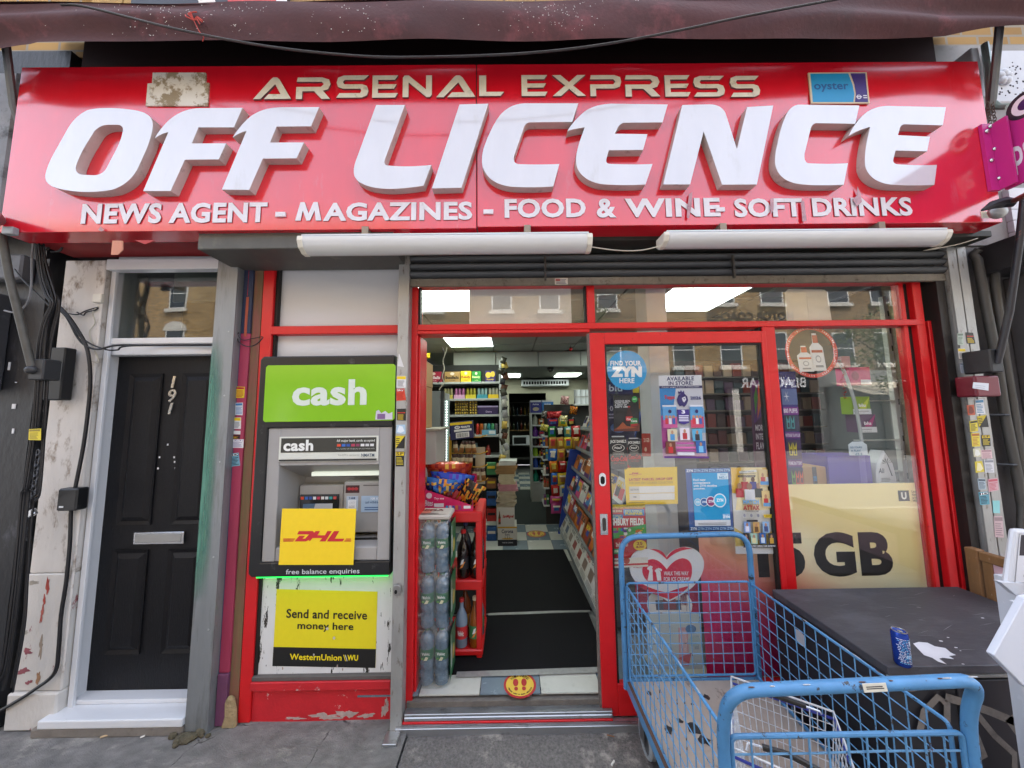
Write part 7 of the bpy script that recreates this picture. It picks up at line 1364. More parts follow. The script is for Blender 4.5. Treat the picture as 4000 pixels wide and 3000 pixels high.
# ---- water packs
M_wb_ = glass_mat('water_plastic', tint=(.62, .76, .84), boost=2.2); M_wcap = ink('2a6a4a'); M_wlab = ink('1f6a48')
M_water = mat('water_body', '566f85', .08, var=.48, scale=26, spec=.9)
M_film = glass_mat('shrink_film', tint=(.96, .99, .99), boost=3.2, wave=.9, wscale=28, smear=.10)
def water_pack(x0, y0, z0, label):
    t = thing('water_pack', label, 'water pack', (x0+.14, y0+.09, z0), 'stack of shrink wrapped water packs')
    pr = [(.034, 0), (.042, .006), (.0445, .02), (.040, .04), (.0445, .055), (.0445, .07), (.039, .09), (.0445, .11), (.0445, .125), (.041, .142), (.043, .148), (.043, .212), (.0445, .222), (.044, .25), (.038, .272), (.024, .292), (.014, .300), (.014, .307)]
    first = None
    for j in range(2):
        for i in range(3):
            c = (x0+.047+i*.092, y0+.047+j*.092, z0+.002)
            if first is None:
                b = MB(); b.lathe(pr, c, 16); o = b.build('bottle', M_water, t, smooth=True)
                b = MB(); b.lathe([(.0445, .15), (.0445, .208)], c, 16); lo_ = b.build('bottle_label', M_wlab, o, smooth=True)
                q = Print(((c[0]-.030, c[1]-.0446, c[2]+.208), (c[0]+.030, c[1]-.0446, c[2]+.208), (c[0]-.030, c[1]-.0446, c[2]+.150), (c[0]+.030, c[1]-.0446, c[2]+.150)), .001); q.text('Volvic', .10, .50, .92, .80, 'e4ece8', .03); q.poly([(.3, .0), (.62, .0), (.78, .3), (.52, .38)], 'd8d8b0'); q.rect(.05, .12, .3, .3, '5a9a40'); q.build(o, 'label_print')
                b = MB(); b.lathe([(.015, .304), (.015, .318), (.012, .319)], c, 12); b.build('cap', M_wcap, o); first = (o, c)
            else:
                o2 = first[0].copy(); COL.objects.link(o2); o2.parent = t; o2.location = first[0].location+Vector(c)-Vector(first[1])
                for ch in first[0].children: k_ = ch.copy(); COL.objects.link(k_); k_.parent = o2
    b = MB(); rn = random.Random(int(z0*100))
    def wrap(u, v):
        a = 2*math.pi*u; ex = .146+.004*rn.uniform(-1, 1); ey = .100
        cx_, sx_ = math.cos(a), math.sin(a); p4 = lambda q_: math.copysign(abs(q_)**.35, q_)
        zz = .322*v; k_ = 1-.14*max(0, (v-.86)/.14)
        return (x0+.139+ex*p4(cx_)*k_+rn.uniform(-.0015, .0015), y0+.093+ey*p4(sx_)*k_+rn.uniform(-.0015, .0015), z0+.002+zz)
    b.grid(wrap, 44, 14); b.build('film', M_film, t, smooth=True, fix=False)
    # printed green film side
    q = Print(((x0+.2865, y0+.0, z0+.30), (x0+.2865, y0+.188, z0+.30), (x0+.2865, y0+.0, z0+.03), (x0+.2865, y0+.188, z0+.03)), .002); q.rect(.02, 0, 1, 1, '2c6a44'); q.text('Volvic', .12, .18, .36, .92, 'dfe6e0', .03); q.ell(.6, .4, .2, .16, 'c9b45a', 14); q.build(t, 'film_print')
    return t
PKx = -.672; PKy = .055
for k, nm in enumerate(('bottom', 'middle', 'top')): water_pack(PKx, PKy, FZ+.326*k, 'shrink wrapped water bottle pack, %s of the stack in the doorway' % nm)
pz = FZ+.326*3
b = MB(); b.box(PKx+.01, PKx+.285, PKy-.01, PKy+.17, pz+.001, pz+.03)
np_ = tag(b.build('newspaper_bundle', mat('newsprint', 'a9a49c', .7, var=.12, scale=14), bevel=.008), 'shiny wrapped newspaper bundle on top of the water packs', 'newspapers')
q = Print(((PKx+.02, PKy+.16, pz+.031), (PKx+.28, PKy+.16, pz+.031), (PKx+.02, PKy, pz+.031), (PKx+.28, PKy, pz+.031)), .0005); q.rect(.05, .2, .5, .85, 'b06a58'); q.text('MEGA', .1, .5, .8, .8, '5a2a24', .03); q.lines(.1, .05, .95, .3, 3, '4a4a4a', .4); q.build(np_)

# ---- red plastic shelf unit
M_rp = mat('red_shelf_plastic', 'c81e1e', .35, var=.06)
RX0, RX1, RY0, RY1 = -.64, -.205, .285, .67
z2 = 1.0168; z2t = 1.0912; z1t = 0.6347; z1 = 0.5685; z0t = 0.1891
ru_ = thing('plastic_shelf_unit', 'red plastic shelf unit with bottles inside the doorway', 'shelf unit', ((RX0+RX1)/2, (RY0+RY1)/2, FZ))
for za_, zb_ in ((z2, z2t), (z1, z1t), (FZ+.02, z0t)): B(RX0, RX1, RY0, RY1, za_, zb_).build('shelf', M_rp, ru_, bevel=.008)
for x in (RX0+.002, RX1-.048):
    for y in (RY0+.004, RY1-.05):
        b = MB(); b.hexa([(x+.004, y+.002, FZ), (x, y, z2+.01), (x+.004, y+.044, FZ), (x, y+.046, z2+.01), (x+.042, y+.002, FZ), (x+.046, y, z2+.01), (x+.042, y+.044, FZ), (x+.046, y+.046, z2+.01)]); b.build('leg', M_rp, ru_, bevel=.006)
def drink(label, x, y, z, h, r, body, cap, lab=None, labt=None, rough=.12):
    t = thing('drink_bottle', label, 'bottle', (x, y, z), 'bottles on the red shelf unit'); b = MB(); b.lathe(bottle_mesh(h, r), (x, y, z+.001), 16); o = b.build('body', mat('bottle_'+body, body, rough, spec=.7), t, smooth=True)
    b = MB(); b.lathe([(r*.42, h*.95), (r*.42, h*1.01), (r*.36, h*1.02)], (x, y, z), 12); b.build('cap', ink(cap), t)
    if lab:
        b = MB(); b.lathe([(r*1.012, h*.20), (r*1.012, h*.46)], (x, y, z), 16); l_ = b.build('bottle_label', ink(lab), t, smooth=True)
        q = Print(((x-r*.6, y-r*1.02, z+h*.46), (x+r*.6, y-r*1.02, z+h*.46), (x-r*.6, y-r*1.02, z+h*.2), (x+r*.6, y-r*1.02, z+h*.2)), .002)
        if labt: q.text(labt, .1, .3, .9, .75, 'e8e6e0', .03)
        else: q.poly([(.1, .1), (.5, .2), (.9, .7), (.6, .6)], 'd8843a'); q.poly([(.2, .4), (.6, .5), (.7, .9), (.4, .8)], 'd8d8d8')
        q.build(t, 'label_print')
zc_ = z1t+.001
drink('dark cola bottle with red cap, left on the middle shelf', -.345, .345, zc_, .31, .044, '1a0d0a', 'b81c1c', '18181c')
drink('dark cola bottle with red cap, right on the middle shelf', -.252, .345, zc_, .32, .045, '1a0d0a', 'b81c1c', '1e1a18')
drink('bottle with blue cap at the back of the middle shelf', -.345, .46, zc_, .33, .043, '2a2c34', '2a3a7a')
drink('bottle with green cap at the back of the middle shelf', -.25, .46, zc_, .33, .043, '34404a', '2f6a4a')
zc_ = z0t+.001
drink('pink flavoured water bottle with red cap on the bottom shelf', -.355, .335, zc_, .30, .042, '7d8ea0', 'b82a2a', 'c02a30', 'Volvic')
drink('tall amber juice bottle with white cap on the bottom shelf', -.262, .335, zc_, .31, .042, '8a4a16', 'd8c8a8', '2f7a4a')
drink('amber cordial bottle at the back of the bottom shelf', -.345, .45, zc_, .34, .044, '7a3c12', 'c88a30', 'd08a28')
drink('bottle with green label at the back of the bottom shelf', -.25, .45, zc_, .30, .042, '5a7a80', '2a4a3a', '2f6a4a')
# pink carton and crisps
pk = thing('snack_carton', 'bright pink snack display carton on the red shelf unit', 'carton', (-.45, .42, z2t)); pr_ = (-0.6217, -0.2639, 1.0776, 1.2052)
pw0, pw1 = pr_[0], pr_[1]-.01; zt1 = 1.2484-z2t; zt2 = 1.1274-z2t
b = MB(); b.hexa([(pw0, .30, z2t+.001), (pw0, .30, z2t+zt1), (pw0, .305, z2t+.001), (pw0, .305, z2t+zt1), (pw1, .30, z2t+.001), (pw1, .30, z2t+zt2), (pw1, .305, z2t+.001), (pw1, .305, z2t+zt2)]); fr = b.build('front_panel', ink('c8185a'), pk)
bb = MB(); bb.box(pw0, pw0+.004, .3055, .60, z2t+.001, z2t+zt1+.03); bb.box(pw1-.004, pw1, .3055, .60, z2t+.001, z2t+zt1); bb.box(pw0, pw1, .60, .604, z2t+.001, z2t+zt1+.05); bb.build('tray', ink('b01650'), pk)
q = Print(rc((pw0, pw1, z2t, z2t+zt1), .2995)); q.ell(.12, .70, .06, .13, 'e0c8cc', 16); q.text('Bites', .03, .25, .2, .5, 'e8d0d8', .02, .3); q.rect(.22, .2, .42, .36, 'e0d8dc'); q.rect(.82, .12, .96, .24, 'e6e6e6'); q.text('Try me', .22, .5, .42, .62, 'ecdce2', .02)
for k in range(5): q.rect(.46+k*.065, .08, .51+k*.065, .26, ('3a8ac0', 'c8c8d8', '3a4a9a', 'c86a3a', '8a3a7a')[k])
q.build(fr)
def pillow(w, h, d_, nu=10, nv=8, seed=0, wob=.12):
    rn = random.Random(seed); b = MB()
    for s_ in (1, -1):
        def fn(u, v):
            f = (math.sin(math.pi*u)**.6)*(math.sin(math.pi*v)**.5); n_ = 1+wob*rn.uniform(-1, 1)
            return ((u-.5)*w*(1-.06*math.sin(math.pi*v)), -s_*f*d_/2*n_, (v-.5)*h*(1+.03*math.sin(9*u)))
        b.grid(fn, nu, nv, 0)
    return b
def crisp(label, c, w, h, d_, rx, ry, rz, col, cols, seed, cat='crisp bag', name='crisp_bag', group='crisp bags heaped on the pink carton'):
    b = pillow(w, h, d_, 14, 10, seed, .25); Mx = Matrix.Translation(c) @ Matrix.Rotation(rz, 4, 'Z') @ Matrix.Rotation(ry, 4, 'Y') @ Matrix.Rotation(rx, 4, 'X')
    rn = random.Random(seed); b.v = [tuple(Mx @ Vector(v)) for v in b.v]; ms = [mat('foil_'+x, x, .22, .25, var=.12, scale=25, bump=.5, bscale=30) for x in [col]+cols]
    nf = len(b.f); b.m = [0]*nf
    for i in range(nf):
        if rn.random() < .42: b.m[i] = rn.randrange(1, len(ms))
    o = tag(b.build(name, ms, smooth=True, fix=False), label, cat, group); return o
cb0 = (-0.4563, 0.4, 1.3533); cb1 = (-0.4274, 0.38, 1.2832); cb2 = (-0.5098, 0.36, 1.252); cb3 = (-0.2986, 0.34, 1.194)
crisp('red and gold crisp bag on top of the heap', cb0, .34, .20, .11, .9, 0, .1, 'b03a1c', ['d8a83a', 'c8502a', '8a1c14'], 1)
crisp('blue crisp bag in the middle of the heap', cb1, .32, .19, .11, .8, .12, .05, '2a4ab8', ['3a70d0', '5a3ab0', 'd8902a'], 2)
crisp('light blue and orange crisp bag low in the heap', cb2, .26, .17, .10, .7, .1, -.1, '3a7ac8', ['d89a3a', '2a50a8', 'e0c060'], 3)
crisp('black and orange crisp bag at the right of the heap', cb3, .16, .22, .08, .4, .5, .1, '2a2420', ['d0701e', 'c8a03a'], 4)
crisp('dark red crisp bag at the left of the heap', (-0.61, 0.42, 1.2163), .15, .20, .08, .3, -.2, 0, '3a1a20', ['7a2a30', 'c8b8a0'], 5)
rnd = random.Random(6)
for k in range(6):
    x = pw0+.07+k*.045; b = pillow(.035, .12, .02, 4, 4, k); Mx = Matrix.Translation((x, .335, z2t+.10-.006*k)) @ Matrix.Rotation(.2+.1*k, 4, 'Y'); b.v = [tuple(Mx @ Vector(v)) for v in b.v]
    tag(b.build('snack_bar', mat('bar_%d' % (k % 3), ('8a1a24', 'a8242c', '5a1418')[k % 3], .3), smooth=True, fix=False), 'slim red snack packet standing in the pink carton, %s from the left' % ('first', 'second', 'third', 'fourth', 'fifth', 'sixth')[k], 'snack packet', 'snack packets in the pink carton')

# ---- left counter end with cartons, fridge, back shelf
cx_ = -0.644; ctz = 1.6287
ct = thing('counter_end', 'white counter end panel with a notice, left inside the doorway', 'counter', (cx_-.3, .95, FZ)); B(-1.45, cx_, .80, 1.25, FZ, ctz).build('panel', mat('white_laminate', 'b8b6b4', .4, var=.04), ct, bevel=.004); B(-1.45, cx_+.03, .79, 1.27, ctz+.001, ctz+.02).build('worktop', mat('pale_board', '9a9488', .6), ct)
B(-1.45, cx_+.002, .797, .7995, 1.2203-.006, 1.2203).build('seam', M_dark, ct)
poster('counter_notice', 'paper notice with orange foot on the counter end panel', 'notice', ((-0.8055, 0.798, 1.5883), (-0.7445, 0.798, 1.5932), (-0.7998, 0.798, 1.3378), (-0.7384, 0.798, 1.3702)), 'c9c9cc', lambda p: (p.rect(.05, .72, .95, .92, 'd0a020'), p.rect(.1, .3, .9, .7, 'dcdcde'), p.rect(.38, .5, .6, .62, '2a2a2a'), p.rect(.05, .05, .95, .25, 'b8502a')))
r_ = (-0.8675, -0.7653, 1.6252, 2.0311); crate('brown_carton', 'tall brown carton on the counter, lower of two', (r_[0]-.12, r_[1], ctz+.021, r_[3]), .85, 1.15, '', 'box', lambda p: p.text('THIS', .8, .88, .98, .92, '3a2a1a', .02), M_card)
r2 = (-0.8724, -0.761, 2.0334, 2.2558); crate('brown_carton', 'tall brown carton on the counter, upper of two', (r2[0]-.12, r2[1], r_[3]+.001, r2[3]), .85, 1.15, '', 'box', lambda p: p.text('THIS', .8, .8, .98, .88, '3a2a1a', .02), M_card)
tag(pillow(.16, .05, .10, 8, 5, 3).build('yellow_packet', mat('yellow_foil', 'd8c020', .3)), 'yellow packet lying on the upper brown carton', 'packet').location = (r2[1]-.07, 1.0, r2[3]+.045)
fx0, fx1 = -0.9898, -0.8014; fz1_ = 2.0437
fg = thing('drinks_fridge', 'grey drinks fridge with glowing light strip, side on', 'fridge', ((fx0+fx1)/2, 1.95, FZ))
B(fx0-.35, fx1, 1.7, 2.3, FZ, fz1_).build('cabinet', mat('grey_fridge', '7d8386', .4, var=.05), fg, bevel=.006)
q = Print(rc((fx0-.05, fx1-.01, FZ+.4, fz1_-.2), 1.699)); q.poly([(.55, .85), (1, .72), (1, .55), (.75, .6), (.6, .5), (.55, .6)], 'a9adae'); q.poly([(.62, .45), (1, .52), (1, .40), (.8, .35)], 'a9adae'); q.poly([(.62, .30), (1, .36), (1, .24), (.8, .2)], 'a9adae'); q.poly([(.62, .15), (1, .2), (1, .08), (.8, .05)], 'a9adae'); q.build(fg, 'graphic')
lx0, lx1 = -0.7726, -0.7166; lz0, lz1 = 1.2037, 1.9438
B(fx1+.001, fx1+.04, 1.72, 1.78, FZ, fz1_).build('door_frame', mat('dark_fridge_frame', '3a3d40', .4), fg)
B(lx0, lx1, 1.785, 1.80, lz0, lz1).build('light_strip', mat('lit_glass', '8fa8a4', .3, emit=('cfe8e0', .02)), fg)
for k in range(24): z = lz0+.02+(lz1-lz0-.04)*k/23; b = MB(); b.ball(((lx0+lx1)/2, 1.783, z), .007, .004, .007, 8, 5); b.build('lamp', mat('led_dot', 'ffffff', .4, emit=('f4fff8', 1.6)), fg)
YB = 2.6
bs = thing('back_shelving', 'tall shelving with cans and boxes at the left of the shop', 'shelving', (-.5, YB+.15, FZ))
bx0, bx1 = -1.2806, -0.158
rows = [2.2359, 1.9981, 1.7709, 1.4868, 1.2]
for z in rows: B(bx0, bx1, YB, YB+.38, z-.03, z).build('shelf', mat('grey_shelf', 'a9acaa', .5), bs, bevel=.003); 
B(bx0, bx1, YB+.385, YB+.40, FZ, rows[0]+.30).build('back_panel', mat('dark_back', '2a2b2a', .7), bs); B(bx1, bx1+.03, YB-.02, YB+.40, FZ, rows[0]+.30).build('upright', mat('white_shelf'), bs)
def carton(label, r, zb_, y, col, draw=None, d_=.18, name='drinks_carton', cat='box', h=None):
    return crate(name, label, (r[0], r[1], zb_+.001, r[3]), y, y+d_, col, cat, draw)
bz = lambda tx, cc_: (lambda p: (p.text(tx, .06, .30, .94, .58, cc_, .05), p.ell(.5, .8, .14, .14, 'd8c8b8', 14), p.text('Cocktails', .3, .1, .7, .22, cc_, .0)))
carton('crimson cocktail carton on the top shelf', (-1.2088, -0.9846, 2.2619, 2.3889), rows[0], YB+.02, '9c1c3a', bz('BuzzBallz', 'e0d0d0'))
carton('tan cocktail carton beside the crimson one', (-0.9361, -0.7179, 2.2588, 2.3858), rows[0], YB+.02, 'a8844e', bz('BuzzBallz', '2a1c14'))
carton('yellow cocktail carton on the top shelf', (-0.7058, -0.5578, 2.2589, 2.3933), rows[0], YB+.02, 'd8c020', bz('Ready', 'b05a18'))
carton('green cocktail carton on the top shelf', (-0.5481, -0.4195, 2.2596, 2.3867), rows[0], YB+.02, '2a8a34', bz('Ready', 'd8e8a0'))
carton('purple cocktail carton with yellow balls on the top shelf', (-0.3539, -0.2131, 2.2573, 2.3918), rows[0], YB+.02, '3a2a6a', lambda p: (p.ell(.3, .62, .28, .28, 'd8b840', 16), p.ell(.75, .7, .24, .26, 'd8b840', 16), p.text('Ready', .15, .1, .85, .28, 'd8b840', .03)))
def cans(label, r, zb_, c1, c2, n=3):
    t = thing('can_pack', label, 'can pack', ((r[0]+r[1])/2, YB+.08, zb_)); w = (r[1]-r[0])/n; h = r[3]-zb_
    for k in range(n):
        b = MB(); b.lathe([(w*.40, 0), (w*.45, .01), (w*.45, h-.02), (w*.36, h-.004), (w*.36, h)], (r[0]+w*(k+.5), YB+.08, zb_+.001), 12); b.build('can', mat('can_'+c1, c1, .25, .4), t, smooth=True)
    B(r[0], r[1], YB+.020, YB+.033, zb_+.001, zb_+h*.38).build('sleeve', ink(c2), t)
for lb, a, b_, c1, c2 in (('pale gold can pack, first on the second shelf', 402, 515, 'b0a880', 'c8b850'), ('pink can pack on the second shelf', 530, 655, 'b06a9a', 'd0a0c0'), ('yellow and green can pack on the second shelf', 665, 785, 'a8a03a', 'c8b830'), ('pale blue can pack on the second shelf', 798, 920, '9ab8b8', '3a90a0'), ('white can pack in yellow sleeve on the second shelf', 928, 1048, 'b8b8a8', 'd8b820')):
    f0 = -0.961; f1 = -0.1663; xa = f0+(f1-f0)*(a-400)/650; xb_ = f0+(f1-f0)*(b_-400)/650
    cans(lb, (xa, xb_, 0, 2.1477), rows[1], c1, c2)
fr0 = (-0.7948, -0.6015, 1.7949, 1.9879)
def choc(label, r, zb_, nx, nz_):
    t = thing('chocolate_box', label, 'chocolate box', ((r[0]+r[1])/2, YB+.05, zb_)); B(r[0], r[1], YB+.062, YB+.085, zb_+.001, r[3]).build('tray', mat('dark_gold', '5a4a20', .4), t)
    for i in range(nx):
        for j in range(nz_): b = MB(); w = (r[1]-r[0])/nx; h = (r[3]-zb_)/nz_; b.ball((r[0]+w*(i+.5), YB+.045, zb_+h*(j+.5)), w*.42, .016, h*.42, 8, 5); b.build('chocolate', mat('gold_foil', 'c8a850', .25, .6), t, smooth=True)
choc('large gold chocolate box on the third shelf', fr0, rows[2], 6, 5); choc('small gold chocolate box beside the large one', (-0.587, -0.4747, 1.7928, 1.9677), rows[2], 3, 5)
carton('dark purple chocolate multipack on the third shelf', (-0.4651, -0.1766, 1.7903, 1.8987), rows[2], YB+.03, '2c1c4c', lambda p: (p.rect(0, .8, 1, .95, 'a89ac0'), p.text('Dairy', .4, .15, .7, .4, 'b8a8d0', .02)), .1, 'chocolate_pack', 'chocolate')
f0 = -0.4955; f1 = -0.1756
for k, (c1, lb) in enumerate((('b83a2c', 'red'), ('c86a2a', 'orange'), ('8a9a90', 'silver'), ('3a8a90', 'teal'), ('4a9a6a', 'green'), ('6a6a70', 'grey'))):
    x = f0+(f1-f0)*(k+.5)/6; b = MB(); b.lathe([(.022, 0), (.026, .006), (.026, .14), (.020, .152), (.020, .155)], (x, YB+.06, rows[3]+.001), 12); tag(b.build('drinks_can', mat('can_'+c1, c1, .25, .4), smooth=True), lb+' slim can on the fourth shelf behind the peanut carton', 'can', 'slim cans on the fourth shelf')
r_ = (-0.4027, -0.2081, 1.4842, 1.5579); poster('shelf_card', 'pale blue shelf card under the slim cans', 'card', rc(r_, YB-.006), '6aa8c8', lambda p: p.rect(.5, .2, .95, .8, 'd0d8da'))
# yellow wire stand with the peanut carton and hanging nut cards
YN = 1.55
ws = thing('wire_stand', 'yellow wire stand holding peanut cards', 'display stand', (-.4, YN+.1, FZ)); wx0, wx1 = -0.6859, -0.2704
M_yel = mat('yellow_wire', 'c8981e', .4)
b = MB(); b.box(wx0, wx0+.025, YN+.08, YN+.10, FZ, 1.5233); b.build('upright', M_yel, ws)
for zz_ in (1.5237, 1.3463, 1.2064, 1.0542):
    b = MB(); b.tube([(wx0, YN+.09, zz_), (wx1-.06, YN-.02, zz_), (wx1, YN-.04, zz_+.02), (wx1+.01, YN+.06, zz_+.02)], .006, 6); b.build('wire_arm', M_yel, ws)
B(-0.3953, -0.2881, YN+.085, YN+.09, 1.0072, 1.4084).build('back_card', ink('b8aa94'), ws)
kc = ((-0.6445, 1.45, 1.6888), (-0.4103, 1.45, 1.7066), (-0.6391, 1.45, 1.4989), (-0.3952, 1.45, 1.5251))
kp = tag(sheet(kc, .12).build('peanut_carton', ink('262650'), bevel=.002), 'navy peanut carton tilted on the yellow wire stand', 'carton'); q = Print(kc); q.rect(0, .82, 1, .96, 'd0b020'); q.text('PEANUTS', .48, .62, .88, .73, 'e6e6e6', .04); q.ell(.32, .68, .12, .09, 'e6e6e6', 18); q.text('KP', .25, .63, .40, .73, '262650', .06); q.rect(.18, .44, .95, .56, 'cfcfcf'); q.rect(.25, .08, .83, .38, 'd8d8d8'); 
for k in range(16): q.rect(.29+k*.031, .12, .29+k*.031+random.uniform(.006, .02), .34, '1c1c24')
q.build(kp)
rnd = random.Random(8); c_i = 0
for row, (yy0, yy1, xs) in enumerate(((1120, 1260, (545, 625, 685, 715, 760)), (1270, 1420, (535, 575, 625, 675, 725)), (1440, 1580, (770, 800, 870)))):
    za_, zb_ = [[1.4915, 1.357, 1.2057], [1.3659, 1.2235, 1.082]]; za_, zb_ = za_[row], zb_[row]
    xw = (-0.6292, -0.267)
    for k, xx in enumerate(xs):
        x = xw[0]+(xw[1]-xw[0])*(xx-500)/400; h = za_-zb_; b = pillow(.05, h, .03, 5, 7, c_i); Mx = Matrix.Translation((x, YN-.07-.01*k, (za_+zb_)/2)) @ Matrix.Rotation(rnd.uniform(-.2, .25), 4, 'Y'); b.v = [tuple(Mx @ Vector(v)) for v in b.v]
        b.m = [(0 if (i % 35)//5 > 4 else 1 if (i % 35)//5 > 2 else 2) for i in range(len(b.f))]; c_i += 1
        tag(b.build('nut_bag', [mat('nut_bag_dark', '3a2018', .35), mat('nut_bag_cream', 'b8a88c', .4), mat('nut_bag_nuts', '8a5a2c', .5, var=.3, scale=60)], smooth=True, fix=False), 'brown and cream nut bag, %s row of the wire stand, %s from the left' % (('top', 'middle', 'bottom')[row], ('first', 'second', 'third', 'fourth', 'fifth')[k]), 'nut bag', 'nut bags on the wire stand')
# clip strips of small goods on the shelf upright, and jars low beside it
rnd = random.Random(44); ux = bx1+.035
for k in range(22):
    z = rows[4]-.25+k*.075; c_ = rnd.choice(['2a2a2e', '6a6c70', '8a8c8e', '3a3a30', 'a8a8a0', '5a3a2a', 'b8a050']); b = pillow(rnd.uniform(.07, .10), rnd.uniform(.08, .11), .03, 5, 5, 300+k, .3); Mx = Matrix.Translation((ux+rnd.uniform(.0, .06), YB-.06-.03*(k % 2), z)) @ Matrix.Rotation(rnd.uniform(-.4, .4), 4, 'Y'); b.v = [tuple(Mx @ Vector(v)) for v in b.v]
    tag(b.build('clip_packet', mat('clip_'+c_, c_, .25, .2, var=.3, scale=30), smooth=True, fix=False), 'small packet on the shelf upright clip strip, number %s counted from the floor' % NUM[k], 'packet', 'packets on the clip strip')
for k in range(7):
    x = bx0+.45+k*.085; h = rnd.uniform(.12, .2); c_ = rnd.choice(bc+['8a2a24', 'b8a48a', '6a7a80']); b = MB(); b.lathe(bottle_mesh(h, .036, .5), (x, YB+.07, rows[4]+.001), 10); tag(b.build('shelf_jar', mat('jar_'+c_, c_, .2), smooth=True), 'jar on the lowest back shelf, number %s from the left behind the nut cards' % NUM[k], 'jar', 'jars on the lowest back shelf')
# stacked cases by the mat
s_ = (-0.1771, 0.0633, 0.123, 0.3628); YS = 2.22
crate('beer_case', 'white and black beer case with palm trees at the bottom of the stack', (s_[0], s_[1], FZ+.001, s_[3]), YS, YS+.28, 'c9c6bc', 'case', lambda p: (p.rect(0, 0, 1, .32, '1c1c24'), p.rect(0, .92, 1, 1, 'c89a2a'), p.text('Corona', .2, .66, .8, .86, '2a3050', .03), p.text('Extra', .38, .54, .62, .64, '2a3050', .02), p.text('THIS IS LIVING', .22, .14, .78, .2, 'd8d8d8', .01), p.ell(.5, .38, .3, .04, 'c8a040'), p.rect(.37, .38, .39, .5, '2a2a2a'), p.rect(.5, .38, .52, .52, '2a2a2a'), p.rect(.61, .38, .63, .48, '2a2a2a')))
s2 = (-0.1901, 0.0366, 0.3672, 0.5971); crate('beer_case', 'white beer case with brown bottle on top of the palm case', (s2[0], s2[1], s_[3]+.001, s2[3]), YS, YS+.26, 'c4c2ba', 'case', lambda p: (bottle2d(p, .16, .12, .13, .72, '5a3a18', 'c8a040', 'b8302a'), p.text('SanMiguel', .34, .42, .95, .62, 'a82a24', .03, .2)))
prev = s2[3]
for k, (lb, y1, y0, x0, x1, col) in enumerate((('beige newspaper bundle on the beer cases', 180, 275, 590, 700, 'a89c86'), ('pink newspaper bundle in the stack', 140, 180, 592, 708, 'b07a84'), ('cream newspaper bundle in the stack', 80, 140, 600, 700, 'b4a88c'), ('brown carton on the newspaper stack', 28, 80, 585, 706, '8a6a42'), ('white parcel on the very top of the newspaper stack', 0, 28, 600, 704, 'b8bab6'))):
    zt_ = [[0.7957, 0.8799, 1.0067, 1.1172, 1.1769]][0][k]; x_ = [[(-0.182, 0.0558), (-0.1776, 0.0731), (-0.1604, 0.0558), (-0.1928, 0.0688), (-0.1604, 0.0644)]][0][k]
    t = thing('paper_bundle', lb, 'bundle', ((x_[0]+x_[1])/2, YS+.12, prev), 'bundles stacked on the beer cases'); n_ = max(1, int((zt_-prev)/.022)); 
    for j in range(n_): z0_ = prev+.001+(zt_-prev-.001)*j/n_; dx = random.uniform(-.014, .014); mb = MB(); mb.M = Matrix.Translation(((x_[0]+x_[1])/2+dx, YS+.12, 0)) @ Matrix.Rotation(random.uniform(-.12, .12), 4, 'Z'); hw = (x_[1]-x_[0])/2*random.uniform(.88, 1.0); mb.box(-hw, hw, -.12, .12, z0_, z0_+(zt_-prev-.001)/n_-.002); mb.build('layer', mat('bundle_'+col, col, .75, var=.15, scale=12), t)
    prev = zt_
s3 = (-0.332, -0.2089, 0.054, 0.2871); crate('beer_case', 'white beer case half hidden behind the palm case', (s3[0]-.1, s3[1], FZ+.001, s3[3]), 2.52, 2.8, 'c0beb6', 'case', lambda p: p.text('Budweiser', .1, .2, .98, .42, 'a8282c', .02))
s4 = (-0.3518, -0.2114, 0.3735, 0.9893); t = thing('till_stand', 'grey machine stand with lit displays beside the bundles', 'machine', (s4[0], 2.60, FZ)); B(s4[0]-.15, s4[1], 3.02, 3.3, FZ, s4[3]+.3).build('case', mat('grey_machine', '8a8c8c', .4), t, bevel=.01)
for zz_ in (.15, .5): z0_ = s4[2]+(s4[3]-s4[2])*zz_; B(s4[0]+.0, s4[1]-.015, 3.0165, 3.0195, z0_, z0_+.09).build('display', mat('lit_display', 'b8d8d0', .3, emit=('b8e0d8', .6)), t)

# ---- right: snack wall, shelf end, newspaper rack
YW = 2.95
sw = thing('snack_stand', 'tall peg stand covered in hanging sweet bags', 'display stand', (.55, YW+.1, FZ)); sx_ = (0.5763, 1.0491)
B(sx_[0]-.06, sx_[1]+.30, YW+.0801, YW+.10, FZ, 1.9116).build('back_panel', mat('dark_peg', '2a2826', .7), sw)
B(sx_[1]-.09, sx_[1]+.30, YW-.02, YW+.08, 1.9116-.02, 1.9116).build('top_shelf', mat('white_shelf'), sw)
xl_ = 0.4787
for zz_ in [1.4395, 1.283, 1.0905, 0.87, 0.6732, 0.4201]: B(xl_, sx_[0]-.01, YW+.02, YW+.40, zz_-.02, zz_).build('side_shelf', mat('white_shelf'), sw)
cols = {'r': ('a8201c', 'red'), 'g': ('2a7a34', 'green'), 'o': ('c86a1c', 'orange'), 'y': ('c8b030', 'yellow'), 'b': ('2a60b0', 'blue'), 'k': ('1c1c1e', 'black'), 'n': ('a87a34', 'golden brown'), 'p': ('b84a88', 'pink'), 'v': ('4a2a60', 'violet'), 'w': ('b8b8b0', 'white'), 't': ('4a8a80', 'teal')}
ordn = ('first', 'second', 'third', 'fourth', 'fifth')
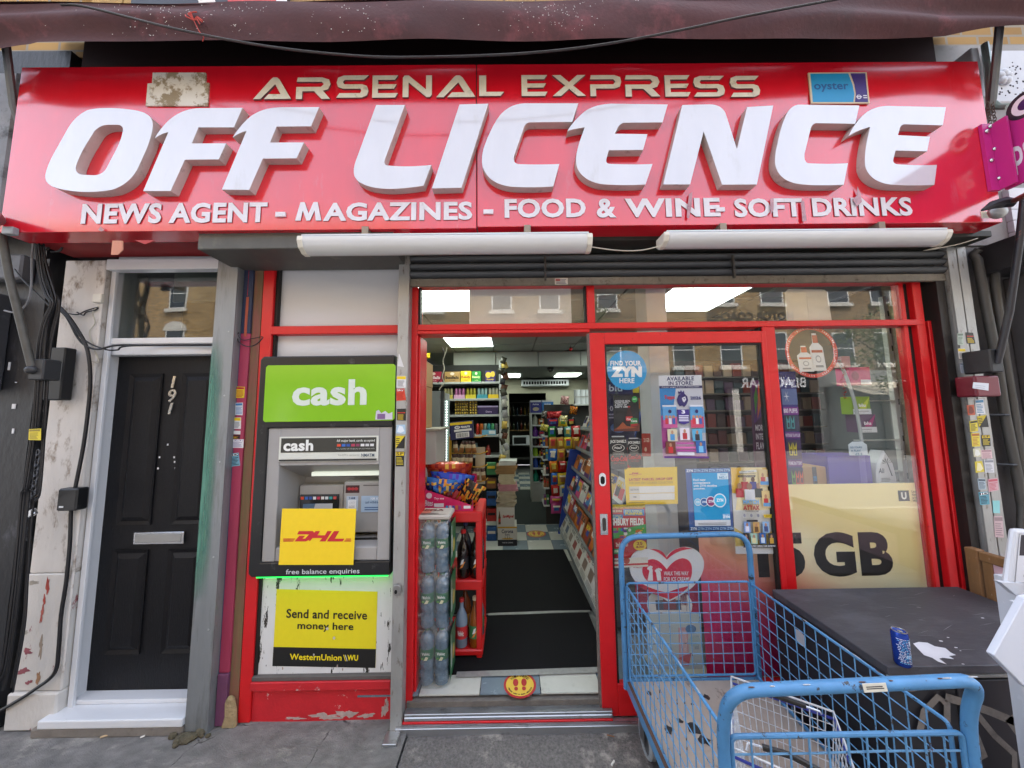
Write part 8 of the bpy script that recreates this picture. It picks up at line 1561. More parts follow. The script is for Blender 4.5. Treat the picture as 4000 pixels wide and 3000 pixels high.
bagrows = [(470, 545, ((370, 470, 'v'), (475, 560, 'y'), (565, 640, 'k'))), (555, 650, ((370, 440, 'g'), (448, 525, 'k'), (530, 600, 't'), (605, 690, 'r'))), (665, 770, ((375, 450, 'n'), (455, 520, 'n'), (528, 605, 'y'), (610, 680, 'n'))), (780, 885, ((368, 450, 'b'), (456, 530, 'n'), (535, 605, 'k'))), (905, 1000, ((378, 455, 'o'), (465, 540, 'r'), (543, 610, 'g'))), (1025, 1130, ((388, 455, 'b'), (455, 545, 'y'))), (1135, 1240, ((390, 465, 'r'), (472, 540, 'w'))), (1255, 1320, ((378, 485, 'p'), (490, 540, 'v'))), (1325, 1415, ((385, 480, 'p'),))]
zrows = [(1.7001, 1.5878), (1.5729, 1.4314), (1.4091, 1.2536), (1.2389, 1.0844), (1.0551, 0.9163), (0.8799, 0.7275), (0.7202, 0.5688), (0.5472, 0.4539), (0.4468, 0.3182)]
xa_, xb_ = (0.461, 1.0578)
sd2 = 40
for ri, (_, _, bs_) in enumerate(bagrows):
    z1_, z0_ = zrows[ri]
    for k, (a, b_, cc_) in enumerate(bs_):
        x0 = xa_+(xb_-xa_)*(a-300)/400; x1 = xa_+(xb_-xa_)*(b_-300)/400; sd2 += 1
        tl_r = random.Random(sd2).uniform(-.12, .12); bb = pillow((x1-x0)*1.12, (z1_-z0_)*1.18, .06, 8, 7, sd2, .3); bb.v = [tuple(Matrix.Rotation(tl_r, 3, 'Y') @ Vector(v)) for v in bb.v]; c_ = Vector(((x0+x1)/2, YW-.005-.012*(k % 2), (z0_+z1_)/2)); bb.v = [tuple(Vector(v)+c_) for v in bb.v]
        rn = random.Random(sd2); ac = rn.choice(['c8b050', '8a5a30', 'c8c0b0', '2a5a9a', '9a2a24', '3a7a3a'])
        bb.m = [1 if (i < 56 and 2 <= (i//8) <= 4 and 2 <= i % 8 <= 5) else 0 for i in range(len(bb.f))]
        o = tag(bb.build('sweet_bag', [mat('bag_'+cols[cc_][0], cols[cc_][0], .25, .1, var=.15, scale=20), mat('bagart_'+ac, ac, .3, var=.35, scale=45)], smooth=True, fix=False), '%s sweet bag, %s row of the snack stand, %s from the left' % (cols[cc_][1], ('top', 'second', 'third', 'fourth', 'fifth', 'sixth', 'seventh', 'eighth', 'lowest')[ri], ordn[k]), 'sweet bag', 'sweet bags on the snack stand')
        q = Print(((x0+.02, YW-.045, z1_-.015), (x1-.02, YW-.045, z1_-.015), (x0+.02, YW-.045, z1_-.045), (x1-.02, YW-.045, z1_-.045))); q.rect(0, .1, 1, .9, rn.choice(['e0dcd0', 'd8c040', 'c8302c', 'e8e8e8'])); q.build(o)
# heaped goods on top of the stand
for k, (lb, x0, y0, x1, y1, c1, c2) in enumerate((('red crumpled snack bag on top of the stand', 350, 400, 500, 470, 'a8242c', ['c84a4a', '7a1a20']), ('clear bag of gold sweets on top of the stand', 468, 440, 560, 530, '8a8466', ['c8b860', 'd8d0a0']), ('pink and white bag on top of the stand', 488, 245, 575, 330, 'b88a88', ['d8b8b4', '8a4a48']), ('orange snack bag on top right of the stand', 580, 350, 660, 430, 'b8601e', ['d8902a', '2a2a20']), ('white and black snack packet at the left of the stand', 300, 395, 350, 460, '6a6a68', ['c8c8c0', '2a2a2c']), ('yellow crisp packet left of the top row', 285, 530, 365, 600, 'b8a838', ['e0d890', '5a5a20']))):
    r_ = [[(0.5463, 0.7712, 1.7016, 1.806), (0.7213, 0.8591, 1.6108, 1.7447), (0.7589, 0.8899, 1.9089, 2.0368), (0.8931, 1.0132, 1.7577, 1.8773), (0.4716, 0.5466, 1.7183, 1.8153), (0.445, 0.5645, 1.5106, 1.6143)]][0][k]
    crisp(lb, ((r_[0]+r_[1])/2, YW-.02, (r_[2]+r_[3])/2), r_[1]-r_[0], r_[3]-r_[2], .07, .1, .05*k, 0, c1, c2, 60+k, 'snack bag', 'snack_bag', 'bags heaped on the snack stand')
for k in range(8):
    x = sx_[1]-.02+(k % 4)*.075; z = 1.9098+.002+(k//4)*.115; b = MB(); b.lathe([(.018, 0), (.05, 0), (.05, .105), (.018, .105)], (x, YW+.05, z), 14); tag(b.build('toilet_roll', mat('white_tissue', 'c9ccd0', .8), smooth=True), 'white toilet roll on top of the snack stand, %s layer, number %s from the left' % (('lower', 'upper')[k//4], NUM[k % 4]), 'toilet roll', 'toilet rolls on the snack stand')
YA = 4.3
se = thing('aisle_shelving', 'aisle end shelf with bottles and toilet roll packs on top', 'shelving', (.5, YA+.2, FZ)); ax0, ax1 = 0.4103, 0.5913; azt = 1.7945
zas = [1.7945, 1.5651, 1.3372, 1.1673, 0.9701, 0.7555, 0.496]
for z in zas: B(ax0, ax1+1.2, YA, YA+.4, z-.025, z).build('shelf', mat('white_shelf'), se)
B(ax0-.03, ax0, YA-.01, YA+.4, FZ, zas[0]).build('upright', mat('white_shelf'), se); B(ax0, ax1+1.2, YA+.38, YA+.40, FZ, azt).build('back_panel', mat('dark_back'), se); B(ax0, ax1+1.2, YA, YA+.4, FZ, zas[-1]-.03).build('plinth', mat('white_shelf'), se)
for lb, a, b_, c1, tx in (('blue toilet roll pack, left on the aisle shelf', 185, 297, '2c2c80', 'Andrex'), ('sky blue toilet roll pack, right on the aisle shelf', 300, 420, '2a70b8', 'Andrex')):
    r_ = (0.3869, 0.8404, 1.7932, 2.0338); xa2 = r_[0]+(r_[1]-r_[0])*(a-185)/235; xb2 = r_[0]+(r_[1]-r_[0])*(b_-185)/235
    crate('toilet_roll_pack', lb, (xa2, xb2-.01, azt+.001, r_[3]), YA+.02, YA+.3, c1, 'toilet rolls', lambda p: (p.rect(0, .86, 1, 1, 'c9cdd2'), p.text(tx, .2, .62, .8, .76, 'd8dce6', .03), p.ell(.5, .3, .3, .15, 'b8a888', 14)))
for k, (zi, c1, lb) in enumerate(((1, '8a8a80', 'clear bottle on the upper aisle shelf'), (2, '5a2a80', 'purple packet bottle on the second aisle shelf'), (3, '1c1c20', 'dark bottle on the third aisle shelf'), (4, '8ab030', 'green packet bottle on the fourth aisle shelf'), (5, '2a4aa0', 'blue detergent bottle on the fifth aisle shelf'), (6, '2a9a80', 'teal cleaner bottle on the lowest aisle shelf'))):
    z = zas[zi]; x = (ax0+ax1)/2-.03
    b = MB(); b.lathe(bottle_mesh(.20, .05, .4), (x, YA+.08, z+.001), 12); tag(b.build('shelf_bottle', mat('aisle_'+c1, c1, .25), smooth=True), lb, 'bottle', 'bottles on the aisle shelf')
    b = MB(); b.lathe(bottle_mesh(.18, .045, .4), (x+.12, YA+.08, z+.001), 12); tag(b.build('shelf_bottle', mat('aisle_'+bc[k % 5], bc[k % 5], .25), smooth=True), lb.replace('bottle', 'neighbour bottle', 1)+', right one', 'bottle', 'bottles on the aisle shelf')
# assorted groceries filling the side shelves and the aisle shelf
rnd = random.Random(91); pal2 = ['b8302c', '2a5a9a', 'c8a83a', 'b8b8b0', '3a7a4a', '6a3a70', 'b86a2a', '2a2a30', '8a5a3a', '4a90a8']; cn2 = dict(zip(pal2, 'red blue yellow white green violet orange black brown teal'.split()))
def goods(x0, x1, y, z, hmax, where, n):
    w = (x1-x0)/n
    for k in range(n):
        c_ = rnd.choice(pal2); h = hmax*rnd.uniform(.6, .98); a_ = x0+w*k
        o = tag(B(a_+.003, a_+w-.003, y+rnd.uniform(0, .02), y+.09, z+.001, z+h).build('grocery_box', mat('grocery_'+c_, c_, .4, var=.3, scale=35), bevel=.003), '%s grocery pack %s, number %s from the left' % (cn2[c_], where, NUM[k]), 'grocery pack', 'grocery packs on the shelves')
        q = Print(rc((a_+.004, a_+w-.004, z+h*.15, z+h*.85), y-.001)); q.rect(.1, .55, .9, .85, rnd.choice(['d8d4c8', 'd8b830', '1c1c20', 'c8302c'])); q.build(o)
for i, zz_ in enumerate([1.283, 1.0905, 0.87, 0.6732, 0.4201]): goods(xl_+.004, sx_[0]-.014, YW+.03, zz_, .16, 'on snack stand side shelf %s down' % NUM[i], 2)
for i in range(1, 7): goods(ax1-.05, ax1+.45, YA+.03, zas[i], .15, 'on aisle shelf %s counted from the top' % NUM[i-1], 5)
zf = FZ
for i in range(5):
    h = (.24, .20, .22, .18, .16)[i]; goods(-0.3315, -0.1999, 2.40, zf, h/.98, 'in the floor stack, layer %s' % NUM[i], 1); zf += h*1.0
goods(bx0+.3, bx1-.02, YB+.02, rows[3]-.0+.0, .0001, '', 0) if False else None
# newspaper and confectionery rack along the right of the doorway
rk = thing('news_rack', 'sloping newspaper and sweets rack with blue end panel, right of the mats', 'rack', (.8, 1.6, FZ))
b = MB(); ep = [(0.6948, 0.1041), (0.9859, 1.2662), (1.2254, 1.2632), (1.2383, 0.0966)]
b.prism([[(ep[0][0]-.06, FZ), (ep[1][0]-.16, ep[1][1]), (ep[1][0]+.5, ep[1][1]), (ep[0][0]+.7, FZ)]], 2.62, 2.64); b.build('end_panel', mat('blue_panel', '1f3f98', .5), rk)
xb0, xb1 = .655, 1.06; zt0, zt1 = FZ+.03, 1.80
def slope(t): return (xb0+(xb1-xb0)*t, zt0+(zt1-zt0)*t)
b = MB(); x0, z0_ = slope(0); x1, z1_ = slope(1); b.hexa([(x0+.06, .55, z0_), (x1+.06, .55, z1_), (x0+.06, 2.615, z0_), (x1+.06, 2.615, z1_), (x1+.4, .55, z0_), (x1+.4, .55, z1_), (x1+.4, 2.615, z0_), (x1+.4, 2.615, z1_)]); b.build('slope_board', mat('rack_grey', '5a5a5c', .5), rk)
NT = 6; rnd = random.Random(77); pal = ['c8302c', '2a4a9a', 'd8b030', 'c8c8c4', '8a4a20', '5a2a70', 'b86a20', 'd8d8d8', '2a2a30', '9a2a3a', '3a7ab0', 'c84a7a']
tiern = ('lowest', 'second', 'third', 'fourth', 'fifth', 'top')
for ti in range(NT):
    x, z = slope(.02+ti*.165); 
    b = MB(); b.hexa([(x-.02, .55, z), (x-.02, .55, z+.012), (x-.02, 2.61, z), (x-.02, 2.61, z+.012), (x+.16, .55, z-.01), (x+.16, .55, z+.0), (x+.16, 2.61, z-.01), (x+.16, 2.61, z+.0)]); b.build('tray', mat('rack_grey'), rk)
    b = MB(); b.box(x-.024, x-.0205, .55, 2.61, z, z+.05); b.build('tray_lip', mat('clear_lip', '8a8e92', .15), rk)
    n_ = 9 if ti else 8
    for k in range(n_):
        ya = .60+k*(2.0/n_); wd = 2.0/n_-rnd.uniform(-.01, .012); hh = rnd.uniform(.19, .24) if ti < 1 else rnd.uniform(.17, .25); c_ = rnd.choice(pal) if ti else rnd.choice(['c8c6c0', 'bdbab2', 'c9c9c9'])
        lean = .055 if ti else .075
        cs = ((x+.012+lean, ya+wd, z+hh), (x+.012+lean, ya, z+hh), (x-.004, ya+wd, z+.016), (x-.004, ya, z+.016))
        o = tag(sheet(cs, .012 if ti else .02).build('magazine' if ti else 'newspaper', mat('mag_'+c_, c_, .45, var=.12, scale=18)), '%s, %s tier of the rack, number %s from the doorway' % ('magazine or sweet box' if ti else 'folded newspaper', tiern[ti], ('one', 'two', 'three', 'four', 'five', 'six', 'seven', 'eight', 'nine')[k]), 'magazine' if ti else 'newspaper', 'magazines and boxes on the rack' if ti else 'newspapers on the rack')
        q = Print(cs)
        if ti == 0: q.text(('THE SUN', 'Daily', 'TIMES', 'RED BATTLE', 'WORLD', 'THE NEWS', 'OK!', 'DAILY')[k % 8], .06, .76, .8, .93, rnd.choice(['1c1c1e', 'a8242a', '1c1c1e']), .03); q.rect(.08, .3, .6, .68, rnd.choice(['7a6a60', '8a3a34', '4a5a70'])); q.lines(.08, .06, .92, .26, 4, '5a5a5a', .4, .1)
        else:
            for j in range(3): q.rect(rnd.uniform(0, .5), rnd.uniform(0, .6), rnd.uniform(.5, 1), rnd.uniform(.6, 1), rnd.choice(pal))
            q.text(rnd.choice(['OK!', 'JAN', 'Zs', 'NOW', 'BIG']), .1, .62, .75, .9, rnd.choice(['e8e8e8', '1c1c1c', 'e0c030']), .05)
        q.build(o)
# magazines on the wall rack seen through the door glass
wr = thing('wall_rack', 'dark wall rack of cards seen through the sliding door glass', 'rack', (1.5, 1.2, FZ)); B(1.46, 2.5, 1.60, 1.64, FZ, 2.2).build('board', mat('dark_peg'), wr)  # dark board enlarged to stand for the dark reflection in the door glass
rnd = random.Random(12)
for i in range(4):
    for j in range(7):
        x = .98+i*.075; z = .75+j*.2; c_ = ('b8a82a', '2a6a8a', '3a8a5a', 'b86a2a')[(i+j) % 4]
        tag(B(x, x+.06, .95, .956, z, z+.15).build('gift_card', ink(c_)), '%s card on the wall rack, row %s from the floor, column %s' % ({'b8a82a': 'yellow', '2a6a8a': 'blue', '3a8a5a': 'green', 'b86a2a': 'orange'}[c_], ('one', 'two', 'three', 'four', 'five', 'six', 'seven')[j], ('one', 'two', 'three', 'four')[i]), 'card', 'cards on the wall rack')
B(.97, 1.30, .957, .97, .6, 2.2).build('card_panel', mat('dark_peg'), wr)
ct2 = thing('sales_counter', 'dark sales counter behind the right window', 'counter', (2.2, .9, FZ)); B(1.45, 2.9, .62, .66, FZ, 1.15).build('front_panel', mat('dark_counter', '2a282a', .4), ct2); B(1.45, 2.9, .60, 1.1, 1.151, 1.18).build('worktop', mat('pale_board'), ct2)

# ================================================================ foreground: blue mesh trolley
M_blue = mat('blue_trolley_paint', '4a82b0', .42, var=.16, scale=12, bump=.08, bscale=90, dirt=('2f3338', .24, 26, .04)); M_bwire = mat('blue_wire_paint', '5f94be', .4, var=.10, scale=12, dirt=('4a3a30', .26, 34, .04)); M_rust = mat('rusty_edge', '5a4034', .8, var=.3, scale=30)
TX0, TX1, TY0, TY1 = .650, 1.385, -.985, -.085
ZR = .770; ZD = .25
tr = thing('platform_trolley', 'blue wire mesh platform trolley with two tube handles', 'trolley', ((TX0+TX1)/2, (TY0+TY1)/2, 0))
def arc(pts, r, n=6):                        # rounded polyline corners
    out = [Vector(pts[0])]
    for i in range(1, len(pts)-1):
        a, b, c = Vector(pts[i-1]), Vector(pts[i]), Vector(pts[i+1]); p = b+(a-b).normalized()*r; q = b+(c-b).normalized()*r
        for k in range(n+1): t = k/n; out.append((1-t)**2*p+2*t*(1-t)*b+t*t*q)
    out.append(Vector(pts[-1])); return out
b = MB(); b.tube(arc([(TX0-.012, TY1+.01, ZD-.04), (TX0-.012, TY1+.01, 1.035), (TX1+.012, TY1+.01, 1.045), (TX1+.012, TY1+.01, ZD-.04)], .11), .0155, 14); b.build('handle', M_blue, tr, smooth=True)
hz = 0.9066
b = MB(); b.tube(arc([(TX0-.004, TY0, ZD-.04), (TX0-.004, TY0, .80), (TX0+.005, TY0-.045, .925), (TX1+.03, TY0-.045, .945), (TX1+.03, TY0, .82), (TX1+.03, TY0, ZD-.04)], .075), .0175, 14); hn = b.build('handle', M_blue, tr, smooth=True)
poster('handle_tag', '', '', ((1.035, TY0-.0635, .952), (1.105, TY0-.0635, .954), (1.037, TY0-.0655, .930), (1.107, TY0-.0655, .932)), 'd8d4c4', lambda p: p.lines(.12, .35, .9, .8, 2, '2a2a30', .5, .2), parent=hn)
def mesh_panel(P00, P10, P01, nx, nz, name, rim=.006, wire=.0023, skew=None):
    a, bx_, bz_ = Vector(P00), Vector(P10)-Vector(P00), Vector(P01)-Vector(P00); b = MB()
    b.tube(arc([a+bx_*.5, a, a+bz_, a+bx_+bz_, a+bx_, a+bx_*.5], .02, 4), rim, 8); o = b.build(name, M_blue, tr, smooth=True)
    nrm = bx_.cross(bz_).normalized()*.003; w = MB()
    rj = random.Random(nx*nz+len(name))
    def jit(s): return Vector((rj.gauss(0, s), rj.gauss(0, s), rj.gauss(0, s)))
    for i in range(1, nx): p = a+bx_*(i/nx)+nrm; w.tube([p, p+bz_*.33+jit(.0016), p+bz_*.66+jit(.0016), p+bz_], wire, 6)
    for j in range(1, nz): p = a+bz_*(j/nz)-nrm; w.tube([p, p+bx_*.33+jit(.0018), p+bx_*.66+jit(.0018), p+bx_], wire, 6)
    wo = w.build('wire_mesh', M_bwire, o); wo['kind'] = 'stuff'
    return o
mesh_panel((TX0+.012, TY1, ZD+.03), (TX1-.012, TY1, ZD+.03), (TX0+.012, TY1, ZR+.01), 12, 9, 'end_panel')
mesh_panel((TX0+.006, TY1-.008, ZD+.02), (TX0+.006, TY0+.02, ZD+.02), (TX0+.006, TY1-.008, ZR), 15, 8, 'side_panel')
mesh_panel((TX1-.004, TY1-.008, ZD+.02), (TX1-.004, TY0+.02, ZD+.02), (TX1-.004, TY1-.008, ZR), 15, 8, 'side_panel')
mesh_panel((TX0+.022, TY0+.002, ZD+.02), (TX1+.008, TY0+.002, ZD+.02), (TX0+.022, TY0+.002, ZR-.012), 12, 9, 'end_panel', .0075, .003)
B(TX0, TX1, TY0, TY1, ZD-.02, ZD).build('deck', mat('worn_plywood_deck', 'a4968a', .75, var=.14, scale=7, bump=.2, dirt=('5a4a40', .26, 6, .08), stretch=(1, .6, 1)), tr)
bb = MB(); bb.box(TX0-.012, TX0, TY0, TY1, ZD-.045, ZD+.012); bb.box(TX1, TX1+.012, TY0, TY1, ZD-.045, ZD+.012); bb.box(TX0, TX1, TY1, TY1+.012, ZD-.045, ZD+.012); bb.box(TX0, TX1, TY0-.012, TY0, ZD-.045, ZD+.012); bb.build('chassis', M_blue, tr, bevel=.002)
bb = MB(); bb.box(TX0-.0135, TX0+.001, TY0+.1, TY1-.02, ZD+.0121, ZD+.0165); bb.build('worn_edge', M_rust, tr)
rnd = random.Random(3)
for i, (cx_, cy_) in enumerate([(1.0283, -0.1933), (0.8161, -0.3307), (0.8663, -0.374), (0.7424, -0.3717), (0.7338, -0.1652), (0.8765, -0.4282), (0.9268, -0.2376)]):
    k = 11; s_ = (.016, .014, .028, .020, .013, .024, .008)[i]; b = MB(); b.add([(cx_+s_*(1+.4*rnd.uniform(-1, 1))*math.cos(2*math.pi*j/k), cy_+s_*(1+.4*rnd.uniform(-1, 1))*math.sin(2*math.pi*j/k), ZD+.0012) for j in range(k)], [tuple(range(k))]); b.build('tar_spot', mat('tar_spot', '231f1e', .5), tr, fix=False)
for (wx, wy) in ((TX0+.04, TY1-.14), (TX1-.04, TY1-.14), (TX0+.04, TY0+.14), (TX1-.04, TY0+.14)):
    b = MB(); c = (wx, wy, .086)
    for x0_, x1_, r1, r2 in ((-.018, .018, .084, .064),):
        n = 20; vs_ = []
        for x_, r_ in ((-.018, .064), (-.018, .078), (-.010, .085), (.010, .085), (.018, .078), (.018, .064)): vs_ += [(c[0]+x_, c[1]+r_*math.cos(2*math.pi*k/n), c[2]+r_*math.sin(2*math.pi*k/n)) for k in range(n)]
        b.add(vs_, [(i*n+k, i*n+(k+1) % n, ((i+1) % 6)*n+(k+1) % n, ((i+1) % 6)*n+k) for i in range(6) for k in range(n)])
    wo = b.build('wheel', mat('grey_rubber', '8d9398', .6), tr, smooth=True)
    b = MB(); n = 20; b.add([(c[0]+x_, c[1]+r_*math.cos(2*math.pi*k/n), c[2]+r_*math.sin(2*math.pi*k/n)) for x_, r_ in ((-.012, .0), (-.012, .063), (.012, .063), (.012, .0)) for k in range(n)], [(i*n+k, i*n+(k+1) % n, (i+1)*n+(k+1) % n, (i+1)*n+k) for i in range(3) for k in range(n)]); b.build('hub', mat('dark_hub', '55585a', .5, .3), wo)
    bb = MB(); bb.box(wx-.028, wx-.022, wy-.03, wy+.03, .07, ZD-.021); bb.box(wx+.022, wx+.028, wy-.03, wy+.03, .07, ZD-.021); bb.box(wx-.028, wx+.028, wy-.03, wy+.03, ZD-.030, ZD-.0212); bb.build('fork', mat('caster_steel', '6a6c6e', .4, .7), tr)
rnd = random.Random(61)
for k in range(26):                          # chipped paint down to rusty steel on handles and rails
    hh = rnd.choice([('n', rnd.uniform(.70, 1.40)), ('l', rnd.uniform(TY0+.05, TY1-.05)), ('r', rnd.uniform(TY0+.05, TY1-.05))]); s_ = rnd.uniform(.004, .011); b = MB()
    if hh[0] == 'n': z_ = .925+(hh[1]-TX0)/(TX1-TX0)*.02; c_ = (hh[1], TY0-.045-.0178*.55, z_+.0178*.86); b.ball(c_, s_*1.6, .002, .0018, 7, 4)
    else: x_ = TX0+.006 if hh[0] == 'l' else TX1-.004; b.ball((x_, hh[1], ZR+.0062), .0025, s_*1.8, .0012, 7, 4)
    b.build('paint_chip', M_rust if rnd.random() < .6 else mat('bare_steel', 'b8bcc2', .4, .5), tr)
# wire shopping basket lying in the trolley
M_zinc = mat('bright_wire', 'd4d8de', .25, .35, var=.06); M_bgrip = mat('blue_grip', '26348c', .4)
bk_ = thing('wire_basket', 'silver wire shopping basket with blue rim inside the trolley', 'basket', (1.0, -.72, ZD))
Mb = Matrix.Translation((1.048, -.712, ZD+.006)) @ Matrix.Rotation(rad(-33), 4, 'Z')
L_, W_, H_ = .35, .39, .285
def bp(u, v, h): s_ = .82+.18*h; return Mb @ Vector(((u-.5)*L_*s_, (v-.5)*W_*s_, h*H_))
def loop(h, r, m, nm, e=0.): b = MB(); b.tube([bp(-e, -e, h), bp(.5, -e, h), bp(1+e, -e, h), bp(1+e, .5, h), bp(1+e, 1+e, h), bp(.5, 1+e, h), bp(-e, 1+e, h), bp(-e, .5, h)], r, 6, closed=True); return b.build(nm, m, bk_, smooth=False)
loop(1.0, .0042, M_zinc, 'rim'); loop(.90, .0055, M_bgrip, 'blue_rim', .012); 
b = MB()
for h in (.0, .18, .36, .54, .72, .83): b.tube([bp(0, 0, h), bp(1, 0, h), bp(1, 1, h), bp(0, 1, h)], .0022, 5, closed=True)
for k in range(15):
    u = k/14
    for v in (0, 1): b.rod(bp(u, v, 0), bp(u, v, 1), .002, 5)
    b.rod(bp(u, 0, 0), bp(u, 1, 0), .002, 5)
for k in range(1, 9):
    v = k/9
    for u in (0, 1): b.rod(bp(u, v, 0), bp(u, v, 1), .002, 5)
    b.rod(bp(0, v, 0), bp(1, v, 0), .002, 5)
wo = b.build('wire_mesh', M_zinc, bk_); wo['kind'] = 'stuff'
for v_ in (.06, .94):
    b = MB(); pts = [bp(.12, v_, .97), bp(.14, v_*.9+.05, 1.03), bp(.5, v_*.82+.09, 1.06), bp(.86, v_*.9+.05, 1.03), bp(.88, v_, .97)]; b.tube(pts, .004, 6); h_ = b.build('basket_handle', M_zinc, bk_, smooth=True); b = MB(); b.tube([pts[1].lerp(pts[2], .35), pts[2], pts[2].lerp(pts[3], .65)], .010, 8); b.build('grip', M_black, h_, smooth=True)

# ================================================================ black painted cabinet used as a table
M_tab = mat('black_painted_board', '403f44', .6, var=.2, scale=4, bump=.15, bscale=60, dirt=('66646a', .50, 3.0, .35), stretch=(.6, 1.3, 1))
M_tabf = mat('black_painted_front', '242327', .5, var=.16, scale=4, dirt=('5a585c', .14, 5, .25))
BX0, BX1, BY0, BY1, BZ = 1.525, 2.625, -.66, -.055, .72
tb_ = thing('black_cabinet', 'black painted cabinet with graffiti beside the trolley', 'cabinet', ((BX0+BX1)/2, (BY0+BY1)/2, 0))
B(BX0, BX1, BY0, BY1, BZ-.035, BZ).build('top', M_tab, tb_, bevel=.003)
B(BX0+.006, BX1-.006, BY0+.012, BY1, .0, BZ-.036).build('body', M_tabf, tb_, bevel=.003); B(BX0, BX1, BY0-.002, BY0+.010, BZ-.046, BZ-.0362).build('edge_trim', mat('worn_edge_trim', '8a8884', .5), tb_)
dp = B(BX0+.28, BX1-.02, BY0+.004, BY0+.0115, .04, BZ-.06).build('door_panel', M_tabf, tb_, bevel=.002)
M_graf = mat('spray_paint', '77716b', .8, var=.25, scale=30, dirt=('242327', .42, 12, .35))
b = MB(); g0 = BY0+.0030
def stroke(pts, w):
    P_ = [Vector(p) for p in pts]; vs_ = []
    for i, p in enumerate(P_):
        t = (P_[min(i+1, len(P_)-1)]-P_[max(i-1, 0)]).normalized(); n_ = Vector((-t.z, 0, t.x))*w; vs_ += [p+n_, p-n_]
    b.add(vs_, [(2*i, 2*i+1, 2*i+3, 2*i+2) for i in range(len(P_)-1)])
for pts, w in (([(1.623, -0.657, 0.457), (1.656, -0.657, 0.548), (1.72, -0.657, 0.6), (1.753, -0.657, 0.573), (1.744, -0.657, 0.507)], .014), ([(1.749, -0.657, 0.6), (1.819, -0.657, 0.579), (1.922, -0.657, 0.544), (2.053, -0.657, 0.489)], .015), ([(1.824, -0.657, 0.565), (1.847, -0.657, 0.473), (1.876, -0.657, 0.375), (1.862, -0.657, 0.376), (1.789, -0.657, 0.415)], .015), ([(1.852, -0.657, 0.558), (1.93, -0.657, 0.452), (1.999, -0.657, 0.386), (1.992, -0.657, 0.335)], .012), ([(2.063, -0.657, 0.548), (1.996, -0.657, 0.503), (2.032, -0.657, 0.457)], .016)): stroke(pts, w)
b.build('graffiti', M_graf, tb_, fix=False)
rl_ = MB(); pp = (1.613, -0.657, 0.6398); rl_.prism([[(pp[0]+.036*math.cos(k*math.pi/8), pp[2]+.016*math.sin(k*math.pi/8)) for k in range(16)]], BY0+.0015, BY0+.0035); rl_.build('oval_badge', mat('worn_badge', '8a8078', .5, dirt=('4a3a34', .4, 40, .1)), tb_)
b = MB(); sp = [(1.786, -0.5304), (1.8247, -0.5197), (1.8566, -0.5263), (1.8592, -0.5493), (1.8909, -0.5612), (1.8785, -0.5882), (1.8802, -0.6041), (1.844, -0.6085), (1.842, -0.627), (1.8052, -0.618), (1.7842, -0.6226), (1.7749, -0.6552), (1.7591, -0.6392), (1.7614, -0.617), (1.7473, -0.6011), (1.7609, -0.5747)]
b.add([(x, y, BZ+.0014) for x, y in sp], [tuple(range(len(sp)))]); b.build('white_splash', mat('white_paint_splash', 'd8d8dc', .5), tb_, fix=False)
for (x, y), s_ in zip([(1.9916, -0.4937), (1.9407, -0.559), (1.9296, -0.5163), (1.9337, -0.5787), (1.8427, -0.6538), (2.1463, -0.2582), (2.3475, -0.3559)], (.006, .007, .009, .004, .006, .012, .008)):
    b = MB(); b.add([(x+s_*math.cos(k), y+s_*.5*math.sin(k), BZ+.0012) for k in (0, 1, 2, 3.1, 4, 5.2)], [(0, 1, 2, 3, 4, 5)]); b.build('paint_drop', mat('white_paint_splash') if y < -.3 and s_ < .010 else mat('dark_chip', '6a686c', .6), tb_, fix=False)
q = Print(((BX0-.001, -.20, .60), (BX0-.001, -.27, .60), (BX0-.001, -.20, .53), (BX0-.001, -.27, .53)), .001); q.poly([(.1, .1), (.9, 0), (1, .8), (.6, 1), (0, .9)], 'b8b8bc'); q.build(tb_, 'torn_label')
rnd = random.Random(23); M_scr = mat('scratch', '7a787c', .6)
for k in range(22):
    x, y, a, l_ = rnd.uniform(BX0+.1, BX1-.1), rnd.uniform(BY0+.05, BY1-.08), rnd.uniform(-.5, .5), rnd.uniform(.03, .14); w_ = rnd.uniform(.0005, .0014); d_ = Vector((math.cos(a), math.sin(a), 0)); n_ = Vector((-d_.y, d_.x, 0))*w_; p = Vector((x, y, BZ+.0007))
    b = MB(); b.add([p-n_*.2, p+d_*l_*.5-n_, p+d_*l_, p+d_*l_*.5+n_], [(0, 1, 2, 3)]); b.build('scratch', M_scr, tb_, fix=False)
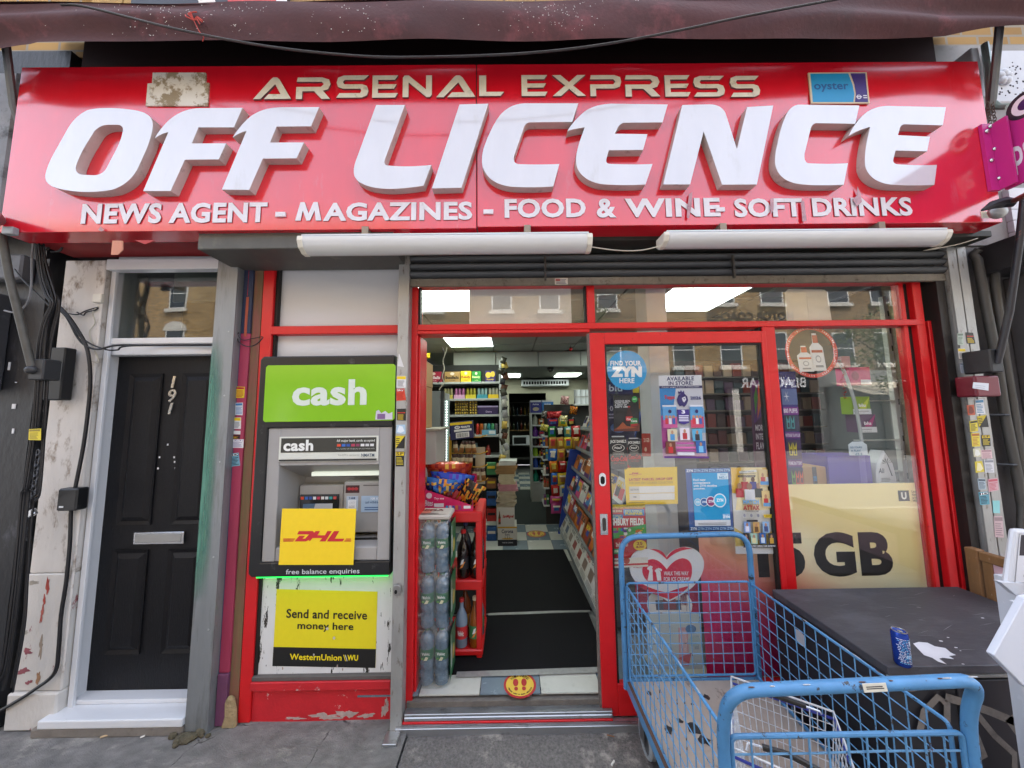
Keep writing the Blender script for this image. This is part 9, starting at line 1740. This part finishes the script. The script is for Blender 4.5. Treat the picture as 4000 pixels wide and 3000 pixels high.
# blue drinks can
cc_ = (1.5968, -0.6513)
cn = thing('drinks_can', 'blue drinks can standing on the black cabinet', 'can', (cc_[0], cc_[1], BZ)); b = MB(); b.lathe([(.022, 0), (.0262, .006), (.0262, .122), (.0225, .131)], (cc_[0], cc_[1], BZ+.001), 24); b.build('body', mat('blue_can_metal', '1c3f9c', .25, .45, var=.08), cn, smooth=True)
b = MB(); b.lathe([(.0228, .1305), (.0235, .134), (.0215, .134), (.0205, .129), (.001, .129)], (cc_[0], cc_[1], BZ+.001), 24); b.build('lid', M_chrome, cn, smooth=True); b = MB(); b.lathe([(.008, .1295), (.008, .1315), (.003, .1315)], (cc_[0], cc_[1]-.004, BZ+.001), 10); b.build('ring_pull', M_chrome, cn)
def canprint():
    b = MB(); cs = ['d0d6e4', '6ab0d8', 'e6e8ee']; rn = random.Random(5)
    def patch(a0, a1, z0, z1, mi):
        n = 5; vs_ = [(cc_[0]+.0265*math.cos(a0+(a1-a0)*k/n), cc_[1]+.0265*math.sin(a0+(a1-a0)*k/n), BZ+z) for z in (z0, z1) for k in range(n+1)]; b.add(vs_, [(k, k+1, n+2+k, n+1+k) for k in range(n)], mi)
    for k in range(16):
        z = .018+k*.006; a = -2.9+rn.uniform(0, .4); 
        while a < -.6: w = rn.uniform(.1, .35); patch(a, a+w, z, z+.003, rn.choice([0, 0, 1])); a += w+.08
    patch(-1.3, -.95, .088, .104, 2); patch(-1.9, -1.0, .04, .052, 1)
    b.build('can_print', [ink(c) for c in cs], cn, fix=False)
canprint()
# ---- things at the right edge
M_wood = mat('weathered_wood', '7d5a38', .7, var=.2, scale=5, stretch=(6, 6, .6), bump=.3, dirt=('c8bca8', .10, 40, .05))
wf = thing('wooden_frame', 'weathered wooden framed pink board right of the cabinet', 'board', (2.95, -.2, 0))
def yz(p): return p
fx = 2.64
w0 = [(-0.1046, 0.9619), (-0.2387, 0.9761), (-0.1584, 0.681)]
ya, yb_ = w0[0][0]+.01, -1.05; ztp = w0[0][1]
B(fx, fx+.05, ya-.055, ya, .0, ztp).build('post', M_wood, wf, bevel=.004); B(fx+.01, fx+.045, ya-.10, ya-.062, .0, ztp-.05).build('post', M_wood, wf, bevel=.003); B(fx+.005, fx+.045, yb_, ya-.0555, ztp-.055, ztp-.005).build('top_rail', M_wood, wf, bevel=.004)
B(fx+.02, fx+.03, yb_, ya-.101, .0, ztp-.0555).build('pink_board', mat('pink_board', 'd3b0c0', .5, var=.06, scale=3), wf)
# white box with a dark screen, and a tilted white panel, both at the frame edge
wc = thing('white_machine', 'white box with dark screen at the right edge above the cabinet', 'machine', (1.9, -.9, .9))
cW = ((1.9226, -0.8, 1.3019), (1.9784, -0.8, 1.2991), (1.8634, -0.8, 1.1032), (1.9474, -0.8, 1.102))
sheet(cW, .02).build('case', mat('glossy_white', 'd3d6dc', .25, var=.03), wc, bevel=.012, seg=2)
q = Print(cW); q.rect(.32, .02, 1, .92, '8a8c94'); q.rect(.34, .03, 1, .91, 'd8dae0'); q.rect(.42, .52, 1, .90, '201626'); q.text('d', .70, .11, .9, .25, '3a3a40', .02); q.build(wc, 'screen_print')
wp_ = [(1.833, -0.82, 1.112), (1.886, -0.82, 1.064), (1.917, -0.82, 1.107)]; b = MB(); b.prism([[(p[0], p[2]) for p in wp_]], -.805, -.785); b.build('base', mat('glossy_white'), wc)
bp_ = [(1.769, -0.9, 1.108), (1.633, -0.9, 0.926), (1.731, -0.9, 0.818), (1.878, -0.9, 0.854), (1.924, -0.9, 1.132)]
b = MB(); b.prism([[(p[0], p[2]) for p in bp_]], -.905, -.885); wpn = tag(b.build('white_panel_sign', mat('white_sign_face', 'd6dbe6', .4, var=.03), bevel=.002), 'blank white angular panel jutting in at the right edge', 'panel')
b = MB(); xs_ = [p[0] for p in bp_]; b.box(max(xs_)-.12, max(xs_)-.06, -.884, -.84, -.01, min(p[2] for p in bp_)+.25); b.build('leg', mat('glossy_white'), wpn)
cx2 = [p[0] for p in cW]; b = MB(); b.box(max(cx2)-.05, max(cx2), -.78, -.72, -.01, min(p[2] for p in cW)); b.build('stand', mat('glossy_white'), wc)
